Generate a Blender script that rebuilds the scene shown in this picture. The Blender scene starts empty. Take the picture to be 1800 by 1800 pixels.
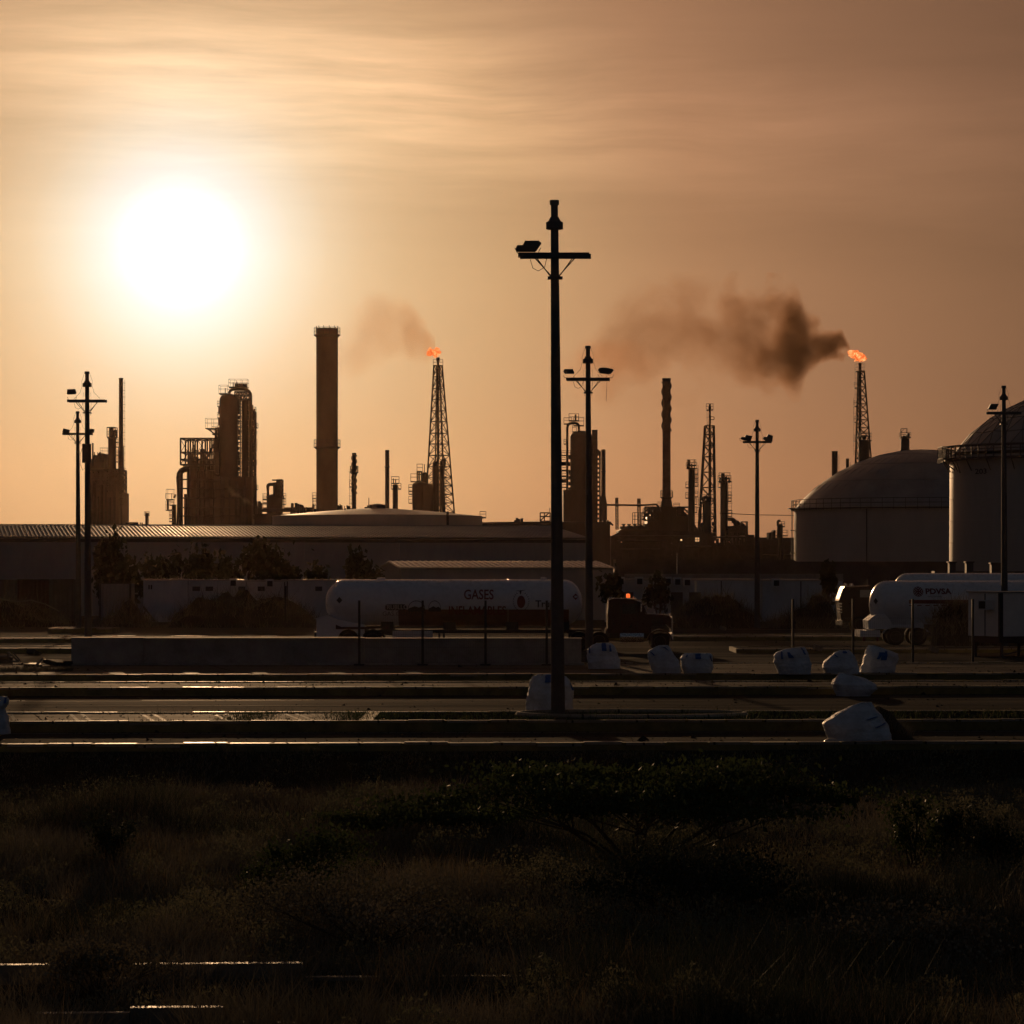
import bpy, bmesh, math, random
from mathutils import Vector, Matrix, noise, Euler
import numpy as np
R = math.radians
random.seed(7)
SC = bpy.context.scene
COL = SC.collection

# ------------------------------------------------------------------ camera
CAM_H, HZ, FPX = 4.04, 996.5, 5250.0          # metres, horizon row and focal length in 1800-px units
cd = bpy.data.cameras.new('camera'); cam = bpy.data.objects.new('camera', cd); COL.objects.link(cam)
cam.location = (0, 0, CAM_H); cam.rotation_euler = (R(90), 0, 0)
cd.sensor_width = 36; cd.lens = 36 * FPX / 1800; cd.shift_y = (HZ - 900) / 1800
cd.clip_start = 0.5; cd.clip_end = 9000
SC.camera = cam
SC.view_settings.view_transform = 'Standard'; SC.view_settings.look = 'None'
SC.view_settings.exposure = 0.0; SC.view_settings.gamma = 1.0
SC.cycles.use_denoising = True
SC.cycles.max_bounces = 6; SC.cycles.diffuse_bounces = 3; SC.cycles.volume_bounces = 0
SC.cycles.transparent_max_bounces = 16
SC.cycles.sample_clamp_indirect = 4

# ------------------------------------------------------------------ node helpers
def nd(nt, t, **k):
    n = nt.nodes.new(t)
    for a, b in k.items():
        if a.startswith('i_'):
            key = a[2:].replace('_', ' ')
            n.inputs[key].default_value = b
        else: setattr(n, a, b)
    return n
def MA(nt, op, a, b=None, c=None, clamp=False):
    n = nt.nodes.new('ShaderNodeMath'); n.operation = op; n.use_clamp = clamp
    for i, v in enumerate((a, b, c)):
        if v is None: continue
        if isinstance(v, (int, float)): n.inputs[i].default_value = v
        else: nt.links.new(v, n.inputs[i])
    return n.outputs[0]
def MIXC(nt, mode, fac, a, b):
    n = nt.nodes.new('ShaderNodeMix'); n.data_type = 'RGBA'; n.blend_type = mode
    for s, v in ((0, fac), (6, a), (7, b)):
        if isinstance(v, (int, float)): n.inputs[s].default_value = v
        elif isinstance(v, (tuple, list)): n.inputs[s].default_value = (*v[:3], 1)
        else: nt.links.new(v, n.inputs[s])
    return n.outputs[2]
def RAMP(nt, fac, stops, interp='LINEAR'):
    n = nt.nodes.new('ShaderNodeValToRGB'); cr = n.color_ramp; cr.interpolation = interp
    while len(cr.elements) < len(stops): cr.elements.new(0.5)
    for e, (p, c) in zip(cr.elements, stops):
        e.position = p
        e.color = (c, c, c, 1) if isinstance(c, (int, float)) else (*c, 1)
    nt.links.new(fac, n.inputs[0]); return n.outputs[0]
def NOISE(nt, vec, scale, detail=4, rough=.55, dist=0, w=None):
    n = nt.nodes.new('ShaderNodeTexNoise'); n.inputs['Scale'].default_value = scale
    n.inputs['Detail'].default_value = detail; n.inputs['Roughness'].default_value = rough
    n.inputs['Distortion'].default_value = dist
    nt.links.new(vec, n.inputs['Vector']); return n.outputs[0]
def MAPV(nt, vec, scale=(1, 1, 1), rot=(0, 0, 0), loc=(0, 0, 0)):
    n = nt.nodes.new('ShaderNodeMapping')
    n.inputs['Scale'].default_value = scale; n.inputs['Rotation'].default_value = rot; n.inputs['Location'].default_value = loc
    nt.links.new(vec, n.inputs['Vector']); return n.outputs[0]

# ------------------------------------------------------------------ world and sun
SUN_PX = (317, 431)
sd = Vector(((SUN_PX[0] - 900) / FPX, 1.0, (HZ - SUN_PX[1]) / FPX)).normalized()
SUN_EL = math.asin(sd.z); SUN_AZ = math.atan2(sd.x, sd.y)     # azimuth from +Y towards +X
W = bpy.data.worlds.new('World'); SC.world = W; W.use_nodes = True
nt = W.node_tree; nt.nodes.clear()
tc = nd(nt, 'ShaderNodeTexCoord').outputs['Generated']
sp = nd(nt, 'ShaderNodeSeparateXYZ'); nt.links.new(tc, sp.inputs[0])
dn = nt.nodes.new('ShaderNodeVectorMath'); dn.operation = 'DOT_PRODUCT'
nrm = nt.nodes.new('ShaderNodeVectorMath'); nrm.operation = 'NORMALIZE'; nt.links.new(tc, nrm.inputs[0])
nt.links.new(nrm.outputs[0], dn.inputs[0]); dn.inputs[1].default_value = sd
ang = MA(nt, 'ARCCOSINE', MA(nt, 'MINIMUM', dn.outputs['Value'], 1.0))
angd = MA(nt, 'MULTIPLY', ang, 180 / math.pi)                # degrees away from the sun
u = MA(nt, 'DIVIDE', sp.outputs[0], MA(nt, 'MAXIMUM', sp.outputs[1], .05))
v = MA(nt, 'DIVIDE', sp.outputs[2], MA(nt, 'MAXIMUM', sp.outputs[1], .05))
uv = nd(nt, 'ShaderNodeCombineXYZ'); nt.links.new(u, uv.inputs[0]); nt.links.new(v, uv.inputs[1])
# thin high cloud: long streaks fanning from the left, broken up by finer fibres
wob = NOISE(nt, MAPV(nt, uv.outputs[0], (5, 9, 1), (0, 0, R(-8))), 1.0, 3, .5)
warp = nd(nt, 'ShaderNodeCombineXYZ'); nt.links.new(u, warp.inputs[0])
nt.links.new(MA(nt, 'ADD', v, MA(nt, 'MULTIPLY', MA(nt, 'SUBTRACT', wob, .5), .028)), warp.inputs[1])
s1 = NOISE(nt, MAPV(nt, warp.outputs[0], (4.2, 50, 1), (0, 0, R(7)), (.3, .1, 0)), 1.0, 5, .55)
s2 = NOISE(nt, MAPV(nt, warp.outputs[0], (11, 120, 1), (0, 0, R(15)), (1.3, 2.1, 0)), 1.0, 5, .6)
s3 = NOISE(nt, MAPV(nt, warp.outputs[0], (3, 14, 1), (0, 0, R(9)), (4.3, .7, 0)), 1.0, 3, .5)
cl = MA(nt, 'ADD', MA(nt, 'MULTIPLY', MA(nt, 'SUBTRACT', s1, .5), .46), MA(nt, 'MULTIPLY', MA(nt, 'SUBTRACT', s2, .5), .22))
cl = MA(nt, 'ADD', cl, MA(nt, 'MULTIPLY', MA(nt, 'SUBTRACT', s3, .5), .55))
cmask = RAMP(nt, MA(nt, 'MULTIPLY', v, 5.0), [(0.0, 0.0), (.42, .08), (.62, .5), (.72, 1.0), (1.0, .9)])
# one broad bright veil above the sun, drooping to the right
vb = MA(nt, 'SUBTRACT', v, MA(nt, 'SUBTRACT', .157, MA(nt, 'MULTIPLY', u, .13)))
vb = MA(nt, 'DIVIDE', vb, .025)
veil = MA(nt, 'EXPONENT', MA(nt, 'MULTIPLY', MA(nt, 'MULTIPLY', vb, vb), -1.0))
uf = RAMP(nt, MA(nt, 'ADD', MA(nt, 'MULTIPLY', u, 2.5), .5), [(0.0, .35), (.2, .75), (.42, 1.0), (.62, .45), (.95, .12)])
veil = MA(nt, 'MULTIPLY', MA(nt, 'MULTIPLY', veil, uf), MA(nt, 'ADD', MA(nt, 'MULTIPLY', s2, 2.2), MA(nt, 'SUBTRACT', MA(nt, 'MULTIPLY', s1, 1.6), 1.0)))
# darker belt right below the veil
db = MA(nt, 'DIVIDE', MA(nt, 'SUBTRACT', v, MA(nt, 'SUBTRACT', .125, MA(nt, 'MULTIPLY', u, .1))), .016)
belt = MA(nt, 'EXPONENT', MA(nt, 'MULTIPLY', MA(nt, 'MULTIPLY', db, db), -1.0))
belt = MA(nt, 'MULTIPLY', belt, RAMP(nt, MA(nt, 'ADD', MA(nt, 'MULTIPLY', u, 2.5), .5), [(0.0, .15), (.4, .2), (.6, 1.0), (1, .7)]))
cf = MA(nt, 'ADD', 1.0, MA(nt, 'MULTIPLY', cl, MA(nt, 'MULTIPLY', cmask, .66)))
cf = MA(nt, 'ADD', cf, MA(nt, 'MULTIPLY', veil, .62))
cf = MA(nt, 'SUBTRACT', cf, MA(nt, 'MULTIPLY', belt, .10))
# colour by distance from the sun
base = RAMP(nt, MA(nt, 'DIVIDE', angd, 180.0, clamp=True), [
    (0.0, (1.8, 1.75, 1.7)), (.85 / 180, (1.26, 1.22, 1.15)), (1.35 / 180, (1.0, .96, .87)), (1.85 / 180, (.92, .83, .66)), (2.4 / 180, (.85, .71, .50)),
    (3.0 / 180, (.76, .56, .345)), (3.9 / 180, (.66, .45, .25)), (5.0 / 180, (.58, .375, .20)), (6.3 / 180, (.515, .315, .16)),
    (8.0 / 180, (.435, .245, .125)), (9.6 / 180, (.375, .192, .098)), (12.3 / 180, (.295, .147, .077)), (15.9 / 180, (.212, .105, .056)), (26 / 180, (.10, .052, .032)), (48 / 180, (.034, .024, .019)),
    (85 / 180, (.0160, .0205, .0265)), (180 / 180, (.0160, .0250, .0350))])
# low air is more orange, high air greyer
tint = RAMP(nt, MA(nt, 'MULTIPLY', v, 5.0), [(0.0, (1.11, 1.07, 1.0)), (.14, (1.11, 1.07, 1.02)), (.3, (1.04, 1.03, 1.03)), (.5, (1, 1, 1)), (.8, (.92, .90, .94)), (1.0, (.80, .78, .82))])
skyc = MIXC(nt, 'MULTIPLY', 1.0, base, tint)
sc_ = nt.nodes.new('ShaderNodeVectorMath'); sc_.operation = 'SCALE'
nt.links.new(skyc, sc_.inputs[0]); nt.links.new(cf, sc_.inputs['Scale'])
nish = nd(nt, 'ShaderNodeTexSky'); nish.sky_type = 'NISHITA'; nish.sun_disc = False
nish.sun_elevation = SUN_EL; nish.sun_rotation = SUN_AZ; nish.dust_density = 4.0
bg1 = nd(nt, 'ShaderNodeBackground', i_Strength=1.0); nt.links.new(sc_.outputs[0], bg1.inputs[0])
bg2 = nd(nt, 'ShaderNodeBackground', i_Strength=0.0008); nt.links.new(nish.outputs[0], bg2.inputs[0])
ad = nd(nt, 'ShaderNodeAddShader'); nt.links.new(bg1.outputs[0], ad.inputs[0]); nt.links.new(bg2.outputs[0], ad.inputs[1])
wo = nd(nt, 'ShaderNodeOutputWorld'); nt.links.new(ad.outputs[0], wo.inputs[0])

sl = bpy.data.lights.new('sun', 'SUN'); sl.energy = 2.0; sl.angle = R(0.8); sl.color = (1.0, .60, .30)
so = bpy.data.objects.new('sun', sl); COL.objects.link(so); so.location = (-60, 300, 60)
so.rotation_euler = sd.to_track_quat('Z', 'Y').to_euler()

# ------------------------------------------------------------------ object helpers
WL = {}
def tag(o, label=None, cat=None, group=None, kind=None):
    if label: o['label'] = label
    if cat: o['category'] = cat
    if group: o['group'] = group
    if kind: o['kind'] = kind
    return o
def thing(name, label, cat, loc, group=None):
    o = bpy.data.objects.new(name, None); COL.objects.link(o); o.location = loc; o.empty_display_size = .3
    WL[o] = Vector(loc); return tag(o, label, cat, group)
class MB:
    def __init__(s): s.v = []; s.f = []
    def add(s, vs, fs):
        n = len(s.v); s.v += [tuple(p) for p in vs]; s.f += [tuple(i + n for i in f) for f in fs]; return s
    def box(s, x0, x1, y0, y1, z0, z1):
        return s.add([(x0,y0,z0),(x1,y0,z0),(x1,y1,z0),(x0,y1,z0),(x0,y0,z1),(x1,y0,z1),(x1,y1,z1),(x0,y1,z1)],
                     [(0,3,2,1),(4,5,6,7),(0,1,5,4),(1,2,6,5),(2,3,7,6),(3,0,4,7)])
    def obox(s, c, size, e=(0, 0, 0)):
        m = Euler(e).to_matrix(); h = Vector(size) / 2; c = Vector(c)
        vs = [c + m @ Vector((a*h.x, b*h.y, d*h.z)) for d in (-1,1) for a, b in ((-1,-1),(1,-1),(1,1),(-1,1))]
        return s.add(vs, [(0,3,2,1),(4,5,6,7),(0,1,5,4),(1,2,6,5),(2,3,7,6),(3,0,4,7)])
    def bar(s, a, b, r, n=4, r2=None):
        a, b = Vector(a), Vector(b); r2 = r if r2 is None else r2
        d = b - a
        if d.length < 1e-6: return s
        q = d.to_track_quat('Z', 'Y'); vs = []
        for p, rr in ((a, r), (b, r2)):
            for i in range(n):
                t = 2*math.pi*(i+.5)/n
                vs.append(p + q @ Vector((rr*math.cos(t), rr*math.sin(t), 0)))
        fs = [(i, (i+1) % n, n+(i+1) % n, n+i) for i in range(n)] + [tuple(range(n-1, -1, -1)), tuple(range(n, 2*n))]
        return s.add(vs, fs)
    def tube(s, pts, r, n=8, closed=False):
        pts = [Vector(p) for p in pts]; m = len(pts); vs = []
        rr = r if isinstance(r, (list, tuple)) else [r]*m
        for k, p in enumerate(pts):
            if closed: d = pts[(k+1) % m] - pts[k-1]
            else: d = pts[min(k+1, m-1)] - pts[max(k-1, 0)]
            q = d.to_track_quat('Z', 'Y')
            for i in range(n):
                t = 2*math.pi*i/n; vs.append(p + q @ Vector((rr[k]*math.cos(t), rr[k]*math.sin(t), 0)))
        fs = []
        for k in range(m if closed else m-1):
            a, b = k*n, ((k+1) % m)*n
            fs += [(a+i, a+(i+1) % n, b+(i+1) % n, b+i) for i in range(n)]
        if not closed: fs += [tuple(range(n-1, -1, -1)), tuple(range((m-1)*n, m*n))]
        return s.add(vs, fs)
    def lathe(s, cx, cy, prof, n=24, cap=True):
        vs = []
        for r, z in prof:
            for i in range(n):
                t = 2*math.pi*i/n; vs.append((cx+r*math.cos(t), cy+r*math.sin(t), z))
        m = len(prof); fs = []
        for k in range(m-1):
            a, b = k*n, (k+1)*n
            fs += [(a+i, a+(i+1) % n, b+(i+1) % n, b+i) for i in range(n)]
        if cap: fs += [tuple(range(n-1, -1, -1)), tuple(range((m-1)*n, m*n))]
        return s.add(vs, fs)
    def ring(s, cx, cy, z, r, t, n=20):
        return s.tube([(cx+r*math.cos(2*math.pi*i/n), cy+r*math.sin(2*math.pi*i/n), z) for i in range(n)], t, 4, True)
    def wheel(s, cx, cy, cz, r, w, n=28, rim=None):      # axis along Y
        prof = [(r*.62, -w/2), (r*.93, -w/2), (r, -w*.35), (r, w*.35), (r*.93, w/2), (r*.62, w/2)] if rim is None else \
               [(.05, -w*.30), (r*.25, -w*.30), (r*.28, -w*.12), (r*.5, -w*.12), (r*.6, -w*.52), (r*.64, -w*.52), (r*.64, w*.5), (.05, w*.5)]
        vs = []
        for rr, y in prof:
            for i in range(n):
                t = 2*math.pi*i/n; vs.append((cx+rr*math.cos(t), cy+y, cz+rr*math.sin(t)))
        m = len(prof); fs = []
        for k in range(m-1):
            a, b = k*n, (k+1)*n
            fs += [(a+i, b+i, b+(i+1) % n, a+(i+1) % n) for i in range(n)]
        fs += [tuple(range(n)), tuple(range(m*n-1, (m-1)*n-1, -1))]
        return s.add(vs, fs)
    def prism(s, poly, y0, y1):     # outline in x,z given depth in y
        n = len(poly)
        vs = [(x, y0, z) for x, z in poly] + [(x, y1, z) for x, z in poly]
        return s.add(vs, [tuple(range(n)), tuple(range(2*n-1, n-1, -1))] + [(i, n+i, n+(i+1) % n, (i+1) % n) for i in range(n)])
    def xf(s, M_):
        s.v = [tuple(M_ @ Vector(p)) for p in s.v]; return s
    def build(s, name, mat, parent=None, smooth=False, soft=False, loc=None, label=None, cat=None, group=None, kind=None):
        if parent is not None: o0 = WL[parent]
        elif loc is not None: o0 = Vector(loc)
        else:
            a = np.array(s.v); o0 = Vector(((a[:,0].min()+a[:,0].max())/2, (a[:,1].min()+a[:,1].max())/2, a[:,2].min()))
        me = bpy.data.meshes.new(name)
        me.from_pydata([(x-o0.x, y-o0.y, z-o0.z) for x, y, z in s.v], [], s.f)
        me.materials.append(mat)
        if smooth:
            me.polygons.foreach_set('use_smooth', [True]*len(me.polygons)); me.update()
            if not soft: me.set_sharp_from_angle(angle=R(38))
        o = bpy.data.objects.new(name, me); COL.objects.link(o)
        if parent is not None: o.parent = parent
        else: o.location = o0
        WL[o] = o0.copy()
        return tag(o, label, cat, group, kind)

def P(px, py, Y): return Vector(((px-900)/FPX*Y, Y, CAM_H - (py-HZ)/FPX*Y))
class Fr:                          # reads photo rows and columns as metres at a real distance Y
    def __init__(s, Y): s.Y = Y; s.k = Y/FPX
    def x(s, px): return (px-900)*s.k
    def z(s, py): return CAM_H - (py-HZ)*s.k
    def p(s, px, py, dy=0): return (s.x(px), s.Y+dy, s.z(py))

# ------------------------------------------------------------------ materials
def mat(name, col, rough=.6, metal=0, var=.25, scale=3.0, bump=0.0, bscale=40, spec=.5, stretch=(1, 1, 1), col2=None, trans=0, bdist=.02, gloss=1):
    m = bpy.data.materials.new(name); m.use_nodes = True; t = m.node_tree
    b = t.nodes['Principled BSDF']; out = t.nodes['Material Output']
    o = nd(t, 'ShaderNodeTexCoord').outputs['Object']
    mv = MAPV(t, o, stretch)
    n1 = NOISE(t, mv, scale, 5, .6)
    n2 = NOISE(t, mv, scale*7, 3, .6)
    f = MA(t, 'ADD', MA(t, 'MULTIPLY', n1, .7), MA(t, 'MULTIPLY', n2, .3))
    c2 = col2 or tuple(c*(1-var*1.6) for c in col); c1 = tuple(min(1, c*(1+var)) for c in col)
    c = RAMP(t, f, [(.32, c2), (.68, c1)])
    t.links.new(c, b.inputs['Base Color'])
    r = RAMP(t, n2, [(.3, max(.03, rough-.12)), (.7, min(1, rough+.12))]); t.links.new(r, b.inputs['Roughness'])
    b.inputs['Metallic'].default_value = metal; b.inputs['Specular IOR Level'].default_value = spec
    if bump:
        bp = nd(t, 'ShaderNodeBump', i_Strength=bump, i_Distance=bdist)
        t.links.new(NOISE(t, mv, bscale, 4, .6), bp.inputs['Height']); t.links.new(bp.outputs[0], b.inputs['Normal'])
    if gloss < 1:
        df = nd(t, 'ShaderNodeBsdfDiffuse', i_Roughness=1.0); t.links.new(c, df.inputs[0]); mx = nd(t, 'ShaderNodeMixShader', i_Fac=gloss)
        t.links.new(df.outputs[0], mx.inputs[1]); t.links.new(b.outputs[0], mx.inputs[2]); t.links.new(mx.outputs[0], out.inputs[0])
    if trans:
        tr = nd(t, 'ShaderNodeBsdfTranslucent'); t.links.new(c, tr.inputs[0])
        mx = nd(t, 'ShaderNodeMixShader', i_Fac=trans)
        t.links.new(b.outputs[0], mx.inputs[1]); t.links.new(tr.outputs[0], mx.inputs[2]); t.links.new(mx.outputs[0], out.inputs[0])
    return m
def flat(name, col, rough=.6, emit=None, es=1.0, metal=0, trans=0):
    m = mat(name, col, rough, metal, .08, 4)
    if emit:
        b = m.node_tree.nodes['Principled BSDF']; b.inputs['Emission Color'].default_value = (*emit, 1); b.inputs['Emission Strength'].default_value = es
    return m
M = dict(
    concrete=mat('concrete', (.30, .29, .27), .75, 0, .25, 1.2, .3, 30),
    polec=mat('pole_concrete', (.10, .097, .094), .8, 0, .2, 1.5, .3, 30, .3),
    darkmetal=mat('dark_galvanised', (.09, .09, .09), .6, .3, .2, 3),
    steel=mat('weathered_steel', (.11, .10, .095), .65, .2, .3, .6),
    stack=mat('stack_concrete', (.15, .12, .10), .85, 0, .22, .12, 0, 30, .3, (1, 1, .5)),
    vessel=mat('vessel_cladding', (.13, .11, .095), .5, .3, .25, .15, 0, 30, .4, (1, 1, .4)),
    tankw=mat('tank_paint', (.48, .44, .39), .42, 0, .10, .25, .10, .35, .5, (1, 1, .35), None, 0, .25),
    dome=mat('dome_panels', (.30, .30, .29), .42, .55, .18, .3),
    roof=mat('zinc_roof', (.33, .32, .31), .50, .3, .22, .25, 0, 30, .3, gloss=.38),
    wallm=mat('sheet_wall', (.30, .32, .33), .55, .1, .16, .35, 0, 30, .4, (1, 1, .3)),
    cabin=mat('cabin_panel', (.60, .62, .62), .6, 0, .12, .6, 0, 30, .3, (1, 1, .4)),
    dark=mat('dark_glass', (.03, .03, .035), .25, 0, .1, 3),
    rubber=mat('tyre_rubber', (.025, .024, .023), .85, 0, .1, 6, .2, 60, .2),
    whitep=mat('tank_trailer_paint', (.66, .69, .72), .30, 0, .05, .5),
    redp=mat('red_paint', (.036, .006, .005), .35, 0, .15, 1),
    redbrown=mat('rusty_red_paint', (.065, .024, .018), .6, 0, .25, 2),
    blackp=mat('black_paint', (.02, .02, .022), .5, 0, .1, 3),
    chrome=mat('chrome', (.6, .6, .6), .22, .95, .05, 5),
    bag=mat('woven_bag', (.60, .64, .70), .62, 0, .22, 2.2, .8, 9, .3, (1, 1, 1), None, .05, .06),
    strap=mat('blue_strap', (.03, .10, .30), .6, 0, .1, 20),
    dirt=mat('dry_dirt', (.045, .034, .024), .95, 0, .35, 1.5, .6, 8, .15),
    straw=mat('pale_straw', (.15, .11, .065), .9, 0, .4, 1.5, 0, 30, .02, (1, 1, 1), (.06, .045, .028), .28),
    band=mat('dusty_red_band', (.17, .085, .06), .6, 0, .25, 2),
    trailer=mat('trailer_panel', (.80, .76, .70), .6, 0, .1, .6),
    scrubleaf=mat('scrub_leaf', (.17, .15, .095), .85, 0, .55, .5, 0, 30, .02, (1, 1, 1), (.065, .080, .045), .16),
    bark=mat('bark', (.09, .07, .055), .9, 0, .3, 8, .5, 30, .2),
    leaf=mat('dusty_leaf', (.060, .068, .042), .75, 0, .45, 1.3, 0, 30, .08, (1, 1, 1), None, .12),
    leaf2=mat('green_leaf', (.060, .080, .030), .7, 0, .45, 1.1, 0, 30, .12, (1, 1, 1), None, .22),
    drygrass=mat('dry_grass', (.21, .175, .125), .9, 0, .5, .35, 0, 30, .02, (1, 1, 1), (.085, .082, .056), .10),
    wood=mat('grey_timber', (.20, .16, .12), .7, 0, .25, 3),
    yellow=mat('faded_yellow_kerb', (.20, .16, .055), .8, 0, .3, 1.6, .3, 25, .3),
    kerbtop=mat('worn_kerb_top', (.24, .21, .17), .6, 0, .3, 1.2, .4, 25, .3),
    sheet=mat('cabin_roof_sheet', (.40, .38, .36), .38, .5, .2, .5),
    black=mat('soot', (.03, .028, .026), .8, 0, .2, 2),
    placard=flat('placard_red', (.18, .02, .02), .5),
    letter_red=flat('letter_red', (.14, .015, .018), .5), letter_dark=flat('letter_dark', (.03, .03, .035), .5), letter_white=flat('letter_white', (.6, .6, .6), .5),
    lens=flat('beacon_lens', (.6, .12, .02), .3, (1.0, .16, .03), 1.1),  # beacon emission stands in for low sun shining through the orange lens
    lampglass=flat('lamp_glass', (.25, .25, .25), .2),
)
# joints between kerb stones
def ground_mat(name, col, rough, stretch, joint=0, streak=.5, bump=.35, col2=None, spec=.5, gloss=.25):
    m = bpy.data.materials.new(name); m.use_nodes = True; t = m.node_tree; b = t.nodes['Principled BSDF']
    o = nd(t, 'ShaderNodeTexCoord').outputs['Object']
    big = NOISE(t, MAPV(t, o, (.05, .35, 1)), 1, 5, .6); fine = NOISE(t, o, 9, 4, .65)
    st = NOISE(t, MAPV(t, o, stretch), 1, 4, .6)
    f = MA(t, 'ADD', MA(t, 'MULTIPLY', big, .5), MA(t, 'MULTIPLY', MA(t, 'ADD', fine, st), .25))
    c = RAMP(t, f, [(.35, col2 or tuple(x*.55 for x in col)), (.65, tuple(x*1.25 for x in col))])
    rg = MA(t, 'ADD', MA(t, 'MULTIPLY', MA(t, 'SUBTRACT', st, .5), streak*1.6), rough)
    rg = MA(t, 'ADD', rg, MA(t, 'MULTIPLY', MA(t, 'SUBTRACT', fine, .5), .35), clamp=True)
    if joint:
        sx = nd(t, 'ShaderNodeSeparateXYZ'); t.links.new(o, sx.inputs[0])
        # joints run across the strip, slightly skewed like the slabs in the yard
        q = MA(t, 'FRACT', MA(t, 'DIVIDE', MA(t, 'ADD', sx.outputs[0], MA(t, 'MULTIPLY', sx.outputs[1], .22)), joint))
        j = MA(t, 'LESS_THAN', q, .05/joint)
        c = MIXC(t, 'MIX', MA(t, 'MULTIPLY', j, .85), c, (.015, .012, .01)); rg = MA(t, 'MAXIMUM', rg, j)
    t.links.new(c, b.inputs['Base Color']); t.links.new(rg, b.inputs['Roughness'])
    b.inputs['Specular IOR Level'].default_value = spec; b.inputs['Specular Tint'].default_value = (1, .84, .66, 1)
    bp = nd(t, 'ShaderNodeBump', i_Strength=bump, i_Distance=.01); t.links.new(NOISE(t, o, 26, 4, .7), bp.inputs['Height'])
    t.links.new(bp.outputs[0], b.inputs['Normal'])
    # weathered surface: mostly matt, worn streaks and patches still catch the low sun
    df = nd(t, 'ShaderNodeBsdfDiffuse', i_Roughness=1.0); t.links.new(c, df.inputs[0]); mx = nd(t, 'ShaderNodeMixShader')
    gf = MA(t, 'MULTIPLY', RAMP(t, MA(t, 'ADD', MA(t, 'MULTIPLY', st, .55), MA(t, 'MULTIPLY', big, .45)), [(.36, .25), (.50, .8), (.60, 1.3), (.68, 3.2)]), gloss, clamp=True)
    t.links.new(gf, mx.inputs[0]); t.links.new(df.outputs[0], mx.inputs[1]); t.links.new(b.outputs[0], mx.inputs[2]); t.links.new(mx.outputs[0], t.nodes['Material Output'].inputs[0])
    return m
M['asphalt'] = ground_mat('asphalt', (.070, .050, .038), .84, (.06, 2.2, 1), spec=.2, streak=.25, gloss=.17)
M['yard'] = ground_mat('dusty_yard', (.11, .078, .055), .88, (.08, .9, 1), col2=(.04, .032, .024), spec=.2, streak=.2, gloss=.15)
M['slab'] = ground_mat('concrete_slab', (.15, .11, .08), .75, (.15, 1.2, 1), 4.6, spec=.3, streak=.35, gloss=.30)
M['flare_tip'] = M['black']
M['kerb'] = ground_mat('kerb_stone_top', (.32, .28, .22), .50, (.3, 2, 1), 1.6, spec=.4, gloss=.62, streak=.6)
M['paint'] = ground_mat('worn_white_line', (.24, .21, .17), .6, (.25, 3, 1), spec=.3, gloss=.22)
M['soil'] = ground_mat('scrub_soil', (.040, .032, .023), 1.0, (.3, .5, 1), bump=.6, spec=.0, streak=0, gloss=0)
# ------------------------------------------------------------------ ground, roads, kerbs
SL = .045                                     # the yard lies a little askew to the camera
def strip(mb, x0, x1, a, b, z, n=1):
    for i in range(n):
        p, q = x0+(x1-x0)*i/n, x0+(x1-x0)*(i+1)/n
        mb.add([(p, a+SL*p, z), (q, a+SL*q, z), (q, b+SL*q, z), (p, b+SL*p, z)], [(0, 1, 2, 3)])
    return mb
def block(mb, x0, x1, a, b, z0, z1):
    vs = [(x, y+SL*x, z) for z in (z0, z1) for x, y in ((x0, a), (x1, a), (x1, b), (x0, b))]
    return mb.add(vs, [(0,3,2,1),(4,5,6,7),(0,1,5,4),(1,2,6,5),(2,3,7,6),(3,0,4,7)])
S = dict(kind='structure', loc=(0, 0, 0))
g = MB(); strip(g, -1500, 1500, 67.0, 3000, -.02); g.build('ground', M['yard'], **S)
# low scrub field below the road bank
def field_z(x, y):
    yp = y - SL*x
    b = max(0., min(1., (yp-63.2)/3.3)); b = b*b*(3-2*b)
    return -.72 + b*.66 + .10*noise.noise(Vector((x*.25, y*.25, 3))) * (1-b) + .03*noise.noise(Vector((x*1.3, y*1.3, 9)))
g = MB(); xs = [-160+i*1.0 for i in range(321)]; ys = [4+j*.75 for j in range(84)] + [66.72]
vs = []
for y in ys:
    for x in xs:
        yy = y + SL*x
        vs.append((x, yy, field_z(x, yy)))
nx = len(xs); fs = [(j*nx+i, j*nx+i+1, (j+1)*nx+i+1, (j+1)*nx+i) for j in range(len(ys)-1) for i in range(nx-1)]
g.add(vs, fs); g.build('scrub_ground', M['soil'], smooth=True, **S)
XA, XB = -140, 140
srnd = random.Random(99)
def stones(mb, x0, x1, a, b, z):
    """row of separate kerb stones, each a little out of line, some chipped or sunken"""
    x = x0
    while x < x1:
        w = min(srnd.uniform(.92, 1.04) if abs(x) < 60 else 4.0, x1-x); j = srnd.gauss(0, .008); dz = srnd.gauss(0, .006)-(.03 if srnd.random() < .05 else 0); g_ = srnd.uniform(.008, .03)
        c0, c1 = (srnd.uniform(0, .05), srnd.uniform(0, .05)) if srnd.random() < .3 else (0, 0)
        p, q_ = x+g_, x+w-g_
        mb.add([(p+c0, a+j+SL*p, z+dz), (q_-c1, a+j+SL*q_, z+dz), (q_, b+j+SL*q_, z+dz), (p, b+j+SL*p, z+dz), (p+c0, a+j+SL*p, z+dz-.06), (q_-c1, a+j+SL*q_, z+dz-.06)], [(0, 1, 2, 3), (4, 5, 1, 0)])
        x += w
    return mb
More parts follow.
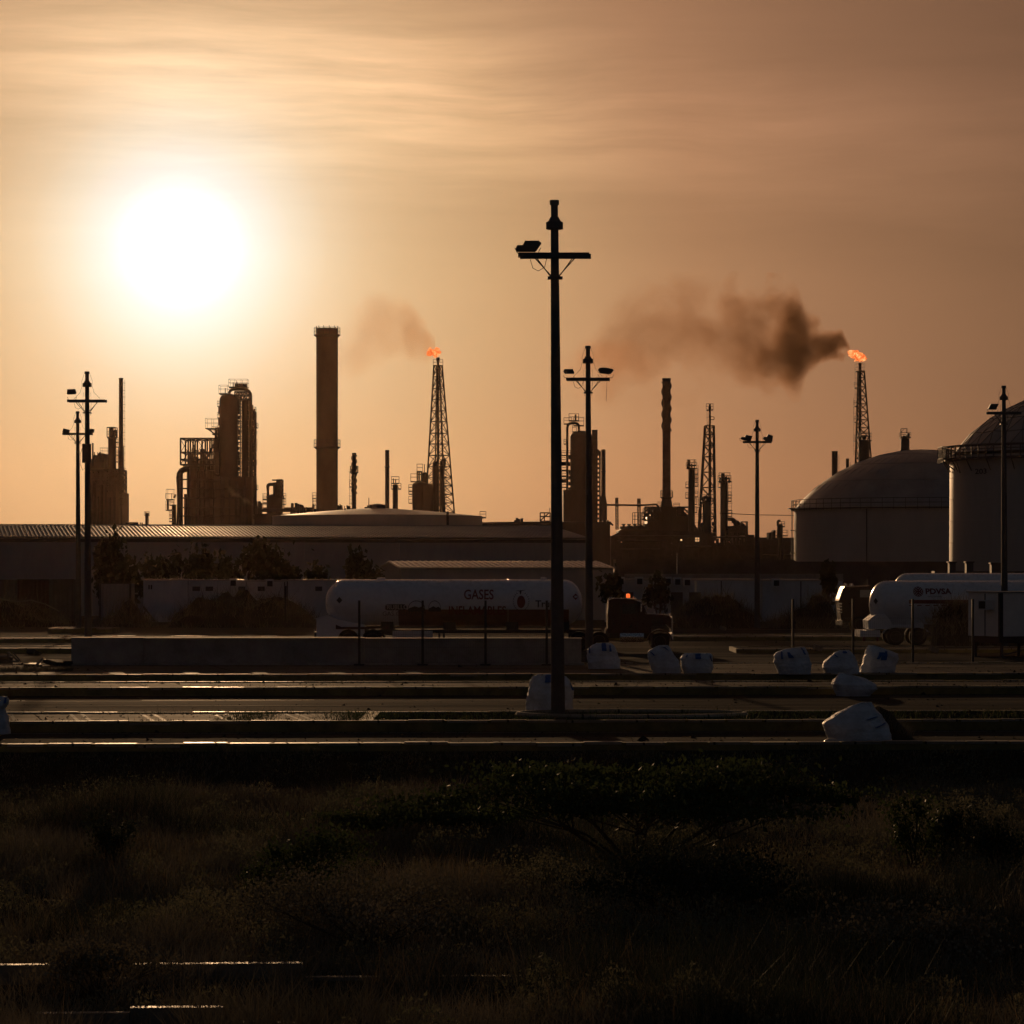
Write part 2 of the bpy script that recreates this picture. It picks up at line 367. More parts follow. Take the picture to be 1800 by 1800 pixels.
def kerbed(name, x0, x1, a, b, h, topmat='slab', rim=.16, face='yellow'):
    """raised island: yellow painted kerb faces, kerb stone rims and a slab or soil top"""
    k = MB(); block(k, x0, x1, a, a+rim, -.02, h-.004); block(k, x0, x1, b-rim, b, -.02, h-.004)
    block(k, x0, x0+rim, a+rim, b-rim, -.02, h-.004); block(k, x1-rim, x1, a+rim, b-rim, -.02, h-.004); k.build(name + '_kerb', M[face], **S)
    t = MB(); stones(t, x0, x1, a-.012, a+rim+.01, h); stones(t, x0, x1, b-rim-.01, b+.012, h); t.build(name + '_kerb_top', M['kerb'], **S)
    t = MB(); strip(t, x0+rim, x1-rim, a+rim, b-rim, h-.035); t.build(name + '_top', M[topmat], **S)
r = MB(); strip(r, -300, 300, 66.9, 73.3, 0); r.build('road', M['asphalt'], **S)
r = MB(); strip(r, -300, 300, 77.9, 94.0, 0); r.build('road', M['asphalt'], **S)
r = MB(); strip(r, -300, 300, 98.7, 106.0, 0); r.build('road', M['asphalt'], **S)
r = MB(); strip(r, -300, 300, 126, 199, 0); r.build('road', M['yard'], **S)
p = MB(); strip(p, XA, XB, 67.55, 67.68, .004); strip(p, XA, XB, 72.75, 72.9, .004); strip(p, XA, XB, 87.2, 87.33, .004)
x = -46
while x < 60:
    strip(p, x, x+5.2, 90.75, 90.95, .004); x += 8.7
p.build('road_marking', M['paint'], **S)
# roadside edge kerb above the bank
k = MB(); block(k, XA, XB, 66.6, 66.9, -.30, .115); k.build('edge_kerb', M['yellow'], **S)
k = MB(); stones(k, XA, XB, 66.59, 66.91, .12); k.build('edge_kerb_top', M['kerb'], **S)
kerbed('median', XA, -3.6, 73.3, 77.9, .28)
kerbed('median', -3.59, XB, 73.3, 77.9, .28, 'soil')
kerbed('median', XA, XB, 94.0, 98.7, .27)
kerbed('yard_apron', XA, XB, 106.0, 118.0, .25, 'slab', .2)
kerbed('median', -70, -17.8, 141, 146, .22); kerbed('median', 10.5, 90, 139.5, 144, .20)
kerbed('median', -70, 5, 161, 166, .22); kerbed('median', 5.2, 90, 164, 170, .22)
kerbed('traffic_island', -28.3, -24.4, 183.5, 187, .30, 'slab')
# flat round kerb ring of the planter beside the tall pole
t = MB()
ring = [(3.05+2.9*math.cos(a), 76.1+1.45*math.sin(a), .285) for a in [2*math.pi*i/48 for i in range(48)]]
t.tube(ring, .075, 6, True); t.build('planter_ring', M['kerb'], label='round concrete kerb ring lying on the soil beside the tallest pole', cat='planter ring')
# overgrown kerbs crossing the scrub
for nm, yk, xa, xb, hh, lb in (('garden_kerb', 34.4, -12, .9, .20, 'long overgrown concrete kerb crossing the dark scrub, farther one'),
                           ('garden_kerb', 31.0, -4.9, -.9, .20, 'long overgrown concrete kerb at the very bottom of the scrub')):
    k = MB(); x = xa
    while x < xb:
        z = -.70; pk = 900+x/(yk+SL*x)*FPX; srnd2 = (math.sin(x*37.7+yk)*43758.5) % 1
        vis = (pk < 10 or 110 < pk < 470) if yk > 33 else (130 < pk < 300 or 395 < pk < 480)
        if not vis: z -= .05 if srnd2 < .3 else .16          # sunken and buried stones
        k.obox((x+.48, yk+SL*x+.01*math.sin(x*3), z+hh/2-.05), (.955, .13, hh+.1), (0, 0, SL)); x += .96
    k.build(nm, M['kerbtop'], label=lb, cat='kerb', group='kerbs in the scrub')

# ------------------------------------------------------------------ vegetation helpers
def blades(n, place, hmin, hmax, w, lean=.35, seed=1):
    rnd = random.Random(seed); v = np.zeros((n*3, 3)); 
    i = 0
    while i < n:
        x, y, z, s = place(rnd)
        h = rnd.uniform(hmin, hmax)*s; a = rnd.uniform(0, 6.28); l = rnd.uniform(0, lean)*h; b = rnd.uniform(0, 6.28)
        ww = w*rnd.uniform(.5, 1.3)
        dx, dy = ww*math.cos(a), ww*math.sin(a)
        v[i*3] = (x-dx, y-dy, z-.02); v[i*3+1] = (x+dx, y+dy, z-.02); v[i*3+2] = (x+l*math.cos(b), y+l*math.sin(b), z+h); i += 1
    return v
def tri_mesh(name, v, mat, **k):
    n = len(v)//3; me = bpy.data.meshes.new(name)
    me.vertices.add(n*3); me.vertices.foreach_set('co', v.astype(np.float32).ravel())
    me.loops.add(n*3); me.loops.foreach_set('vertex_index', np.arange(n*3, dtype=np.int32))
    me.polygons.add(n); me.polygons.foreach_set('loop_start', np.arange(0, n*3, 3, dtype=np.int32))
    me.update(calc_edges=True); me.materials.append(mat)
    o = bpy.data.objects.new(name, me); COL.objects.link(o)
    par = k.pop('parent', None)
    if par is not None: o.parent = par; WL[o] = WL[par].copy()
    else: WL[o] = Vector((0, 0, 0))
    return tag(o, **k)
def quad_leaves(n, pt, size, seed, off, elong=1.6):
    """n two-triangle leaves; pt(rnd) gives a centre"""
    rnd = random.Random(seed); out = np.zeros((n*6, 3))
    for i in range(n):
        c = Vector(pt(rnd)) - off; s = size*rnd.uniform(.5, 1.4)
        q = Euler((rnd.uniform(0, 6.28), rnd.uniform(0, 6.28), rnd.uniform(0, 6.28))).to_matrix()
        a, b = q @ Vector((s*elong/2, 0, 0)), q @ Vector((0, s/2, 0))
        t = (c-a, c-b, c+a, c-a, c+a, c+b)
        for j, p_ in enumerate(t): out[i*6+j] = p_
    return out
def leafy(name, label, cat, base, w, d, h, nleaf, size, seed, mat='leaf', trunk=True, low=0.15, group=None, flat_=.55, nl=7, clump=.2):
    """plant with trunk, limbs and a crown of separate leaf clumps"""
    base = Vector(base); root = thing(name, label, cat, base, group)
    rnd = random.Random(seed); tk = MB(); centres = []
    for i in range(nl):
        a = 6.28*i/nl + rnd.uniform(-.3, .3); rr = rnd.uniform(.25, .95)
        tip = base + Vector((math.cos(a)*w/2*rr, math.sin(a)*d/2*rr, h*(low+(1-low)*rnd.uniform(.35, .95)*(1-.45*rr*rr))))
        mid = base + (tip-base)*.5 + Vector((rnd.uniform(-.1, .1)*w, rnd.uniform(-.1, .1)*d, rnd.uniform(-.02, .10)*h))
        r0 = max(.012, h*.018)
        tk.tube([base + Vector((0, 0, -.1)), base+(mid-base)*.45, mid, tip], [r0, r0*.8, r0*.55, r0*.2], 5)
        for j in range(3):
            t2 = tip + Vector((rnd.uniform(-.18, .18)*w, rnd.uniform(-.18, .18)*d, rnd.uniform(-.12, .2)*h*(.6)))
            tk.tube([mid, (mid+t2)/2 + Vector((0, 0, .03*h)), t2], [r0*.45, r0*.3, r0*.12], 4); centres.append((t2, rnd.uniform(.6, 1.2)))
        centres.append((tip, 1.1))
    tk.build('trunk', M['bark'], root)
    def pt(q):
        c, s = q.choice(centres)
        k = clump*s
        return (c.x+q.gauss(0, k*w*.45), c.y+q.gauss(0, k*d*.45), max(base.z+.05, c.z+q.gauss(0, k*h*flat_)))
    tri_mesh('crown', quad_leaves(nleaf, pt, size, seed+5, base), M[mat], parent=root)
    return root

# scrub grass in clumps over the dark foreground
def fplace(rnd):
    while True:
        yp = 25 + 42*rnd.random()**1.25; y = yp
        x = rnd.uniform(-1, 1)*(y*.178+.8)
        yy = y + SL*x
        if yp > 66.4: continue
        c = noise.noise(Vector((x*.35, yy*.22, 1.7))) + .5*noise.noise(Vector((x*1.3, yy*.8, 4.1)))
        if c < -.2 and rnd.random() < .55: continue
        if 31.15 < yp < 34.2 and rnd.random() < .35: continue
        s = .62 + max(0, c)*1.5
        bk = max(0., min(1., (yp-60)/4)); s *= (1-.68*bk)
        pxx = 900+x/yy*5250; cc = noise.noise(Vector((x*1.7, 5, yp*.1)))
        if 32.2 < yp < 34.3: s = min(s, .42)*.55 if (pxx < 480 or pxx < 900+300*cc and cc < -.02) and cc < .20 else max(s, 1.25)
        if 28.6 < yp < 30.9: s = min(s, .42)*.55 if (140 < pxx < 320 or 400 < pxx < 500) and cc < .2 else max(s, 1.25)
        return x, yy, field_z(x, yy), s
tri_mesh('dry_grass', blades(210000, fplace, .12, .42, .0075, 1.2, 3), M['drygrass'], kind='stuff', label='dry dark scrub grass covering the low field', cat='grass')
def fplace2(rnd):
    while True:
        x, y, z, s = fplace(rnd)
        if noise.noise(Vector((x*.22+7, y*.16, 8))) > .12: return x, y, z, s*1.25
tri_mesh('green_weeds', blades(40000, fplace2, .18, .55, .008, 1.1, 9), M['leaf'], kind='stuff', label='patches of taller dull green weeds in the scrub field', cat='weeds')
def fplace3(rnd):
    while True:
        x, y, z, s = fplace(rnd)
        if s > .6 and noise.noise(Vector((x*.6+3, y*.35, 2))) > .05: return x, y, z, s*1.15
tri_mesh('straw_stalks', blades(9000, fplace3, .22, .52, .0050, .8, 77), M['straw'], kind='stuff', label='scattered pale straw stalks catching the light in the scrub', cat='grass')
def scrub_leaves(n, seed):
    rnd = random.Random(seed); out = np.zeros((n*3, 3)); i = 0
    while i < n:
        yp = 25.5 + 40.5*rnd.random()**1.3; x = rnd.uniform(-1, 1)*(yp*.178+.8); y = yp+SL*x
        c = noise.noise(Vector((x*.55+4, y*.35, 3))) + .6*noise.noise(Vector((x*1.9, y*1.2, 7)))
        if c < .02 or (28.9 < yp < 31.2 and x < 0) or (32.6 < yp < 34.7 and x < .5): continue
        h = (.12 + min(.55, c*.75))*(1-.6*max(0., min(1., (yp-60)/4))); z = field_z(x, y) + h*rnd.random()**.6; s = rnd.uniform(.010, .026)
        q = Euler((rnd.uniform(0, 6.28), rnd.uniform(0, 6.28), rnd.uniform(0, 6.28))).to_matrix(); c0 = Vector((x, y, z))
        for j, v_ in enumerate(((-s*1.4, 0, 0), (s*1.4, -s*.5, 0), (s, s*.7, 0))): out[i*3+j] = c0 + q @ Vector(v_)
        i += 1
    return out
tri_mesh('scrub_undergrowth', scrub_leaves(150000, 88), M['scrubleaf'], kind='stuff', label='matted low olive brown scrub covering much of the field', cat='undergrowth')
def edge_place(rnd):
    y0, z, x0, x1 = rnd.choice([(98.35, .24, -40, 40), (98.3, .24, -40, 40), (77.6, .25, -30, 30), (73.6, .25, -20, 20), (77.5, .25, -20, 20), (166, .2, -40, 90), (94.3, .24, -40, 40)])
    x = rnd.uniform(x0, x1)
    if noise.noise(Vector((x*.5, y0, 2))) < .05: x = rnd.gauss(rnd.choice([-6.2, -9, 2, 8.8, -15, 21, 12.6]), .5)
    return x, y0+SL*x+rnd.gauss(0, .10), z, .55 if rnd.random() < .85 else 1.3
tri_mesh('kerb_weeds', blades(3200, edge_place, .06, .24, .008, .9, 12), M['leaf'], kind='stuff', label='small weeds sprouting in the kerb joints', cat='weeds')
def median_soil(rnd):
    x = rnd.uniform(-4.2, 26) if rnd.random() < .8 else rnd.choice([rnd.gauss(-3.9, .45), rnd.gauss(-6.6, .35)])
    return x, rnd.uniform(73.6, 77.7)+SL*x, .24, .5+.7*abs(noise.noise(Vector((x*.6, 1, 1))))
tri_mesh('median_weeds', blades(9000, median_soil, .06, .26, .010, 1.0, 14), M['leaf2'], kind='stuff', label='low creeping weeds on the soil of the nearest median', cat='weeds')

# grit, pebbles and crumbs of concrete strewn over roads and medians
def grit():
    rnd = random.Random(31); bands = [(67, 73.2, .0), (73.5, 77.7, .25), (78, 93.9, 0), (94.2, 98.5, .24), (98.8, 105.9, 0), (106.3, 117.8, .22), (146.2, 160.8, 0), (167, 198, 0)]
    out = []
    for i in range(15000):
        a, b, z = rnd.choice(bands); y = rnd.uniform(a, b) if rnd.random() < .6 else rnd.choice([a+abs(rnd.gauss(0, .3)), b-abs(rnd.gauss(0, .3))]); x = rnd.uniform(-.19, .19)*y
        if noise.noise(Vector((x*.3, y*.8, 6))) < -.1: continue
        s = rnd.uniform(.008, .03)*(1 if rnd.random() < .96 else 2.6); p = [Vector((x+rnd.gauss(0, s), y+SL*x+rnd.gauss(0, s), z)) for _ in range(3)]; t_ = Vector((x, y+SL*x, z+s*rnd.uniform(.5, 1.4)))
        out += [p[0], p[1], t_, p[1], p[2], t_, p[2], p[0], t_]
    return np.array([tuple(v_) for v_ in out])
tri_mesh('grit', grit(), M['dirt'], kind='stuff', label='grit and crumbs of concrete strewn over the roads and medians', cat='gravel')
# spreading thorn shrub and other bushes of the foreground
fb = lambda px, y: ((px-900)/FPX*y, y)
def bush(px, Y, label, wpx, hpx, n, size, seed, mat='leaf', **k):
    x, y = fb(px, Y); s = Y/FPX
    return leafy('shrub', label, 'shrub', (x, y, field_z(x, y)-.03), wpx*s, wpx*s*k.pop('dd', .7), hpx*s, n, size, seed, mat, group='shrubs in the scrub field', **k)
bush(1120, 46.5, 'widest green thorn shrub, with bare dark limbs, spreading low across the scrub', 700, 185, 15000, .055, 21, 'leaf2', low=.45, nl=16, clump=.17, flat_=.22)
bush(760, 52, 'flat trailing green shrub beside the widest thorn shrub, on its left', 330, 82, 5500, .05, 22, 'leaf2', nl=10, flat_=.25)
bush(1605, 46.8, 'upright leafy shrub to the right of the widest thorn shrub', 110, 140, 1800, .04, 23, 'leaf2', nl=6)
bush(1690, 46.4, 'narrow upright shrub between two others near the right edge', 90, 150, 1500, .04, 24, 'leaf', nl=6)
bush(1760, 44.5, 'thin airy shrub closest to the right edge of the field', 120, 120, 1200, .04, 25, 'leaf', nl=7)
bush(195, 47, 'feathery shrub alone on the left side of the field', 110, 120, 1300, .04, 26, 'leaf', nl=6)
bush(545, 43, 'small round-topped green shrub left of centre in the field', 190, 130, 2600, .04, 27, 'leaf2', nl=8)
bush(170, 33.0, 'dry brown bush standing behind the lowest kerb', 240, 110, 3200, .03, 28, 'drygrass', nl=9)
bush(640, 37.5, 'broad twiggy bush just behind the farther scrub kerb', 420, 130, 5200, .03, 29, 'drygrass', nl=12)
bush(1230, 40, 'large dark bush below the widest thorn shrub', 420, 150, 5200, .035, 30, 'leaf', nl=12)
bush(1610, 36, 'pale dry bush low on the right side of the field', 380, 110, 3800, .032, 31, 'drygrass', nl=10)

# ------------------------------------------------------------------ light poles
def light_pole(ptop, ybase_z, Y, label, floods, ax=None, seed=0, junction=False, wires=True):
    """concrete mast with collar, double crossarm, braces and floodlights"""
    base = Vector((0, Y, ybase_z)); xt = (ptop[0]-900)/FPX*Y; xb = ((ax or ptop[0])-900)/FPX*Y
    base.x = xb; zt = CAM_H - (ptop[1]-HZ)/FPX*Y; H = zt - ybase_z
    root = thing('light_pole', label, 'light pole', base, 'concrete floodlight poles'); rnd = random.Random(seed)
    def c(d, dx=0, dy=0):             # d metres below the tip
        f = 1 - d/H; return Vector((xb+(xt-xb)*f+dx, Y+dy, zt-d))
    m = MB(); m.tube([c(H), c(.75), c(.62), c(.60), c(0.1)], [.187, .104, .104, .095, .095], 10); m.build('shaft', M['polec'], root, True)
    m = MB(); m.tube([c(.74), c(.735), c(.56), c(.53), c(.42)], [.15, .215, .215, .16, .10], 8); m.build('collar', M['polec'], root)
    m = MB(); m.tube([c(.12), c(0)], .118, 8); m.build('cap', M['darkmetal'], root)
    for dy in (-.16, .16):
        m = MB(); m.obox(c(1.405, .02 if dy > 0 else -.03, dy), (1.80, .05, .13)); m.build('crossarm', M['darkmetal'], root)
    for sx in (-1, 1):
        for dy in (-.17, .17):
            m = MB(); m.bar(c(1.47, sx*(.52 if dy < 0 else .44), dy), c(1.93, sx*.1, dy), .018); m.build('brace', M['darkmetal'], root)
    m = MB(); m.obox(c(1.97), (.38, .38, .05)); m.build('clamp', M['darkmetal'], root)
    Ff = Fr(Y)
    for out in floods:
        pts = [(Ff.x(a), Ff.z(b_)) for a, b_ in out]; f = MB(); xs_ = [p_[0] for p_ in pts]; zs_ = [p_[1] for p_ in pts]; mx_, mz_ = sum(xs_)/len(xs_), sum(zs_)/len(zs_)
        n_ = len(pts); vs = []
        for y_, s_ in ((Y-.20, .90), (Y-.15, 1), (Y+.10, 1), (Y+.22, .72)): vs += [(mx_+(x_-mx_)*s_, y_, mz_+(z_-mz_)*s_) for x_, z_ in pts]
        fs = [tuple(range(n_)), tuple(range(4*n_-1, 3*n_-1, -1))] + [(k*n_+i, (k+1)*n_+i, (k+1)*n_+(i+1) % n_, k*n_+(i+1) % n_) for k in range(3) for i in range(n_)]
        f.add(vs, fs); fo = f.build('floodlight', M['darkmetal'], root)
        w, hh, dx = max(xs_)-min(xs_), max(zs_)-min(zs_), mx_-c(1.34).x
        b = MB(); tip = c(1.34, dx)
        b.bar(tip + Vector((-w*.4, 0, 0)), tip + Vector((-w*.5, 0, hh*.5)), .012); b.bar(tip + Vector((w*.4, 0, 0)), tip + Vector((w*.5, 0, hh*.5)), .012)
        b.bar(tip + Vector((-w*.4, 0, 0)), tip + Vector((w*.4, 0, 0)), .014); b.build('bracket', M['darkmetal'], fo)
    m = MB()
    for sx in (-1, 1) if wires else ():
        e = c(1.3, sx*.62); a = c(.05, sx*.11)
        m.tube([a, c(.45, sx*.25), c(.7, sx*.24), c(1.0, sx*.33), e], .006, 4)
        m.tube([c(1.0, sx*.17), c(1.5, sx*.19), c(2.1, sx*.14)], .006, 4)
    m.tube([c(1.5, -.62), c(1.72, -.56), c(1.79, -.42), c(1.7, -.26), c(1.45, -.2)], .008, 4)
    m.build('cable', M['blackp'], root)
    if junction:
        m = MB(); m.obox(c(3.9, .0, -.22), (.42, .14, .9)); m.obox(c(3.95, .26, 0), (.06, .12, 1.1)); m.build('junction_box', M['darkmetal'], root)
        m = MB(); m.tube([c(3.4, -.16), c(3.9, -.33), c(4.4, -.34), c(4.7, -.22), c(4.6, -.14)], .012, 5); m.build('loose_cable', M['blackp'], root)
    return root
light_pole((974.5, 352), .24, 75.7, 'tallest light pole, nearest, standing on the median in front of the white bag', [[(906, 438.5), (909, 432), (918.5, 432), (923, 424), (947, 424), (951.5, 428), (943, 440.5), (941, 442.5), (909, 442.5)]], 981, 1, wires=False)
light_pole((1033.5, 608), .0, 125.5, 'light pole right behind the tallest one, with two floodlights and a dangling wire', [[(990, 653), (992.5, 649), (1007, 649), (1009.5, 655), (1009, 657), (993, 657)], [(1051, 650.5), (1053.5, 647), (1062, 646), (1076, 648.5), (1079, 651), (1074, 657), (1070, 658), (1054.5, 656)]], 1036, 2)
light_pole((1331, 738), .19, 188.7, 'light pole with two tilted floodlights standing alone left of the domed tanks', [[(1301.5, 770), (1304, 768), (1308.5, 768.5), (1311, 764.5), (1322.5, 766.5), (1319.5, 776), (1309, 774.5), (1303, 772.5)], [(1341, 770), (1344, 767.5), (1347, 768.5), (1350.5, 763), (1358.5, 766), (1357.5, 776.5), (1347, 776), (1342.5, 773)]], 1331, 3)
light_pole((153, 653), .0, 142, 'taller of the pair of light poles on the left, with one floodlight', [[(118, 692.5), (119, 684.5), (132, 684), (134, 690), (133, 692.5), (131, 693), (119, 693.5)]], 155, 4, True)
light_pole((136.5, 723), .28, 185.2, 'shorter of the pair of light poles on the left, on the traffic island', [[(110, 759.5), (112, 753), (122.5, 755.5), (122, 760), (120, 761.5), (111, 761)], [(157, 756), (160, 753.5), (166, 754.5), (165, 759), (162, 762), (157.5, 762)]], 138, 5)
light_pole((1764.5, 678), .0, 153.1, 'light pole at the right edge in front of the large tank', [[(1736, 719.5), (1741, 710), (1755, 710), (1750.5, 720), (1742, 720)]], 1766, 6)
m = MB(); F = Fr(125.5); m.tube([F.p(1066, 660), F.p(1066.5, 680), F.p(1065.5, 705)], .006, 4); m.build('hanging_wire', M['blackp'], label='thin wire dangling from the right floodlight of the second tallest pole', cat='wire')

# ------------------------------------------------------------------ long low wall and mesh fences
F = Fr(116.7); WY = 116.7
def wall_piece(x0, x1, dy, h, name, lab):
    m = MB(); y = WY+dy; h += .24
    m.add([(x0, y, 0), (x1, y, 0), (x1, y+.35, 0), (x0, y+.35, 0), (x0, y, h), (x1, y, h), (x1, y+.35, h), (x0, y+.35, h)],
          [(0,3,2,1),(4,5,6,7),(0,1,5,4),(1,2,6,5),(2,3,7,6),(3,0,4,7)])
    return m
root = thing('concrete_wall', 'long low grey concrete wall in front of the tank trailer', 'wall', (F.x(560), WY, .2))
wall_piece(F.x(126), F.x(252), -.10, 1.02, '', '').build('wall_panel', M['concrete'], root)
wall_piece(F.x(252)+.01, F.x(640), 0, 1.01, '', '').build('wall_panel', M['concrete'], root)
wall_piece(F.x(640)+.02, F.x(1022), .02, .99, '', '').build('wall_panel', M['concrete'], root)
m = MB(); m.box(F.x(125.5), F.x(640), WY-.14, WY+.40, 1.262, 1.29); m.box(F.x(640)+.01, F.x(1023), WY-.04, WY+.42, 1.235, 1.26); m.build('coping', M['concrete'], root)
m = MB(); m.box(F.x(126)-.1, F.x(1022)+.1, WY-.4, WY-.12, .2, .30); m.build('footing', M['concrete'], root)
# parked wooden skids beneath
def fence(posts, Y, zb, h, label, mesh_h=None):
    F = Fr(Y); root = thing('mesh_fence', label, 'fence', (F.x(sum(posts)/len(posts)), Y, zb), 'wire mesh fences')
    for p in posts:
        m = MB(); m.box(F.x(p)-.045, F.x(p)+.045, Y-.045, Y+.045, zb-.1, zb+h); m.box(F.x(p)-.2, F.x(p)+.2, Y-.15, Y+.15, zb-.1, zb+.06)
        m.build('post', M['blackp'], root)
    for a, b in zip(posts[:-1], posts[1:]):
        m = MB(); x0, x1 = F.x(a)+.05, F.x(b)-.05; n = int((x1-x0)/.085); z1 = zb+(mesh_h or h-.35)
        for i in range(n+1):
            x = x0+(x1-x0)*i/n; m.bar((x, Y, zb+.1), (x, Y, z1), .0032, 3)
        for z in (zb+.12, zb+.7, zb+1.2, z1): m.bar((x0, Y, z), (x1, Y, z), .005, 3)
        m.build('mesh_panel', M['darkmetal'], root)
    return root
fence([631.5, 743, 853.5, 961], 115.9, .22, 2.52, 'wire mesh fence on dark posts in front of the long low wall', 1.95)
fence([1394, 1499.5, 1604.5, 1710], 125, .0, 2.70, 'wire mesh fence on dark posts in front of the white tank trailer', 1.9)

# ------------------------------------------------------------------ bulk bags
def bag(rows, Y, label, straps=(), depth=.5, seed=0, z0=None, wr=.050):
    """rows: (photo row, left, right) from the top down; lofted into a lumpy filled sack"""
    F = Fr(Y); rows = [(F.z(a), F.x(b), F.x(c_)) for a, b, c_ in rows]; rows.sort()
    zb = rows[0][0] if z0 is None else z0; zt = rows[-1][0]
    def at(z):
        z = max(rows[0][0], min(zt, z))
        for (za, la, ra), (zc, lc, rc) in zip(rows[:-1], rows[1:]):
            if z <= zc:
                t = (z-za)/(zc-za+1e-9); return la+(lc-la)*t, ra+(rc-ra)*t
        return rows[-1][1:]
    n, k = 56, 40; off = Vector((seed*3.1, seed*1.7, 0))
    wmax = max(r[2]-r[1] for r in rows)
    def pos(t, z, push=0):
        l, r_ = at(z); f = (z-zb)/(zt-zb); hw = (r_-l)/2; cx = (l+r_)/2
        dp = depth*wmax*(1-.35*f*f)*min(1, .35+.65*(hw*2/wmax))*(1-.55*max(0, f-.8)/.2)
        ca, sa = math.cos(t), math.sin(t); e = .62
        X = abs(ca)**e*math.copysign(1, ca)*hw; Yy = abs(sa)**e*math.copysign(1, sa)*dp
        v = Vector((cx+X, Y+Yy, z))
        q = v*2.4 + off
        d = noise.noise(q)*1.1 + noise.noise(q*2.7)*.6 + .30*noise.noise(Vector((q.x*2.5, q.y*2.5, q.z*10)))
        # radiating folds near the top
        d += .8*math.sin(t*11+seed+3*noise.noise(q))*max(0, f-.35) + .35*noise.noise(q*6)
        nn = Vector((ca*.7, sa, .05)).normalized()
        return v + nn*(d*wr*(.5+.5*min(1, f*4)) + push)
    vs = []; zs = [zb+(zt-zb)*(j/(k-1)) for j in range(k)]
    for z in zs:
        for i in range(n): vs.append(pos(2*math.pi*i/n, z))
    # crumpled, slightly sunken lid
    l, r_ = at(zt); cxt = (l+r_)/2
    for j in range(1, 4):
        for i in range(n):
            p_ = Vector(vs[(k-1)*n+i]); t = j/4
            q = p_.lerp(Vector((cxt, Y, zt)), t); q.z += -.05*t + .03*noise.noise(q*5+off); vs.append(q)
    m = k+3; fs = []
    for j in range(m-1):
        a, b = j*n, (j+1)*n
        fs += [(a+i, a+(i+1) % n, b+(i+1) % n, b+i) for i in range(n)]
    fs += [tuple(range(n-1, -1, -1)), tuple(range((m-1)*n, m*n))]
    root = thing('bulk_bag', label, 'bulk bag', ((rows[0][1]+rows[0][2])/2, Y, zb), 'white bulk bags standing about the yard')
    b = MB(); b.add(vs, fs); b.build('sack', M['bag'], root, True, True)
    for (ax, ay, bx, by) in straps:
        s = MB(); prev = None; N = 22
        for i in range(N):
            px, py = ax+(bx-ax)*i/(N-1), ay+(by-ay)*i/(N-1); z = F.z(py); l, r_ = at(z); c0 = (F.x(px)-(l+r_)/2)/max(.01, (r_-l)/2)
            c0 = max(-.97, min(.97, c0)); ca = abs(c0)**(1/.62)*math.copysign(1, c0); t = -math.acos(max(-1, min(1, ca)))
            w = .036; t2 = w/max(.3, (r_-l)/2)
            a_, b_ = pos(t-t2, z, .045), pos(t+t2, z, .045); a2, b2 = pos(t-t2, z, -.01), pos(t+t2, z, -.01)
            s.v += [tuple(a_), tuple(b_), tuple(b2), tuple(a2)]
            if i:
                o = (i-1)*4
                for q in range(4): s.f.append((o+q, o+(q+1) % 4, o+4+(q+1) % 4, o+4+q))
        s.f += [(3, 2, 1, 0), (4*N-4, 4*N-3, 4*N-2, 4*N-1)]
        s.build('strap', M['strap'], root)
    return root
b2 = bag([(1185, 948, 978), (1189, 936, 992), (1196, 932, 1002), (1212, 930, 1006), (1235, 926, 1006), (1265, 919, 1007)], 78.9, 'upright white bulk bag with blue straps standing behind the tallest pole', [(966, 1186, 961, 1199), (1005, 1200, 1006, 1213)], .42, 1, 0)
b3 = bag([(1130, 1048, 1072), (1134, 1041, 1078), (1141, 1034, 1083), (1148, 1033, 1086), (1160, 1033, 1090), (1174, 1034, 1090)], 112.5, 'white bulk bag with two blue straps, right of the second tallest pole', [(1062, 1130, 1063, 1144), (1071, 1134, 1072, 1145), (1036, 1138, 1036, 1148)], .45, 2, .21)
b4 = bag([(1134, 1160, 1172), (1138, 1150, 1177), (1144, 1142, 1180), (1152, 1139, 1184), (1160, 1140, 1190), (1172, 1144, 1196), (1183, 1148, 1197)], 107.4, 'slumped white bulk bag in front of the red tractor wheel, blue straps at its top', [(1166, 1137, 1174, 1143), (1144, 1146, 1150, 1152)], .42, 3, .21, .05)
b5 = bag([(1148, 1206, 1247), (1152, 1201, 1251), (1158, 1196, 1252), (1170, 1198, 1253), (1184, 1203, 1250)], 107.6, 'squat white bulk bag with frilled top, touching the slumped one on its right', [(1226, 1149, 1228, 1158), (1246, 1152, 1250, 1162), (1208, 1151, 1205, 1155)], .45, 4, .21)
b6 = bag([(1137, 1407, 1413), (1141, 1378, 1416), (1146, 1366, 1419), (1152, 1361, 1421), (1165, 1361, 1424), (1186, 1368, 1426)], 106.7, 'boxy open-topped white bulk bag with three blue straps at the first fence post', [(1372, 1144, 1373, 1158), (1384, 1146, 1387, 1156), (1408, 1138, 1414, 1150)], .45, 5, .21)
b7 = bag([(1143, 1478, 1492), (1147, 1468, 1498), (1154, 1459, 1502), (1163, 1450, 1506), (1173, 1445, 1509), (1186, 1450, 1511)], 107.0, 'rounded white bulk bag, middle of the three bags before the white tank trailer', [(1482, 1144, 1486, 1148), (1466, 1150, 1470, 1154)], .45, 6, .21)
b8 = bag([(1134, 1528, 1536), (1138, 1526, 1548), (1144, 1524, 1566), (1150, 1522, 1579), (1158, 1519, 1579), (1172, 1513, 1573), (1185, 1511, 1571)], 108.5, 'leaning white bulk bag with crossed blue straps and rubbish at its mouth', [(1548, 1146, 1540, 1158), (1556, 1144, 1552, 1160), (1543, 1150, 1557, 1146)], .42, 7, .21)
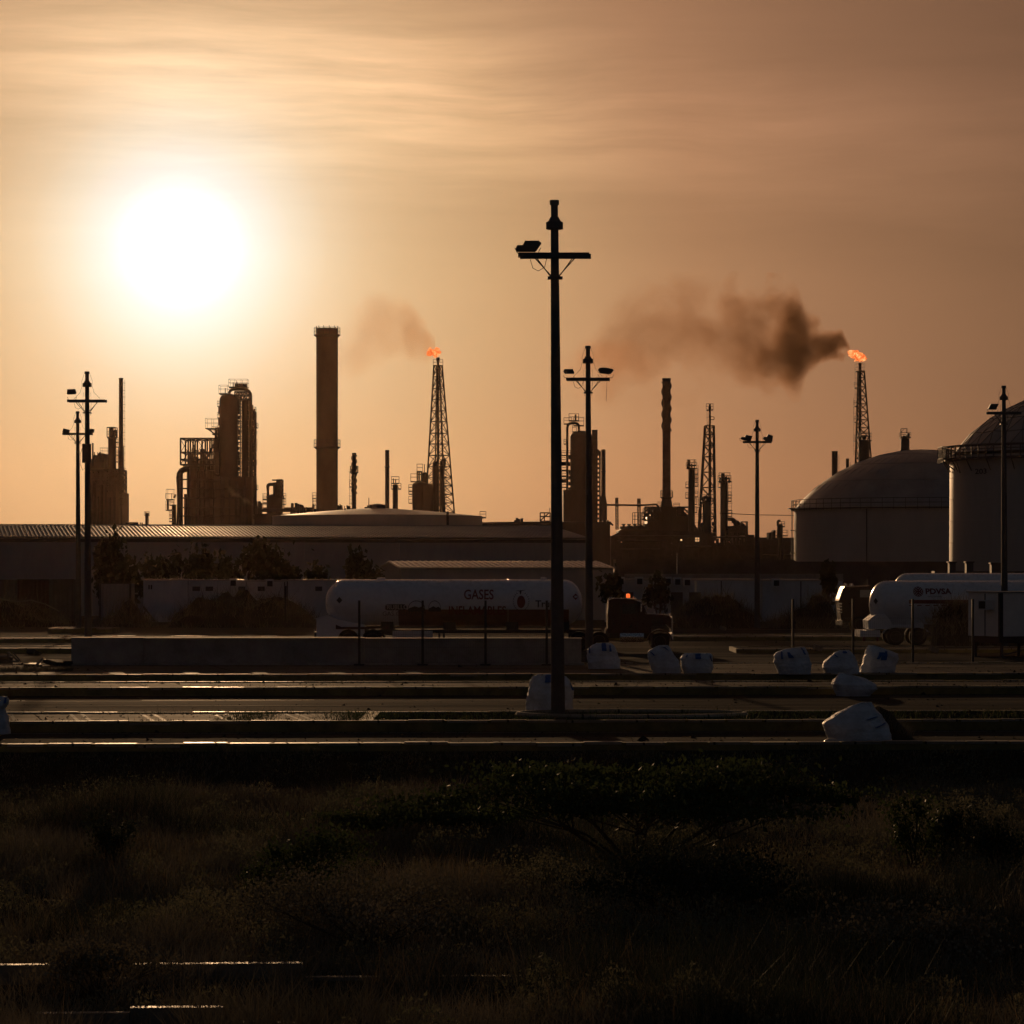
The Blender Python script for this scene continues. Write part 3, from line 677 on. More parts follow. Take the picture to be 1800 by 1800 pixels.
b9 = bag([(1183, 1478, 1484), (1187, 1474, 1502), (1191, 1470, 1516), (1196, 1465, 1526), (1203, 1463, 1541), (1211, 1467, 1541), (1221, 1471, 1530)], 93.6, 'flattened half-empty white bulk bag lying on the road below the middle bag', [], .4, 8, 0, .05)
b10 = bag([(1234, 1516, 1530), (1240, 1500, 1533), (1248, 1482, 1540), (1256, 1467, 1548), (1264, 1455, 1553), (1272, 1446, 1558), (1284, 1450, 1564), (1298, 1456, 1567)], 69.4, 'biggest white bulk bag, tipped over on the near road with earth spilling from it', [(1521, 1263, 1537, 1258), (1534, 1277, 1554, 1269)], .42, 9, 0, .04)
b1 = bag([(1224, -40, 9), (1230, -44, 14), (1238, -46, 14), (1246, -48, 8), (1253, -48, 9), (1268, -48, 14), (1287, -48, 17)], 72.3, 'white bulk bag cut off by the left edge of the picture', [(10, 1226, 9, 1236)], .42, 10, 0)
# earth spilled from the tipped bag, and dry weeds in it
F = Fr(69.8)
RAG = 1.0
def mound(name, label, x0, x1, y0, y1, h, zb, seed, mt='dirt', nx=40, ny=18, peak=.5, sharp=1.0, **k):
    m = MB(); vs = []
    for j in range(ny+1):
        for i in range(nx+1):
            a, b = i/nx, j/ny
            e = (math.sin(math.pi*(a**(math.log(.5)/math.log(peak))))*math.sin(math.pi*b))**sharp if 0 < a < 1 and 0 < b < 1 else 0
            x, y = x0+(x1-x0)*a, y0+(y1-y0)*b
            e *= 1 + .35*noise.noise(Vector((x*.9+seed, y*.9, 0)))*RAG + .15*noise.noise(Vector((x*3+seed, y*3, 0)))
            vs.append((x, y, zb-.03+h*e))
    fs = [(j*(nx+1)+i, j*(nx+1)+i+1, (j+1)*(nx+1)+i+1, (j+1)*(nx+1)+i) for j in range(ny) for i in range(nx)]
    fs.append(tuple(j*(nx+1) for j in range(ny+1)) ) if False else None
    m.add(vs, fs); return m.build(name, M[mt], smooth=True, label=label, **k)
mound('soil_heap', 'dark heap of earth spilling out of the tipped bag', F.x(1525), F.x(1612), 69.3, 70.9, .80, 0, 3, 'dirt', peak=.25, cat='soil heap')
def sp(rnd):
    a = rnd.random(); return F.x(1538+a*62), 69.9+rnd.uniform(-.4, .5), .5*(1-a)**1.4, 1
tri_mesh('heap_weeds', blades(1300, sp, .1, .42, .008, 1.0, 41), M['drygrass'], kind='stuff', label='dry uprooted weeds on the earth heap beside the tipped bag', cat='weeds')
m = MB(); m.lathe(F.x(1449), 68.2, [(.02, 0), (.20, .0), (.19, .05), (.14, .1), (.05, .135), (.01, .14)], 20)
m.build('plastic_basin', flat('pale_plastic', (.55, .45, .35), .4), None, True, label='small pale upturned basin by the kerb next to the tipped bag', cat='basin')
# broken barrier and boards left by the wall end
F = Fr(119)
m = MB(); root = thing('broken_barrier', 'broken dark metal barrier lying by the left end of the low wall', 'barrier', (F.x(16), 119, .22))
m.bar(F.p(14, 1146), F.p(14, 1163), .05); m.bar(F.p(15, 1147), F.p(32, 1162), .045); m.bar(F.p(19, 1148, .5), F.p(35, 1163, .3), .03); m.bar(F.p(3, 1163), F.p(34, 1162), .05); m.bar(F.p(14, 1155), F.p(24, 1156), .03)
m.build('frame', M['darkmetal'], root)
m = MB(); m.obox((F.x(8), 119.2, .33), (.5, .4, .3), (.2, 0, .4)); m.build('foot', M['black'], root)
F = Fr(113)
m = MB(); a, b = Vector((F.x(37), 116.2, .30)), Vector((F.x(80), 110.3, .27)); m.obox((a+b)/2, ((b-a).length, .45, .05), (0, .0, math.atan2(b.y-a.y, b.x-a.x)))
m.build('loose_board', M['kerbtop'], label='pale loose board lying across the ground by the broken barrier', cat='board')
m = MB(); m.bar((F.x(78), 110.2, .25), (F.x(89), 110.9, .62), .05); m.build('loose_board', M['wood'], label='short stick propped up at the end of the pale loose board', cat='board')
for i, (px, Yd, w) in enumerate(((62, 111.5, .5), (47, 111.8, .22), (103, 115.5, .9), (86, 116, .6), (64, 137, .35), (57, 138, .5))):
    m = MB(); xx = (px-900)/FPX*Yd; pts = []
    for k_ in range(7): pts.append((xx+w*.5*math.cos(k_*.9)*random.uniform(.6, 1), random.uniform(.02, .25)))
    m.obox((xx, Yd, (.24 if Yd < 118 else 0)+.09), (w, w*.6, .16), (.1*i, .05, .5*i)); m.obox((xx+w*.3, Yd+.1, (.24 if Yd < 118 else 0)+.06), (w*.5, w*.4, .12), (0, .2, 1.1*i))
    m.build('rubble_lump', M['black'], label=['dark lump of rubble on the pale loose board', 'smallest lump of rubble behind the kerb at the left', 'widest lump of rubble close to the end of the low wall', 'flat lump of rubble left of the widest one', 'right one of two small lumps on the far median', 'left one of two small lumps on the far median'][i], cat='rubble', group='lumps of rubble near the barrier')
def pl(rnd):
    return (rnd.uniform(0, 126)-900)/FPX*109.5, 109.5+rnd.uniform(-.4, .6), .22, 1
tri_mesh('rubble_grass', blades(1600, pl, .08, .25, .01, .8, 51), M['drygrass'], kind='stuff', label='dead grass and litter along the kerb beside the barrier', cat='litter')
# parking bay ticks on the apron
t = MB()
for px in (95, 215, 345, 465, 600, 735):
    x = (px-900)/FPX*106.7; t.add([(x-.28, 106.25+SL*x, .256), (x+.25, 106.25+SL*x, .256), (x-.1, 108.2+SL*x, .256), (x-.63, 108.2+SL*x, .256)], [(0, 1, 2, 3)])
t.build('bay_marking', M['paint'], **S)
t = MB()
for i in range(-16, 16):
    x = i*1.83+.4
    for dx in (0, .30): t.add([(x+dx-.05, 73.5+SL*x, .249), (x+dx+.05, 73.5+SL*x, .249), (x+dx-.8, 77.7+SL*x, .249), (x+dx-.9, 77.7+SL*x, .249)], [(0, 1, 2, 3)]) if x < -4.2 else None
t.build('slab_marking', M['paint'], **S)
# ------------------------------------------------------------------ warehouse and shed (turned 11 degrees)
TH = R(11.0); EX = Vector((math.cos(TH), math.sin(TH), 0)); DX = Vector((-math.sin(TH), math.cos(TH), 0))
def locf(o):                    # local frame: u runs left along the eave, v away from the camera
    o = Vector(o); return lambda u_, v_, z: (o.x - EX.x*u_ + DX.x*v_, o.y - EX.y*u_ + DX.y*v_, z)
def ribbed(mb, q, u0, u1, v0, z0, v1, z1, pitch, hgt, top=.35, thick=.05, t0=0):
    """corrugated sheet with real ribs"""
    n = int((u1-u0)/pitch); vs = []; cols = []
    for i in range(n+1):
        a = u0+(u1-u0)*i/n
        for du, dz in ((0, 0), (pitch*.45, 0), (pitch*.55, hgt), (pitch*.9, hgt)):
            if a+du <= u1+.01: cols.append((a+du, dz))
    for vv, zz in ((v0, z0), (v1, z1)):
        for a, dz in cols: vs.append(q(a, vv, zz+dz))
    m = len(cols); mb.add(vs, [(i+1, i, m+i, m+i+1) for i in range(m-1)])
    vs = [q(u0, v0, z0-thick), q(u1, v0, z0-thick), q(u1, v1, z1-thick), q(u0, v1, z1-thick)]
    mb.add(vs, [(0, 1, 2, 3)])
def qbox(mb, q, u0, u1, v0, v1, z0, z1):
    vs = [q(u_, v_, z) for z in (z0, z1) for u_, v_ in ((u0, v0), (u1, v0), (u1, v1), (u0, v1))]
    return mb.add(vs, [(0,1,2,3),(4,7,6,5),(0,4,5,1),(1,5,6,2),(2,6,7,3),(3,7,4,0)])
o = Vector((6.24, 254, 0)); q = locf(o)
wh = thing('warehouse', 'very long grey warehouse with a low corrugated roof across the left half', 'warehouse', o)
ZE, ZR, VD = 6.50, 7.66, 14.6
m = MB(); ribbed(m, q, -.3, 68, -.35, ZE-.02, VD, ZR, .34, .085); m.build('roof', M['roof'], wh)
m = MB(); ribbed(m, q, -.3, 68, 2*VD, ZE, VD, ZR, .30, .055); m.build('roof', M['roof'], wh)
m = MB(); qbox(m, q, -.3, 68, VD-.35, VD+.35, ZR+.03, ZR+.10); m.build('ridge_cap', M['roof'], wh)
m = MB(); a = 0
qbox(m, q, 0, 67, .125, .2, 0, ZE-.13)
while a < 67: qbox(m, q, a, min(a+7.98, 67), .0+.004*(int(a) % 3), .12, 0, ZE-.12); a += 8
m.add([q(0, .12, 0), q(0, 2*VD-.3, 0), q(0, 2*VD-.3, ZE-.1), q(0, VD, ZR-.1), q(0, .12, ZE-.12)], [(4, 3, 2, 1, 0)])
m.build('wall', M['wallm'], wh)
m = MB(); qbox(m, q, -.2, 67, -.06, .0-.002, ZE-.42, ZE-.16); 
m.build('gutter', M['darkmetal'], wh)
for i, a in enumerate((9.5, 30)):
    m = MB(); qbox(m, q, a, a+4.2, -.03, -.003, 0, 4.3); m.build('door', M['steel'], wh)
# lower shed in front
Fs = Fr(222); o = Vector((Fs.x(1084), 227.2, 0)); q = locf(o)
sh = thing('shed', 'lower grey shed with a ribbed lean roof in front of the warehouse', 'shed', o)
m = MB(); ribbed(m, q, 0, 16.6, -.3, 3.97, 5.1, 4.45, .45, .07); m.build('roof', M['sheet'], sh)
m = MB(); ribbed(m, q, 0, 16.6, 10.5, 3.97, 5.1, 4.45, .45, .05); m.build('roof', M['roof'], sh)
m = MB(); m.add([q(.15, 0, 0), q(16.4, 0, 0), q(16.4, 10.2, 0), q(.15, 10.2, 0), q(.15, 0, 3.86), q(16.4, 0, 3.86), q(16.4, 10.2, 3.86), q(.15, 10.2, 3.86), q(.15, 5.1, 4.34), q(16.4, 5.1, 4.34)],
                [(0, 4, 5, 1), (1, 5, 9, 6, 2), (2, 6, 7, 3), (3, 7, 8, 4, 0)]); m.build('wall', M['wallm'], sh)
m = MB(); qbox(m, q, -.05, .1, -.32, -.12, 3.9, 4.62); m.build('corner_post', M['kerbtop'], sh)

# ------------------------------------------------------------------ porta cabins
def cabin(px0, px1, Y, ytop, label, wins=(), acs=(), base=0, depth=2.6, skew=.05, doors=(), seams=()):
    F = Fr(Y); x0, x1 = F.x(px0), F.x(px1); z1 = F.z(ytop); root = thing('porta_cabin', label, 'cabin', ((x0+x1)/2, Y, base), 'pale site cabins')
    def Q(mb, a0, a1, b0, b1, c0, c1):
        f = lambda x, y: (x + (Y-y)*0 - skew*(y-Y)*4, y + skew*(x-x0))
        vs = [(*f(x, y), z) for z in (c0, c1) for x, y in ((a0, b0), (a1, b0), (a1, b1), (a0, b1))]
        return mb.add(vs, [(0,3,2,1),(4,5,6,7),(0,1,5,4),(1,2,6,5),(2,3,7,6),(3,0,4,7)])
    m = MB(); Q(m, x0, x1, Y, Y+depth, base+.12, z1-.1); m.build('body', M['cabin'], root)
    m = MB(); Q(m, x0-.06, x1+.06, Y-.07, Y+depth+.06, z1-.096, z1)
    for i in range(int((x1-x0)/.5)): Q(m, x0+.5*i, x0+.5*i+.07, Y-.06, Y+depth+.05, z1+.002, z1+.035)
    m.build('roof', M['sheet'], root)
    for px, w, ya, yb in wins:
        m = MB(); Q(m, F.x(px)-w/2, F.x(px)+w/2, Y-.02, Y-.003, F.z(yb), F.z(ya)); wn = m.build('window', M['dark'], root)
        m = MB(); Q(m, F.x(px)-w/2-.05, F.x(px)+w/2+.05, Y-.04, Y-.023, F.z(yb)-.05, F.z(yb)); m.build('sill', M['cabin'], wn)
    for px in doors:
        m = MB(); Q(m, F.x(px)-.42, F.x(px)+.42, Y-.03, Y-.004, base+.15, base+2.25); m.build('door', M['steel'], root)
    for px in seams:
        m = MB(); Q(m, F.x(px)-.04, F.x(px)+.04, Y-.02, Y-.005, base+.15, z1-.12); m.build('joint_strip', M['darkmetal'], root)
    for px, yt in acs:
        m = MB(); Q(m, F.x(px)-.26, F.x(px)+.26, Y-.42, Y-.06, F.z(yt)-.62, F.z(yt)); ac = m.build('air_conditioner', M['cabin'], root)
        m = MB(); Q(m, F.x(px)-.19, F.x(px)+.19, Y-.44, Y-.422, F.z(yt)-.52, F.z(yt)-.12); m.build('grille', M['black'], ac)
    return root
cabin(252, 330, 212, 1018, 'white site cabin at the left end of its row, with slit windows', [(262, .12, 1028, 1036), (266, .12, 1028, 1036)], [], skew=.03)
cabin(331, 432, 212.6, 1019, 'white site cabin with two small windows, behind the brush heap', [(345, .55, 1031, 1039), (368, .55, 1031, 1039), (425, .5, 1031, 1039)], [(410, 1017)], skew=.02)
cabin(434, 502, 213, 1020, 'white site cabin with one small window, next to the two-windowed one', [(459, .5, 1031, 1039)], [(473, 1018)], seams=(500,))
cabin(503, 668, 214, 1019, 'plain white site cabin whose end hides behind the tank trailer', [(560, .5, 1031, 1039)], [], seams=(505,))
cabin(1078, 1222, 211, 1018, 'white site cabin with five wall air conditioners, behind the red tractor', [(1142, .5, 1032, 1052), (1156, .45, 1034, 1052)], [(1089, 1014), (1122, 1014), (1172, 1014), (1189, 1015), (1206, 1016)], doors=(1103, 1190, 1222))
cabin(1224, 1338, 212, 1018, 'bluish white site cabin directly behind the lone light pole', [], [], seams=(1268,))
cabin(1340, 1482, 212.5, 1019, 'bluish white site cabin to the right of the lone light pole', [], [(1362, 1017)], seams=(1408,))
m = MB(); F = Fr(236); m.box(F.x(1098), F.x(1482), 236, 236.25, 0, F.z(1010)); m.box(F.x(1098), F.x(1482), 235.9, 236.35, F.z(1010)+.003, F.z(1010)+.06)
m.build('boundary_wall', M['concrete'], label='low boundary wall with a lit top behind the cabins on the right', cat='wall')
# dark containers on the far left
def container(px0, px1, Y, yt, label, mt='steel', dark=True):
    F = Fr(Y); root = thing('shipping_container', label, 'container', ((F.x(px0)+F.x(px1))/2, Y, 0), 'dark containers at the left'); x0, x1 = F.x(px0), F.x(px1); z1 = F.z(yt)
    m = MB(); n = int((x1-x0)/.3); pts = []
    for i in range(n):
        a = x0+(x1-x0)*i/n; w = (x1-x0)/n; pts += [(a, 0), (a+w*.35, 0), (a+w*.5, .06), (a+w*.85, .06)]
    pts.append((x1, 0)); vs = [(a, Y+d, z) for z in (.12, z1) for a, d in pts]; k = len(pts)
    m.add(vs, [(i, i+1, k+i+1, k+i) for i in range(k-1)]); m.box(x0, x1, Y+.1, Y+2.5, .1, z1-.01); m.build('body', M[mt], root)
    m = MB()
    for a in (x0, x1): m.box(a-.07, a+.07, Y-.05, Y+.1, .0, z1+.02)
    m.box(x0+.07, x1-.07, Y-.04, Y+.095, z1-.02, z1+.05); m.build('frame', M['darkmetal'], root); return root
container(-40, 28, 214, 1020, 'bluish dark container at the far left edge', 'steel'); container(29, 88, 214.5, 1019, 'plain dark container, second from the left edge', 'redbrown'); container(90, 132, 215, 1019, 'short dark container just left of the pair of light poles', 'steel')
container(176, 229, 214, 1026, 'grey container just right of the pair of light poles', 'wallm')
# brush and soil heaps along the far yard edge
fy = lambda px, Y: (px-900)/FPX*Y
RAG = 1.9
def heap(px0, px1, Y, ytop, label, seed, peak=.5, weeds=900, sharp=.7, Ydep=5):
    F = Fr(Y); h = F.z(ytop)/1.05; weeds *= 3; x0, x1 = F.x(px0), F.x(px1)
    ob = mound('brush_heap', label, x0, x1, Y-Ydep/2, Y+Ydep/2, h, 0, seed, 'dirt', 46, 14, peak, sharp, cat='brush heap', group='heaps of earth and brush along the far yard edge')
    me = ob.data; vv = [tuple(v_.co + ob.location) for v_ in me.vertices]
    def pt(r_):
        p_ = r_.choice(vv); return (p_[0]+r_.gauss(0, .3), p_[1]+r_.gauss(0, .2), p_[2]-.05, r_.choice([.5, .8, 1, 1.7]))
    t = tri_mesh('twigs', blades(weeds, pt, .15, .7, .02, 1.2, seed+90), M['drygrass']); t.parent = ob; t.matrix_parent_inverse = Matrix.Translation(-ob.location)
heap(-30, 112, 204, 1060, 'long low heap with a pale hose over it, at the far left', 61, .35)
heap(165, 272, 203, 1066, 'pointed earth heap between the containers and the white cabins', 62, .6, 700, 1.0)
heap(300, 560, 202, 1050, 'wide brush heap in front of the white cabins', 63, .45, 1600, .55)
heap(1186, 1330, 200, 1051, 'wide brush heap between the red tractor and the lone light pole', 64, .45, 1100, .5)
heap(1332, 1475, 199, 1052, 'brush heap behind the fence, left of the small red cab', 65, .75, 1100, .8)
heap(1640, 1730, 146, 1071, 'dark brush pile in front of the wheels of the white tank trailer', 66, .5, 900, .35, 2.2)
m = MB(); F = Fr(203); m.tube([F.p(-4, 1052), F.p(30, 1058), F.p(55, 1055), F.p(80, 1062), F.p(104, 1074)], .05, 5); m.build('hose', M['kerbtop'], label='pale hose lying over the heap at the far left', cat='hose')
m = MB(); F = Fr(206); m.bar(F.p(252, 1066), F.p(272, 1092), .09); m.build('leaning_pole', M['wood'], label='dark pole leaning against the first white cabin', cat='pole')
for i, (px, py, w, Yd) in enumerate(((92, 1090, 1.0, 206), (232, 1090, .4, 205), (1270, 1104, .3, 190), (1640, 1141, .3, 128), (1436, 1138, .3, 130))):
    F = Fr(Yd); m = MB(); m.obox(F.p(px, py), (w, .2, .22), (.2, .3, .4)); m.obox((F.x(px)+w*.3, Yd+.1, F.z(py)-.06), (w*.5, .3, .2), (0, .5, 1))
    m.build('scrap', M['kerbtop'], label=['heap of pale litter below the far left heap', 'scrap of pale litter beside the pointed earth heap', 'scrap of pale litter left of the lone light pole base', 'bright scrap caught in the fence below the white tank trailer', 'bright scrap caught in the fence above the two open bags'][i], cat='litter', group='pale scraps of litter')
# trees before the warehouse
def ftree(px, Y, w_px, top, label, n, seed, **k):
    F = Fr(Y); h = F.z(top); return leafy('tree', label, 'tree', (F.x(px), Y, 0), w_px*F.k, w_px*F.k*.8, h, n, .30, seed, 'leaf', group='trees in front of the warehouse', **k)
ftree(200, 224, 68, 955, 'dense dark tree against the warehouse, right of the pair of light poles', 2600, 71, nl=9, low=.3)
ftree(285, 222, 66, 982, 'low bushy tree above the left end of the white cabins', 1300, 72, low=.4)
ftree(350, 221, 54, 976, 'middle bushy tree above the white cabins, left of the tallest', 1200, 73, low=.4)
ftree(398, 221, 44, 986, 'lowest bushy tree above the white cabins', 900, 74, low=.45)
ftree(474, 222, 104, 962, 'broadest tree above the white cabins with spiky top', 2600, 75, nl=10, low=.35)
ftree(560, 220, 40, 1000, 'small shrubby tree left of the shed, nearly hidden by the tank trailer', 500, 77, low=.5)
ftree(630, 220, 62, 976, 'sparse tree in front of the left gable of the shed', 1100, 76, low=.4)
ftree(1076, 209, 40, 1017, 'dark bush at the left end of the cabin with air conditioners', 420, 78, low=.2)
ftree(1158, 208.5, 46, 1014, 'climbing bush between the air conditioners of the cabin', 230, 79, low=.3)
ftree(1456, 206, 22, 1004, 'round-headed small tree left of the small red cab', 700, 80, low=.6, nl=5)
m = MB(); F = Fr(200)
for px, pt_, pb in ((560, 1030, 1098), (562.5, 1030, 1098)): pass
m.bar(F.p(502, 1030), (F.x(502), 200, 0), .09); m.build('short_post', M['blackp'], label='dark post standing before the plain white cabin', cat='post')

# ------------------------------------------------------------------ marks on curved tanks
def text_mesh(txt, size, bold=0, sx=1.0):
    cu = bpy.data.curves.new('t', 'FONT'); cu.body = txt; cu.size = size; cu.align_x = 'CENTER'; cu.align_y = 'CENTER'; cu.offset = bold; cu.resolution_u = 3
    ob = bpy.data.objects.new('t', cu); COL.objects.link(ob); bpy.context.view_layer.update()
    me = bpy.data.meshes.new_from_object(ob); bpy.data.objects.remove(ob); bpy.data.curves.remove(cu)
    vs = [(v_.co.x*sx, v_.co.y) for v_ in me.vertices]; fs = [tuple(p_.vertices) for p_ in me.polygons]; bpy.data.meshes.remove(me)
    return vs, fs
def project(name, vs, fs, fy_, mat_, parent, cx, cz, off=.012, **k):
    """lays a flat shape (x,z) onto a curved surface whose front is y = fy_(x,z)"""
    bm = bmesh.new(); vv = [bm.verts.new((cx+a, 0, cz+b)) for a, b in vs]
    for f in fs:
        try: bm.faces.new([vv[i] for i in f])
        except ValueError: pass
    zs = [v_.co.z for v_ in bm.verts]; z = min(zs)+.06
    while z < max(zs):
        bmesh.ops.bisect_plane(bm, geom=bm.verts[:]+bm.edges[:]+bm.faces[:], plane_co=(0, 0, z), plane_no=(0, 0, 1)); z += .08
    for v_ in bm.verts: v_.co.y = fy_(v_.co.x, v_.co.z)-off
    o0 = WL[parent]
    for v_ in bm.verts: v_.co -= o0
    me = bpy.data.meshes.new(name); bm.to_mesh(me); bm.free(); me.materials.append(mat_)
    ob = bpy.data.objects.new(name, me); COL.objects.link(ob); ob.parent = parent; WL[ob] = o0.copy(); return tag(ob, **k)
def capsule(mb, x0, x1, cy, cz, Rr, hl, n=48):
    prof = []
    for i in range(11): a = math.pi/2*i/10; prof.append((x0+hl-hl*math.cos(a), Rr*math.sin(a)))
    for i in range(10, -1, -1): a = math.pi/2*i/10; prof.append((x1-hl+hl*math.cos(a), Rr*math.sin(a)))
    vs = []
    for x, r_ in prof:
        for i in range(n): t = 2*math.pi*i/n; vs.append((x, cy+max(r_, .004)*math.cos(t), cz+max(r_, .004)*math.sin(t)))
    k = len(prof); fs = [(j*n+i, j*n+(i+1) % n, (j+1)*n+(i+1) % n, (j+1)*n+i) for j in range(k-1) for i in range(n)]
    fs += [tuple(range(n)), tuple(range(k*n-1, (k-1)*n-1, -1))]
    return mb.add(vs, fs)
def capfront(x0, x1, cy, cz, Rr, hl):
    def f(x, z):
        r_ = Rr
        if x < x0+hl: r_ = Rr*math.sqrt(max(0, 1-((x0+hl-x)/hl)**2))
        if x > x1-hl: r_ = Rr*math.sqrt(max(0, 1-((x-x1+hl)/hl)**2))
        return cy - math.sqrt(max(0, r_*r_-(z-cz)**2))
    return f
def rect(w, h): return [(-w/2, -h/2), (w/2, -h/2), (w/2, h/2), (-w/2, h/2)], [(0, 1, 2, 3)]
def disc(r_, n=28, ry=None): return [(r_*math.cos(6.2832*i/n), (ry or r_)*math.sin(6.2832*i/n)) for i in range(n)], [tuple(range(n))]
def wheels(root, F, cxs, cz, r_, Y, w=.3, both=True):
    for x in cxs:
        for y in ((Y, Y+1.9) if both else (Y,)):
            m = MB(); m.wheel(x, y+w/2, cz, r_, w); t = m.build('wheel', M['rubber'], root, True)
            m = MB(); m.wheel(x, y+w/2, cz, r_, w, rim=1); m.build('rim', M['steel'], t, True)

# ------------------------------------------------------------------ gas tank trailer behind the wall
Y0 = 144.0; F = Fr(Y0); x0, x1 = F.x(570), F.x(1024.5); cz, Rr, hl = F.z(1019)-1.12, 1.12, .88; cy = Y0+1.14
tr = thing('tank_trailer', 'long white gas tank trailer with red lower half behind the low wall', 'tank trailer', ((x0+x1)/2, cy, 0))
m = MB(); capsule(m, x0, x1, cy, cz, Rr, hl); tk = m.build('tank', M['whitep'], tr, True)
ff = capfront(x0, x1, cy, cz, Rr, hl)
m = MB()      # red-brown lower band wraps the belly between the heads
n = 16; vs = []
for xx in (F.x(700), F.x(1000)):
    for i in range(n+1): t = math.pi*1.09 + (math.pi*.42)*i/n; vs.append((xx, cy+(Rr+.008)*math.cos(t), cz+(Rr+.008)*math.sin(t)))
m.add(vs, [(i, i+1, n+2+i, n+1+i) for i in range(n)]); m.build('red_band', M['band'], tk)
m = MB(); 
for px in (640, 742, 893): 
    xx = F.x(px); m.tube([(xx, cy+(Rr+.004)*math.cos(t), cz+(Rr+.004)*math.sin(t)) for t in [6.2832*i/40 for i in range(40)]], .012, 4, True)
m.build('weld_seam', M['whitep'], tk)
m = MB(); m.lathe(F.x(956), cy, [(.0, cz+Rr+.12), (.14, cz+Rr+.11), (.16, cz+Rr-.04)], 16); m.build('manhole', M['whitep'], tk)
m = MB()
for sx in (-.2, .2): m.tube([(F.x(585)+sx*.0, cy+sx, cz-.2), (F.x(572), cy+sx, cz+.2), (F.x(578), cy+sx, cz+.75), (F.x(594), cy+sx, cz+Rr+.02)], .018, 5)
for i in range(7): a_ = R(10+i*13); m.bar((x0+hl-(hl+.03)*math.cos(a_), cy-.2, cz+(Rr+.03)*math.sin(a_)), (x0+hl-(hl+.03)*math.cos(a_), cy+.2, cz+(Rr+.03)*math.sin(a_)), .014)
m.build('rear_ladder', M['darkmetal'], tk)
m = MB(); m.lathe(F.x(668), cy, [(.0, cz+Rr+.10), (.20, cz+Rr+.09), (.22, cz+Rr-.04)], 16); m.build('safety_valve', M['whitep'], tk)
def txt(s, px, py, hpx, mt, F=F, par=tk, f_=None, bold=0, sx=1.0, nm='lettering'):
    vs, fs = text_mesh(s, hpx*F.k*1.42, bold, sx); return project(nm, vs, fs, f_ or ff, M[mt], par, F.x(px), F.z(py), label=None)
txt('GASES', 841.5, 1046, 17, 'letter_red', bold=.012, sx=.78)
txt('INFLAMABLES', 839, 1074, 15, 'letter_red', bold=.012, sx=.78)
vs, fs = [], []
w, h = 39*F.k, 11*F.k
pill = [(-w/2+h/2+h/2*math.cos(a), h/2*math.sin(a)) for a in [math.pi/2+math.pi*i/8 for i in range(9)]] + [(w/2-h/2+h/2*math.cos(a), h/2*math.sin(a)) for a in [-math.pi/2+math.pi*i/8 for i in range(9)]]
project('name_plate', pill, [tuple(range(18))], ff, M['letter_dark'], tk, F.x(695.5), F.z(1067.5))
vs, fs = text_mesh('TRUJILLO', 8*F.k*1.42, .003, .92); project('lettering', vs, fs, ff, M['letter_white'], tk, F.x(695.5), F.z(1067.5), .02)
txt('GAS COMPANY', 711, 1079, 7.5, 'letter_dark', sx=1.05)
txt('Trujillo', 966, 1062, 12, 'letter_dark', bold=.01)
# two hill emblems, the wreath emblem and hazard diamonds
for px, w_ in ((732, 15), (764, 11)):
    w_ *= F.k; arc = [(w_*math.cos(a), -.12+.38*math.sin(a)) for a in [math.pi*i/14 for i in range(15)]]; arc2 = [(x*.93, -.12+(z+.12)*.90) for x, z in arc]
    project('hill_emblem', arc+arc2, [(i, i+1, 16+i, 15+i) for i in range(14)], ff, M['letter_dark'], tk, F.x(px), F.z(1065))
    hill = [(-w_, -.22), (w_, -.22), (w_, -.08), (w_*.6, .02), (w_*.25, -.03), (-w_*.2, .04), (-w_*.6, -.02), (-w_, -.08)]
    project('hill_emblem', hill, [tuple(range(8))], ff, M['letter_dark'], tk, F.x(px), F.z(1067))
vs, fs = disc(.20, 24, .30); project('seal_emblem', vs, fs, ff, M['letter_red'], tk, F.x(916), F.z(1058))
vs, fs = [], []
for sx in (-1, 1):
    for i in range(9):
        a = R(-60+15*i); c_ = (sx*.36*math.cos(a), .44*math.sin(a)); b_ = len(vs)
        vs += [(c_[0]-.035, c_[1]-.03), (c_[0]+.035, c_[1]-.02), (c_[0]+.05*sx, c_[1]+.05)]; fs.append((b_, b_+1, b_+2))
project('wreath_emblem', vs, fs, ff, M['letter_dark'], tk, F.x(916), F.z(1057))
project('wreath_emblem', [(-.26, .08), (-.05, .04), (-.02, -.1), (.02, -.1), (.05, .04), (.26, .12), (.05, .09), (0, .10), (-.05, .08)], [tuple(range(9))], ff, M['letter_dark'], tk, F.x(915), F.z(1041))
for px, py in ((596.5, 1055), (1012, 1049)):
    project('hazard_diamond', [(0, -.16), (.15, 0), (0, .16), (-.15, 0)], [(0, 1, 2, 3)], ff, M['placard' if px > 900 else 'letter_dark'], tk, F.x(px), F.z(py), .015)
m = MB(); m.box(F.x(560), F.x(1058), Y0+.55, Y0+.75, .82, 1.02); m.box(F.x(560), F.x(1058), Y0+1.55, Y0+1.75, .82, 1.02)
for px in (600, 680, 790, 900, 990): m.box(F.x(px)-.06, F.x(px)+.06, Y0+.76, Y0+1.54, .84, 1.0); m.box(F.x(px)-.3, F.x(px)+.3, Y0+.5, Y0+1.8, 1.025, cz-.85)
m.build('chassis', M['blackp'], tr)
m = MB(); zt, zb = F.z(1087), F.z(1120)        # pale rear cabinet with a slanting lid
m.prism([(F.x(556), zb), (F.x(640), zb), (F.x(640), F.z(1098)), (F.x(596), F.z(1090)), (F.x(576), F.z(1082)), (F.x(556), F.z(1089))], Y0+.1, Y0+2.2); m.build('rear_cabinet', M['whitep'], tr)
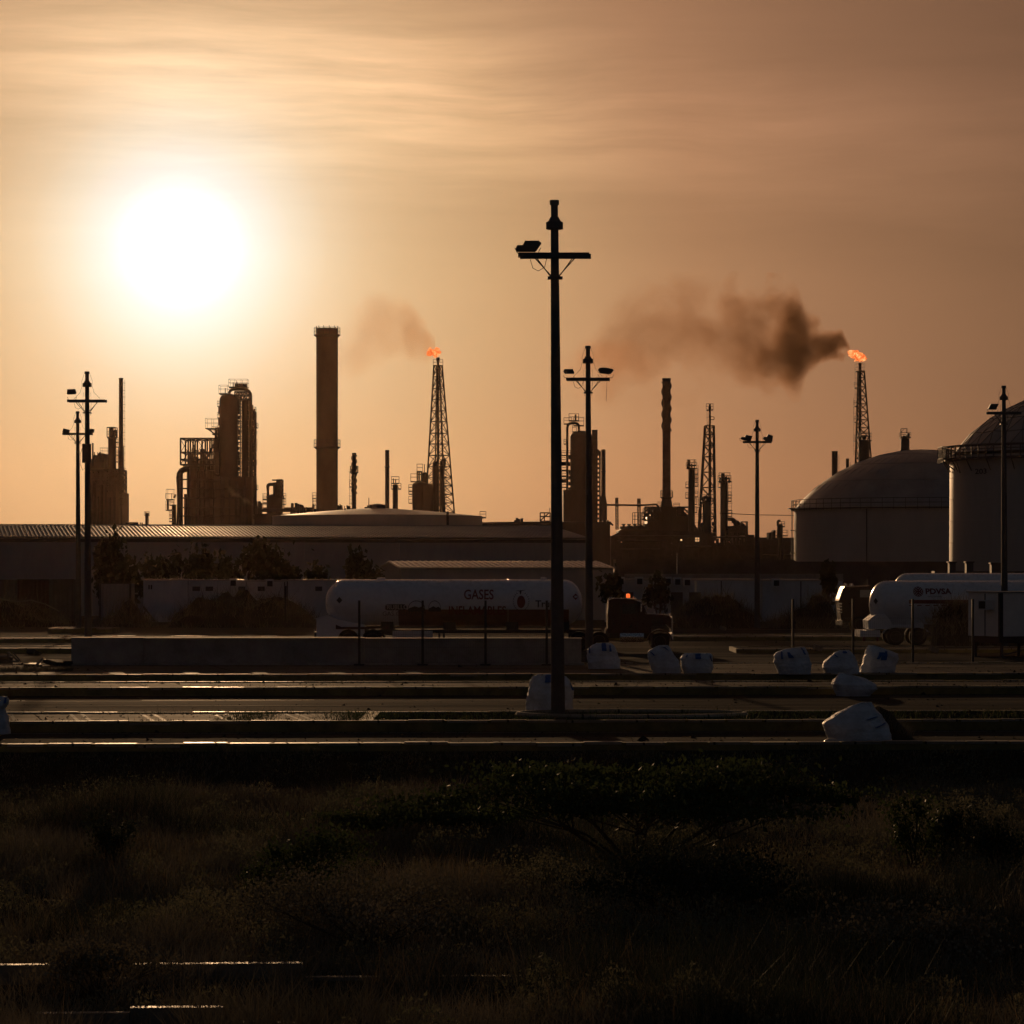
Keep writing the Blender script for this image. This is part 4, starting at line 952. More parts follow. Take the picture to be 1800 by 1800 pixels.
m = MB(); m.obox((F.x(566), Y0+1.15, F.z(1085.6)+.035), (.64, 2.2, .04), (0, R(-18), 0)); m.build('cabinet_lid', M['whitep'], tr)
m = MB(); m.box(F.x(552), F.x(556)-.004, Y0+.1, Y0+2.2, .55, .9); m.build('rear_bumper', M['darkmetal'], tr)
m = MB(); m.prism([(F.x(590), F.z(1106)), (F.x(683), F.z(1106)), (F.x(683), F.z(1098)), (F.x(672), F.z(1102)), (F.x(600), F.z(1102)), (F.x(590), F.z(1098))], Y0+.05, Y0+.5); m.build('mudguard', M['redbrown'], tr)
wheels(tr, F, (F.x(612), F.x(655)), .52, .52, Y0+.06)
m = MB(); m.box(F.x(690), F.x(760), Y0+.1, Y0+.6, .55, .95); m.build('valve_cabinet', M['cabin'], tr)
for px in (772, 780): 
    m = MB(); m.box(F.x(px)-.05, F.x(px)+.05, Y0+.3, Y0+.42, .05, .85); m.box(F.x(px)-.14, F.x(px)+.14, Y0+.2, Y0+.5, .0, .05); m.build('landing_leg', M['darkmetal'], tr)
m = MB(); m.tube([(F.x(715+i*6), Y0+.7, .25+.22*math.sin(math.pi*i/8)) for i in range(9)], .09, 7); m.build('hose_tray', M['blackp'], tr)

# ------------------------------------------------------------------ dark red tractor unit
Yt = 142.6; F = Fr(Yt); X = F.x; Z = F.z
t = thing('truck_tractor', 'dark red long-nosed truck tractor with an orange beacon, coupled to the gas trailer', 'truck', (X(1115), Yt+1.2, 0))
m = MB(); m.prism([(X(1069), Z(1113)), (X(1136), Z(1113)), (X(1136), Z(1081)), (X(1128), Z(1059)), (X(1121), Z(1053)), (X(1076), Z(1052)), (X(1071), Z(1055)), (X(1068), Z(1080))], Yt+.12, Yt+2.3); cab = m.build('cab', M['redp'], t)
m = MB(); m.box(X(1094), X(1118), Yt+.10, Yt+.115, Z(1079), Z(1061)); m.build('side_window', M['dark'], cab)
m = MB(); m.prism([(X(1131.5), Z(1064)), (X(1138), Z(1079)), (X(1137), Z(1080)), (X(1130), Z(1064.5))], Yt+.25, Yt+2.15); m.build('windscreen', M['dark'], cab)
m = MB(); m.obox((X(1130), Yt+1.2, Z(1063.2)), (.34, 2.1, .035), (0, R(4), 0)); m.build('sun_visor', M['redp'], cab)
m = MB(); m.box(X(1091), X(1120), Yt+.098, Yt+.117, Z(1107), Z(1106.2)); m.box(X(1090), X(1091), Yt+.098, Yt+.117, Z(1107), Z(1058)); m.box(X(1120), X(1121), Yt+.098, Yt+.117, Z(1107), Z(1058)); m.build('door_trim', M['blackp'], cab)
m = MB(); m.prism([(X(1136), Z(1113)), (X(1146), Z(1113)), (X(1144), Z(1103)), (X(1150), Z(1098)), (X(1172), Z(1098)), (X(1180), Z(1106)), (X(1181), Z(1112)), (X(1181.5), Z(1086)), (X(1176), Z(1082)), (X(1166), Z(1080.5)), (X(1136), Z(1079.5))], Yt+.35, Yt+2.05); hood = m.build('hood', M['redp'], t)
m = MB(); m.box(X(1181.6), X(1183.4), Yt+.55, Yt+1.9, Z(1114), Z(1084)); m.build('grille', M['chrome'], hood)
m = MB()
pts = [(X(1160)+.62*math.cos(a), F.z(1129)+.62*math.sin(a)) for a in [R(10+i*16) for i in range(11)]]; pin = [(X(1160)+.55*math.cos(a), F.z(1129)+.55*math.sin(a)) for a in [R(10+i*16) for i in range(11)]]
for i in range(10): m.prism([pts[i], pts[i+1], pin[i+1], pin[i]], Yt+.02, Yt+.5)
m.build('front_mudguard', M['redp'], t)
m = MB(); m.obox((X(1181), Yt+1.2, Z(1119)), (.16, 2.3, .3)); m.build('bumper', M['chrome'], t)
m = MB(); m.box(X(1000), X(1178), Yt+.75, Yt+.95, .62, .86); m.box(X(1000), X(1178), Yt+1.5, Yt+1.7, .62, .86); m.build('frame', M['blackp'], t)
m = MB(); m.tube([(X(1090), Yt+.32, .70), (X(1132), Yt+.32, .70)], .27, 16); m.build('fuel_tank', M['chrome'], t, True)
m = MB(); m.tube([(X(1071), Yt+.2, .9), (X(1071), Yt+.2, Z(1054)), (X(1072.5), Yt+.2, Z(1051.5)), (X(1076), Yt+.2, Z(1051))], .05, 8); m.build('exhaust_stack', M['chrome'], t, True)
for px, py0, py1 in ((1151, 1075, 1079.6), (1178.5, 1077, 1084)):
    m = MB(); m.box(X(px)-.03, X(px)+.03, Yt+.4, Yt+.48, Z(py1), Z(py0)); m.build('marker_rod', M['chrome'], t)
m = MB(); m.tube([(X(1116), Yt+.05, Z(1053)), (X(1119), Yt+.05, Z(1055.5)), (X(1128), Yt-.02, Z(1058))], .03, 5); m.obox((X(1127), Yt-.05, Z(1068)), (.05, .16, .38)); m.build('mirror', M['chrome'], t)
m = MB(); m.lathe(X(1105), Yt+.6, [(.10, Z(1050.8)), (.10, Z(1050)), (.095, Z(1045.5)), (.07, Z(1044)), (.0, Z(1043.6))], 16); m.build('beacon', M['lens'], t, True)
m = MB(); m.lathe(X(1115.5), Yt+.6, [(.06, Z(1051.5)), (.055, Z(1049.8)), (.0, Z(1049.2))], 10); m.build('horn', M['chrome'], t, True)
m = MB(); m.box(X(1064), X(1072), Yt+.2, Yt+.6, .7, 1.1); m.build('battery_box', M['steel'], t)
m = MB(); m.tube([(X(1078), Yt+.2, Z(1052.2)), (X(1102), Yt+.2, Z(1052.6))], .022, 6); m.build('roof_glint', M['chrome'], cab, True)  # added chrome strip standing in for the sun glint along the roof
m = MB(); m.tube([(X(1138), Yt+.5, Z(1079.8)), (X(1152), Yt+.5, Z(1080)), (X(1165), Yt+.5, Z(1081))], .025, 6); m.build('bonnet_glint', M['chrome'], hood, True)  # added chrome strip drawing the low sun's glint on the bonnet top
m = MB(); m.tube([(X(1121.5), Yt+.9, Z(1062.5)), (X(1136.5), Yt+.9, Z(1063.3))], .018, 6); m.build('visor_glint', M['chrome'], cab, True)  # added chrome strip in place of a glint on the visor
m = MB(); m.box(X(1144), X(1147), Yt+.05, Yt+.4, Z(1134), Z(1112)); m.build('mud_flap', M['steel'], t)
m = MB()
for i in range(5): m.box(X(1147+i*4), X(1149.2+i*4), Yt+.333, Yt+.349, Z(1096), Z(1086))
m.build('bonnet_louvres', M['blackp'], hood)
m = MB(); m.lathe(X(1179), Yt+.45, [(.01, Z(1101)), (.09, Z(1099.5)), (.09, Z(1096)), (.01, Z(1094.5))], 12); m.build('headlight', M['chrome'], hood, True)
wheels(t, F, (X(1160),), .46, .46, Yt+.06, .28); wheels(t, F, (X(1018), X(1053)), .48, .48, Yt+.05, .55)

# ------------------------------------------------------------------ white tank trailer with red stripe, right
Yp = 154.0; F = Fr(Yp); X = F.x; Z = F.z; x0, x1 = X(1533), X(1533)+12.4; Rr, hl = 1.22, .85; cz = Z(1021)-Rr; cy = Yp+1.24
pt_ = thing('tank_trailer', 'white tank trailer with red stripes behind the fence at the right edge', 'tank trailer', (x0+6, cy, 0))
m = MB(); capsule(m, x0, x1, cy, cz, Rr, hl); tk = m.build('tank', M['whitep'], pt_, True); ff = capfront(x0, x1, cy, cz, Rr, hl)
for (a, b, za, zb) in ((1598, 1716, 1054.5, 1061),):
    vs, fs = rect((b-a)*F.k, (zb-za)*F.k); project('red_stripe', vs, fs, ff, M['letter_red'], tk, X((a+b)/2), Z((za+zb)/2))
for i in range(9):
    vs, fs = rect(8*F.k, 1.6*F.k); project('red_dash', vs, fs, ff, M['letter_red'], tk, X(1602+i*14.2), Z(1064.3))
txt('PDVSA', 1650, 1040, 9.5, 'letter_red', F, tk, ff, .014, 1.12); txt('INFLAMABLE', 1744, 1046.5, 9, 'letter_red', F, tk, ff, .010, .95)
txt('GAS COMUNAL', 1644, 1048.6, 2.6, 'letter_dark', F, tk, ff)
vs, fs = disc(9*F.k, 28); project('round_emblem', vs, fs, ff, M['letter_red'], tk, X(1615), Z(1040))
for k_ in range(4):
    vs, fs = [], []
    for o_ in (-.19, -.095, 0, .095, .19)[0:5]:
        b_ = len(vs); c_ = Vector((math.cos(R(45+90*k_)), math.sin(R(45+90*k_)))); n_ = Vector((-c_.y, c_.x)); L = math.sqrt(max(.0, .07-.0-o_*o_))
        r0_, r1_ = .05+abs(o_)*.6, L*.95
        if r1_ > r0_: vs += [tuple(c_*r0_+n_*(o_-.014)), tuple(c_*r1_+n_*(o_-.014)), tuple(c_*r1_+n_*(o_+.014)), tuple(c_*r0_+n_*(o_+.014))]; fs.append((b_, b_+1, b_+2, b_+3))
    project('emblem_stripes', vs, fs, ff, M['letter_white'], tk, X(1615), Z(1040), .02)
m = MB(); xx = X(1590); m.tube([(xx, cy+(Rr+.004)*math.cos(a), cz+(Rr+.004)*math.sin(a)) for a in [6.2832*i/40 for i in range(40)]], .012, 4, True); m.build('weld_seam', M['whitep'], tk)
project('hazard_diamond', [(0, -.17), (.1, 0), (0, .17), (-.1, 0)], [(0, 1, 2, 3)], ff, M['letter_dark'], tk, X(1541), Z(1057), .02)
m = MB()
for px in (1552, 1556, 1560, 1566): m.bar((X(px), cy-.1, cz+Rr*.84), (X(px+1), cy-.1, cz+Rr*.84+.14+.02*(px-1552)), .03, 6)
m.tube([(X(1548), cy, Z(1032)), (X(1556), cy, Z(1024)), (X(1566), cy, Z(1020.5))], .035, 5); m.build('roof_valves', M['steel'], tk)
m = MB(); m.prism([(X(1526), Z(1091)), (X(1540), Z(1080)), (X(1556), Z(1080)), (X(1566), Z(1091)), (X(1566), Z(1106)), (X(1527), Z(1106))], Yp+.08, Yp+2.4); m.build('rear_cabinet', M['whitep'], pt_)
m = MB(); m.box(X(1512), X(1547), Yp+.02, Yp+2.45, Z(1119.5), Z(1108)); m.build('rear_bumper', M['whitep'], pt_)
for px in (1519, 1543):
    m = MB(); m.lathe(X(px), Yp+.1, [(.07, Z(1127)), (.08, Z(1124)), (.05, Z(1120))], 10); m.build('tail_lamp', M['placard'], pt_)
m = MB()      # double mudguard arch
arc = [(1553, 1112), (1557, 1106), (1564, 1102), (1575, 1100.5), (1600, 1100.5), (1614, 1101), (1624, 1103), (1632, 1109), (1640, 1112), (1668, 1112)]
for a, b in zip(arc[:-1], arc[1:]): m.prism([(X(a[0]), Z(a[1])), (X(b[0]), Z(b[1])), (X(b[0]), Z(b[1]+2)), (X(a[0]), Z(a[1]+2))], Yp, Yp+.55)
m.build('mudguard', M['whitep'], pt_)
wheels(pt_, F, (X(1575), X(1614.5)), .45, .45, Yp+.04)
m = MB(); m.box(X(1530), x1-.4, Yp+.5, Yp+.7, .86, 1.06); m.box(X(1530), x1-.4, Yp+1.8, Yp+2.0, .86, 1.06)
for px in (1560, 1620, 1690, 1780): m.box(X(px)-.3, X(px)+.3, Yp+.45, Yp+2.05, 1.065, cz-.95)
m.build('chassis', M['whitep'], pt_)
m = MB(); m.box(X(1626), X(1654), Yp+.1, Yp+.7, Z(1108), Z(1098)); m.build('valve_cabinet', M['blackp'], pt_)
m = MB(); m.box(X(1640), X(1700), Yp+.06, Yp+.16, Z(1086), Z(1083)); m.build('hose_tube', M['redbrown'], pt_)
# second one behind
Yq = 168.0; F = Fr(Yq); X = F.x; Z = F.z; x0, x1 = X(1573), X(1573)+13; Rr, hl = 1.18, .85; cz = Z(1007.5)-Rr; cy = Yq+1.2
q2 = thing('tank_trailer', 'white tank trailer mostly hidden behind the one with red stripes', 'tank trailer', (x0+6, cy, 0))
m = MB(); capsule(m, x0, x1, cy, cz, Rr, hl); tk = m.build('tank', M['whitep'], q2, True)
m = MB(); m.lathe(X(1594), cy, [(.05, cz+Rr-.02), (.05, cz+Rr+.12), (.0, cz+Rr+.13)], 8); m.build('roof_valve', M['steel'], tk)
m = MB(); m.box(X(1590), x1-.3, Yq+.5, Yq+.7, .86, cz-Rr+.1); m.box(X(1590), x1-.3, Yq+1.8, Yq+2.0, .86, cz-Rr+.1); m.build('chassis', M['blackp'], q2)
wheels(q2, F, (x0+1.6, x0+2.9, x0+8.5), .5, .5, Yq+.04)
# small red cab-over truck head behind
Yr = 184.0; F = Fr(Yr); X = F.x; Z = F.z
t2 = thing('truck_cab', 'small red truck cab facing left, left of the white tank trailers', 'truck', (X(1503), Yr+1.1, 0))
m = MB(); m.prism([(X(1479), Z(1092)), (X(1476), Z(1062)), (X(1474), Z(1056)), (X(1477), Z(1053)), (X(1483), Z(1034)), (X(1485), Z(1031)), (X(1531), Z(1030)), (X(1533), Z(1033)), (X(1533), Z(1092))], Yr+.1, Yr+2.2); cb = m.build('cab', M['redp'], t2)
m = MB(); m.box(X(1512), X(1530), Yr+.08, Yr+.095, Z(1050), Z(1037)); m.build('side_window', M['lampglass'], cb)
m = MB(); m.add([(X(1475.5), Yr+.15, Z(1053)), (X(1482.2), Yr+.15, Z(1034)), (X(1482.2), Yr+2.15, Z(1034)), (X(1475.5), Yr+2.15, Z(1053))], [(0, 1, 2, 3)]); m.build('windscreen', M['dark'], cb)
for px in (1489, 1500):
    m = MB(); m.lathe(X(px), Yr+1.0, [(.12, Z(1030.2)), (.12, Z(1026.5)), (.0, Z(1025.8))], 12); m.build('roof_lamp', M['chrome'], cb, True)
m = MB(); m.bar((X(1528.5), Yr+1.0, Z(1030)), (X(1528.5), Yr+1.0, Z(1019)), .03); m.build('aerial', M['darkmetal'], cb)
for py in (1064, 1070, 1076): pass
m = MB()
for py in (1061, 1066, 1071, 1076): m.box(X(1473), X(1480), Yr+.0, Yr+.3, Z(py)-.05, Z(py)+.03)
m.build('steps', M['chrome'], t2)
m = MB(); m.box(X(1478), X(1560), Yr+.6, Yr+.8, .6, .85); m.box(X(1478), X(1560), Yr+1.5, Yr+1.7, .6, .85); m.build('frame', M['blackp'], t2)
m = MB(); m.obox((X(1478), Yr+1.15, .6), (.2, 2.2, .3)); m.build('bumper', M['chrome'], t2)
wheels(t2, F, (X(1512), X(1556)), .5, .5, Yr+.04)

# ------------------------------------------------------------------ office trailer, right edge
Yo = 132.0; F = Fr(Yo); X = F.x; Z = F.z; zt, zb = Z(1040), Z(1119)
of = thing('office_trailer', 'pale boxy office trailer on legs at the right edge with an air conditioner', 'trailer', (X(1756), Yo, 0))
ang_ = R(24); c0 = Vector((X(1757.5), Yo, 0)); e1 = Vector((-math.sin(R(66)), math.cos(R(66)), 0)); e1 = Vector((-.46, .888, 0)); e2 = Vector((.888, .46, 0))
def ob4(mb, a0, a1, b0, b1, z0, z1):   # a along the long side (right), b along the short side (left, away)
    vs = [tuple(c0+e2*a+e1*b+Vector((0, 0, z))) for z in (z0, z1) for a, b in ((a0, b0), (a1, b0), (a1, b1), (a0, b1))]
    return mb.add(vs, [(0,3,2,1),(4,5,6,7),(0,1,5,4),(1,2,6,5),(2,3,7,6),(3,0,4,7)])
m = MB(); ob4(m, .14, 7.5, .0, 2.36, zb, zt-.06); ob4(m, 0, .135, .10, 2.34, zb, zt-.06); m.build('body', M['trailer'], of)
m = MB(); ob4(m, -.06, 7.55, -.05, 2.42, zt-.056, zt); m.build('roof', M['roof'], of)
m = MB(); ob4(m, -.02, .16, -.03, .095, zb-.01, zt-.07); m.build('corner_strip', M['blackp'], of)
m = MB(); ob4(m, -.008, -.002, 1.05, 1.12, zb, zt-.1); m.build('door_joint', M['blackp'], of)
m = MB(); ob4(m, -.42, -.002, .42, 1.05, Z(1072), Z(1055)); ac = m.build('air_conditioner', M['cabin'], of)
m = MB(); ob4(m, -.43, -.422, .50, .97, Z(1070), Z(1057)); m.build('grille', M['black'], ac)
m = MB(); ob4(m, 0.02, 7.4, .05, 2.3, zb-.30, zb-.004); m.build('underframe', M['blackp'], of)
for a, b in ((.2, .15), (.2, 2.1), (2.6, .15), (2.6, 2.1), (5.5, .15), (5.5, 2.1)):
    m = MB(); ob4(m, a, a+.10, b, b+.10, 0, zb-.305); ob4(m, a-.1, a+.2, b-.1, b+.2, 0, .04); m.build('leg', M['steel'], of)
m = MB(); q0 = c0+e2*.2+e1*.2; q1 = c0+e2*2.6+e1*.2; m.bar((q0.x, q0.y, .1), (q1.x, q1.y, zb-.35), .03); m.build('brace', M['steel'], of)
# ------------------------------------------------------------------ refinery helpers
def vessel(mb, F, pl_, pr, top, dome=.5, dy=0, n=28, z0=0.0):
    r_ = (pr-pl_)/2*F.k; cx = F.x((pl_+pr)/2); zt = F.z(top); hd = r_*dome
    prof = [(r_, z0), (r_, zt-hd)]
    for i in range(1, 7):
        a = math.pi/2*i/6; prof.append((max(.02, r_*math.cos(a)), zt-hd+hd*math.sin(a)))
    return mb.lathe(cx, F.Y+dy, prof, n)
def deck(mb, F, pl_, pr, py, dy=0, rail=1.15, dep=None, t=.18):
    """platform slab with a railing, reading columns and row"""
    x0, x1 = F.x(pl_), F.x(pr); z = F.z(py); dep = dep or min(4.5, max(1.2, (x1-x0)*.8)); y0, y1 = F.Y+dy-dep/2, F.Y+dy+dep/2
    mb.box(x0, x1, y0, y1, z-t, z)
    n = max(2, int((x1-x0)/1.1)+1)
    for y in (y0, y1):
        for i in range(n): x = x0+(x1-x0)*i/(n-1); mb.bar((x, y, z), (x, y, z+rail), .035)
        for h in (rail, rail*.55): mb.bar((x0, y, z+h), (x1, y, z+h), .035)
    for x in (x0, x1):
        for h in (rail, rail*.55): mb.bar((x, y0, z+h), (x, y1, z+h), .035)
def rdeck(mb, F, cx, py, r_, w, dy=0, rail=1.15, t=.2):
    z = F.z(py); x = F.x(cx); n = 24
    mb.lathe(x, F.Y+dy, [(r_+.02, z-t-.25), (r_+w, z-t*.4), (r_+w, z), (r_+.02, z)], n, False)
    for h in (rail, rail*.5): mb.ring(x, F.Y+dy, z+h, r_+w-.05, .035, n)
    for i in range(n): a = 2*math.pi*i/n; mb.bar((x+(r_+w-.05)*math.cos(a), F.Y+dy+(r_+w-.05)*math.sin(a), z), (x+(r_+w-.05)*math.cos(a), F.Y+dy+(r_+w-.05)*math.sin(a), z+rail), .03)
def ladder(mb, F, px, p0, p1, dy=0, w=.5, cage=True):
    x = F.x(px); z0, z1 = F.z(p1), F.z(p0); y = F.Y+dy
    for s in (-1, 1): mb.bar((x+s*w/2, y, z0), (x+s*w/2, y, z1), .04)
    z = z0
    while z < z1: mb.bar((x-w/2, y, z), (x+w/2, y, z), .025); z += .6
    if cage:
        z = z0+1
        while z < z1: mb.obox((x, y-.3, z), (w+.3, .06, .06)); z += 1.5
def frame(mb, F, cols, rows, dy=0, dep=6, r_=.14, brace=True, seed=0):
    """open steel frame: posts at photo columns, beams at photo rows"""
    rnd = random.Random(seed); ys = (F.Y+dy-dep/2, F.Y+dy+dep/2)
    for y in ys:
        for c_ in cols: mb.bar((F.x(c_), y, F.z(rows[-1])), (F.x(c_), y, F.z(rows[0])), r_)
        for p_ in rows: mb.bar((F.x(cols[0]), y, F.z(p_)), (F.x(cols[-1]), y, F.z(p_)), r_*.9)
        if brace:
            for a, b in zip(cols[:-1], cols[1:]):
                for p_, q_ in zip(rows[:-1], rows[1:]):
                    k_ = rnd.random()
                    if k_ < .4: mb.bar((F.x(a), y, F.z(p_)), (F.x(b), y, F.z(q_)), r_*.5)
                    elif k_ < .8: mb.bar((F.x(b), y, F.z(p_)), (F.x(a), y, F.z(q_)), r_*.5)
    for c_ in cols:
        for p_ in rows: mb.bar((F.x(c_), ys[0], F.z(p_)), (F.x(c_), ys[1], F.z(p_)), r_*.8)
def lattice(mb, F, cxt, cxb, wt, wb, rows, dy=0, r_=.10, legs=4, xb=True, rot=.35):
    """tapering lattice tower between rows[0] (top) and rows[-1]"""
    z0, z1 = F.z(rows[-1]), F.z(rows[0])
    def cor(py):
        f = (F.z(py)-z0)/(z1-z0); cx = F.x(cxb)+(F.x(cxt)-F.x(cxb))*f; w = (wb+(wt-wb)*f)*F.k/2/math.cos(math.pi/4-rot if legs == 4 else 0)
        return [Vector((cx+w*math.cos(2*math.pi*i/legs+rot+.0), F.Y+dy+w*math.sin(2*math.pi*i/legs+rot), F.z(py))) for i in range(legs)]
    for a, b in zip(rows[:-1], rows[1:]):
        A, B = cor(a), cor(b)
        for i in range(legs):
            j = (i+1) % legs
            mb.bar(A[i], B[i], r_*1.25); mb.bar(A[i], A[j], r_*.75)
            if xb and (legs != 4 or i % 2 == 0): mb.bar(A[i], B[j], r_*.55); mb.bar(A[j], B[i], r_*.55)
            else: mb.bar(A[i], B[j], r_*.6)
    B = cor(rows[-1])
    for i in range(legs): mb.bar(B[i], B[(i+1) % legs], r_*.75)
def pip(mb, F, pts, r_, dy=0, n=8):      # pipe through photo points, corners rounded
    P_ = [Vector(F.p(a, b, dy)) for a, b in pts]; out = [P_[0]]
    for a, b, c_ in zip(P_[:-2], P_[1:-1], P_[2:]):
        d1 = (a-b); d2 = (c_-b); k_ = min(d1.length, d2.length)*.45; k_ = min(k_, r_*5)
        p0, p1 = b+d1.normalized()*k_, b+d2.normalized()*k_
        for i in range(5): t_ = i/4; out.append((p0*(1-t_)**2 + b*2*t_*(1-t_) + p1*t_*t_))
    out.append(P_[-1]); mb.tube(out, r_, n)
def RT(name, label, cat, F, px, dy=0, group=None): return thing(name, label, cat, (F.x(px), F.Y+dy, 0), group)
def clutter(mb, F, x0, x1, ytop, ybot, n, seed, dy=0):
    rnd = random.Random(seed)
    for i in range(n):
        px = rnd.uniform(x0, x1); w = rnd.uniform(1.2, 5); h = rnd.uniform(.2, 1)*(ybot-ytop)
        mb.box(F.x(px-w/2), F.x(px+w/2), F.Y+dy+rnd.uniform(-3, 0), F.Y+dy+rnd.uniform(.5, 3), F.z(ybot)-.2, F.z(ybot-h))
SV, SS, SK = M['vessel'], M['steel'], M['stack']

# ---- left unit
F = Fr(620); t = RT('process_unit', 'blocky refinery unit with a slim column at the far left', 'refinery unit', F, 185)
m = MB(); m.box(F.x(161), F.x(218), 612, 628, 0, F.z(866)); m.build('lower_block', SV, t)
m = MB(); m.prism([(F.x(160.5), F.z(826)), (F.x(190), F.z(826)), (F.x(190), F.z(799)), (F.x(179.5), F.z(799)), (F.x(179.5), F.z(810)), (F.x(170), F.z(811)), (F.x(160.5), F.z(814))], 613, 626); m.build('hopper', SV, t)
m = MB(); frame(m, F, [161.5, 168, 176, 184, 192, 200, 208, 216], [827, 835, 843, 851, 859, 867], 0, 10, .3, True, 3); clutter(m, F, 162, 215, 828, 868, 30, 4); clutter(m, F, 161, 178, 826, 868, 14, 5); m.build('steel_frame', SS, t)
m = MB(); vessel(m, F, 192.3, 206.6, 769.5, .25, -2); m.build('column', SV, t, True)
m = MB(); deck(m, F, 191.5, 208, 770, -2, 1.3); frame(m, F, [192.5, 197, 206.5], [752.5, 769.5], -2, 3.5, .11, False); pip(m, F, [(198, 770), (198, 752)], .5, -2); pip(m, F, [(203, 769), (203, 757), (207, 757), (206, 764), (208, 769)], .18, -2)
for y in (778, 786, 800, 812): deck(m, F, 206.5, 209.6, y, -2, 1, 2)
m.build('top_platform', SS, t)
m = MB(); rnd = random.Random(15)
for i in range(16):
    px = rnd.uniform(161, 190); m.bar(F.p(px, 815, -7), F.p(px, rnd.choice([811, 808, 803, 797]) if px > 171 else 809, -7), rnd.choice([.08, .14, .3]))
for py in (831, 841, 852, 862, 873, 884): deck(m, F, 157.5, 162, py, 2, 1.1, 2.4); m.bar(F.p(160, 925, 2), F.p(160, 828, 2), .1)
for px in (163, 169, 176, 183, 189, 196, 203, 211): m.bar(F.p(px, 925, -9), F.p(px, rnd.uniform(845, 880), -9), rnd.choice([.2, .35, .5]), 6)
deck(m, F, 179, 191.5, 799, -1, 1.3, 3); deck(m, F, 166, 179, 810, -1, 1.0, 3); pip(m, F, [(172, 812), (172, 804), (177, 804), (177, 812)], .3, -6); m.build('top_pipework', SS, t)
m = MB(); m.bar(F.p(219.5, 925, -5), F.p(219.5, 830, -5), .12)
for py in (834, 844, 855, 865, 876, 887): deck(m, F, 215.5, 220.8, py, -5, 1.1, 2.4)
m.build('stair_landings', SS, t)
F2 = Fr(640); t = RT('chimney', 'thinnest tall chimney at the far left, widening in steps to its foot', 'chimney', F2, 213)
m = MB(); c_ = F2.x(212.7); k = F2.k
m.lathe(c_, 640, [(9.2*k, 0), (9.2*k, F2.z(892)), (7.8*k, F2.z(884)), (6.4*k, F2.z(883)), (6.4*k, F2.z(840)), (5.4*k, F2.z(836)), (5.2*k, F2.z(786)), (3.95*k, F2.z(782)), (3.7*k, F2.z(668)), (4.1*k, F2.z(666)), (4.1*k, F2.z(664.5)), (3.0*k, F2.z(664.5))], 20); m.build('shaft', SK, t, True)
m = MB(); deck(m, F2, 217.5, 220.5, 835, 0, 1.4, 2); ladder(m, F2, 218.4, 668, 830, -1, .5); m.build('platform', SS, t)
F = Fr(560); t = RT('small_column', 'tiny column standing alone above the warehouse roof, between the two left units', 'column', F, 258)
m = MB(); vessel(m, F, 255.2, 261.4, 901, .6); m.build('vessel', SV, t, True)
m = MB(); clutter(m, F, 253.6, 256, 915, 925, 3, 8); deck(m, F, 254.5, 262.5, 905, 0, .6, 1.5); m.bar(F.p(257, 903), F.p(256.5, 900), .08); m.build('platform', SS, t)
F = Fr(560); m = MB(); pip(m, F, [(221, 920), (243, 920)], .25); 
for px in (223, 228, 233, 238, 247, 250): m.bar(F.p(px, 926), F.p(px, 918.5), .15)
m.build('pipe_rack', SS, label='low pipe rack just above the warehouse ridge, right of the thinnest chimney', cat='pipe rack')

# ---- cracking unit
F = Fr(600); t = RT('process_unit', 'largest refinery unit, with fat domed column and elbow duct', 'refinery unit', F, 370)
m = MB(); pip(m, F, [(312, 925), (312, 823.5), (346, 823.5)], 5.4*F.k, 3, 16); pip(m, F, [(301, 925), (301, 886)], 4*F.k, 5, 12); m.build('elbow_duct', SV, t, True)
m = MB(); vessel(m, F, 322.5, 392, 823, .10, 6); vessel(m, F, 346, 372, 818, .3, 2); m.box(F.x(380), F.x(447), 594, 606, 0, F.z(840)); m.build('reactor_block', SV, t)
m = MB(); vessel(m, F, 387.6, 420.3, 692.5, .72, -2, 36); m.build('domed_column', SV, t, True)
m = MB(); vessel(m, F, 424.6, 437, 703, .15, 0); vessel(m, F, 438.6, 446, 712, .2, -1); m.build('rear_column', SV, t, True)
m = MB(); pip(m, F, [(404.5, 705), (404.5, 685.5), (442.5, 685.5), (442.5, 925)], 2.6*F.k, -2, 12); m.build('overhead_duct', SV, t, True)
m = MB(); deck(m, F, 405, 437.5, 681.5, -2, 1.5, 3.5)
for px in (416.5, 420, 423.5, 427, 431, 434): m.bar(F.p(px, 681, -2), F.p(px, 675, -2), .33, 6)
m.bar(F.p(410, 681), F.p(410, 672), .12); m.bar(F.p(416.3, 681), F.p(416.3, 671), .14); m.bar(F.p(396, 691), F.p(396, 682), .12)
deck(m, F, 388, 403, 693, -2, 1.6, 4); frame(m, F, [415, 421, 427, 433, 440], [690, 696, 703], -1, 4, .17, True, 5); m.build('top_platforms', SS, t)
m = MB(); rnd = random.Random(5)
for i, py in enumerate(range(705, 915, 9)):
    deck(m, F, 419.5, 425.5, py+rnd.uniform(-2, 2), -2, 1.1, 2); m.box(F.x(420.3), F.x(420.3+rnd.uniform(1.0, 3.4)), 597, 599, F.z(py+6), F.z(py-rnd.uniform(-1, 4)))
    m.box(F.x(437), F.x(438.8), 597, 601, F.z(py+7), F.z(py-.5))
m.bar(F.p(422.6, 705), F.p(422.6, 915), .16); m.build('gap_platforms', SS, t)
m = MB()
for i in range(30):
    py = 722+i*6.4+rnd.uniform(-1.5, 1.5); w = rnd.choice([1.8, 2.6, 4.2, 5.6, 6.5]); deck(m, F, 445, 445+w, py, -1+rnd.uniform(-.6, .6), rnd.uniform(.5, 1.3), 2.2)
    if rnd.random() < .6: m.box(F.x(446), F.x(446+w*.6), 598, 600, F.z(py+5), F.z(py-1))
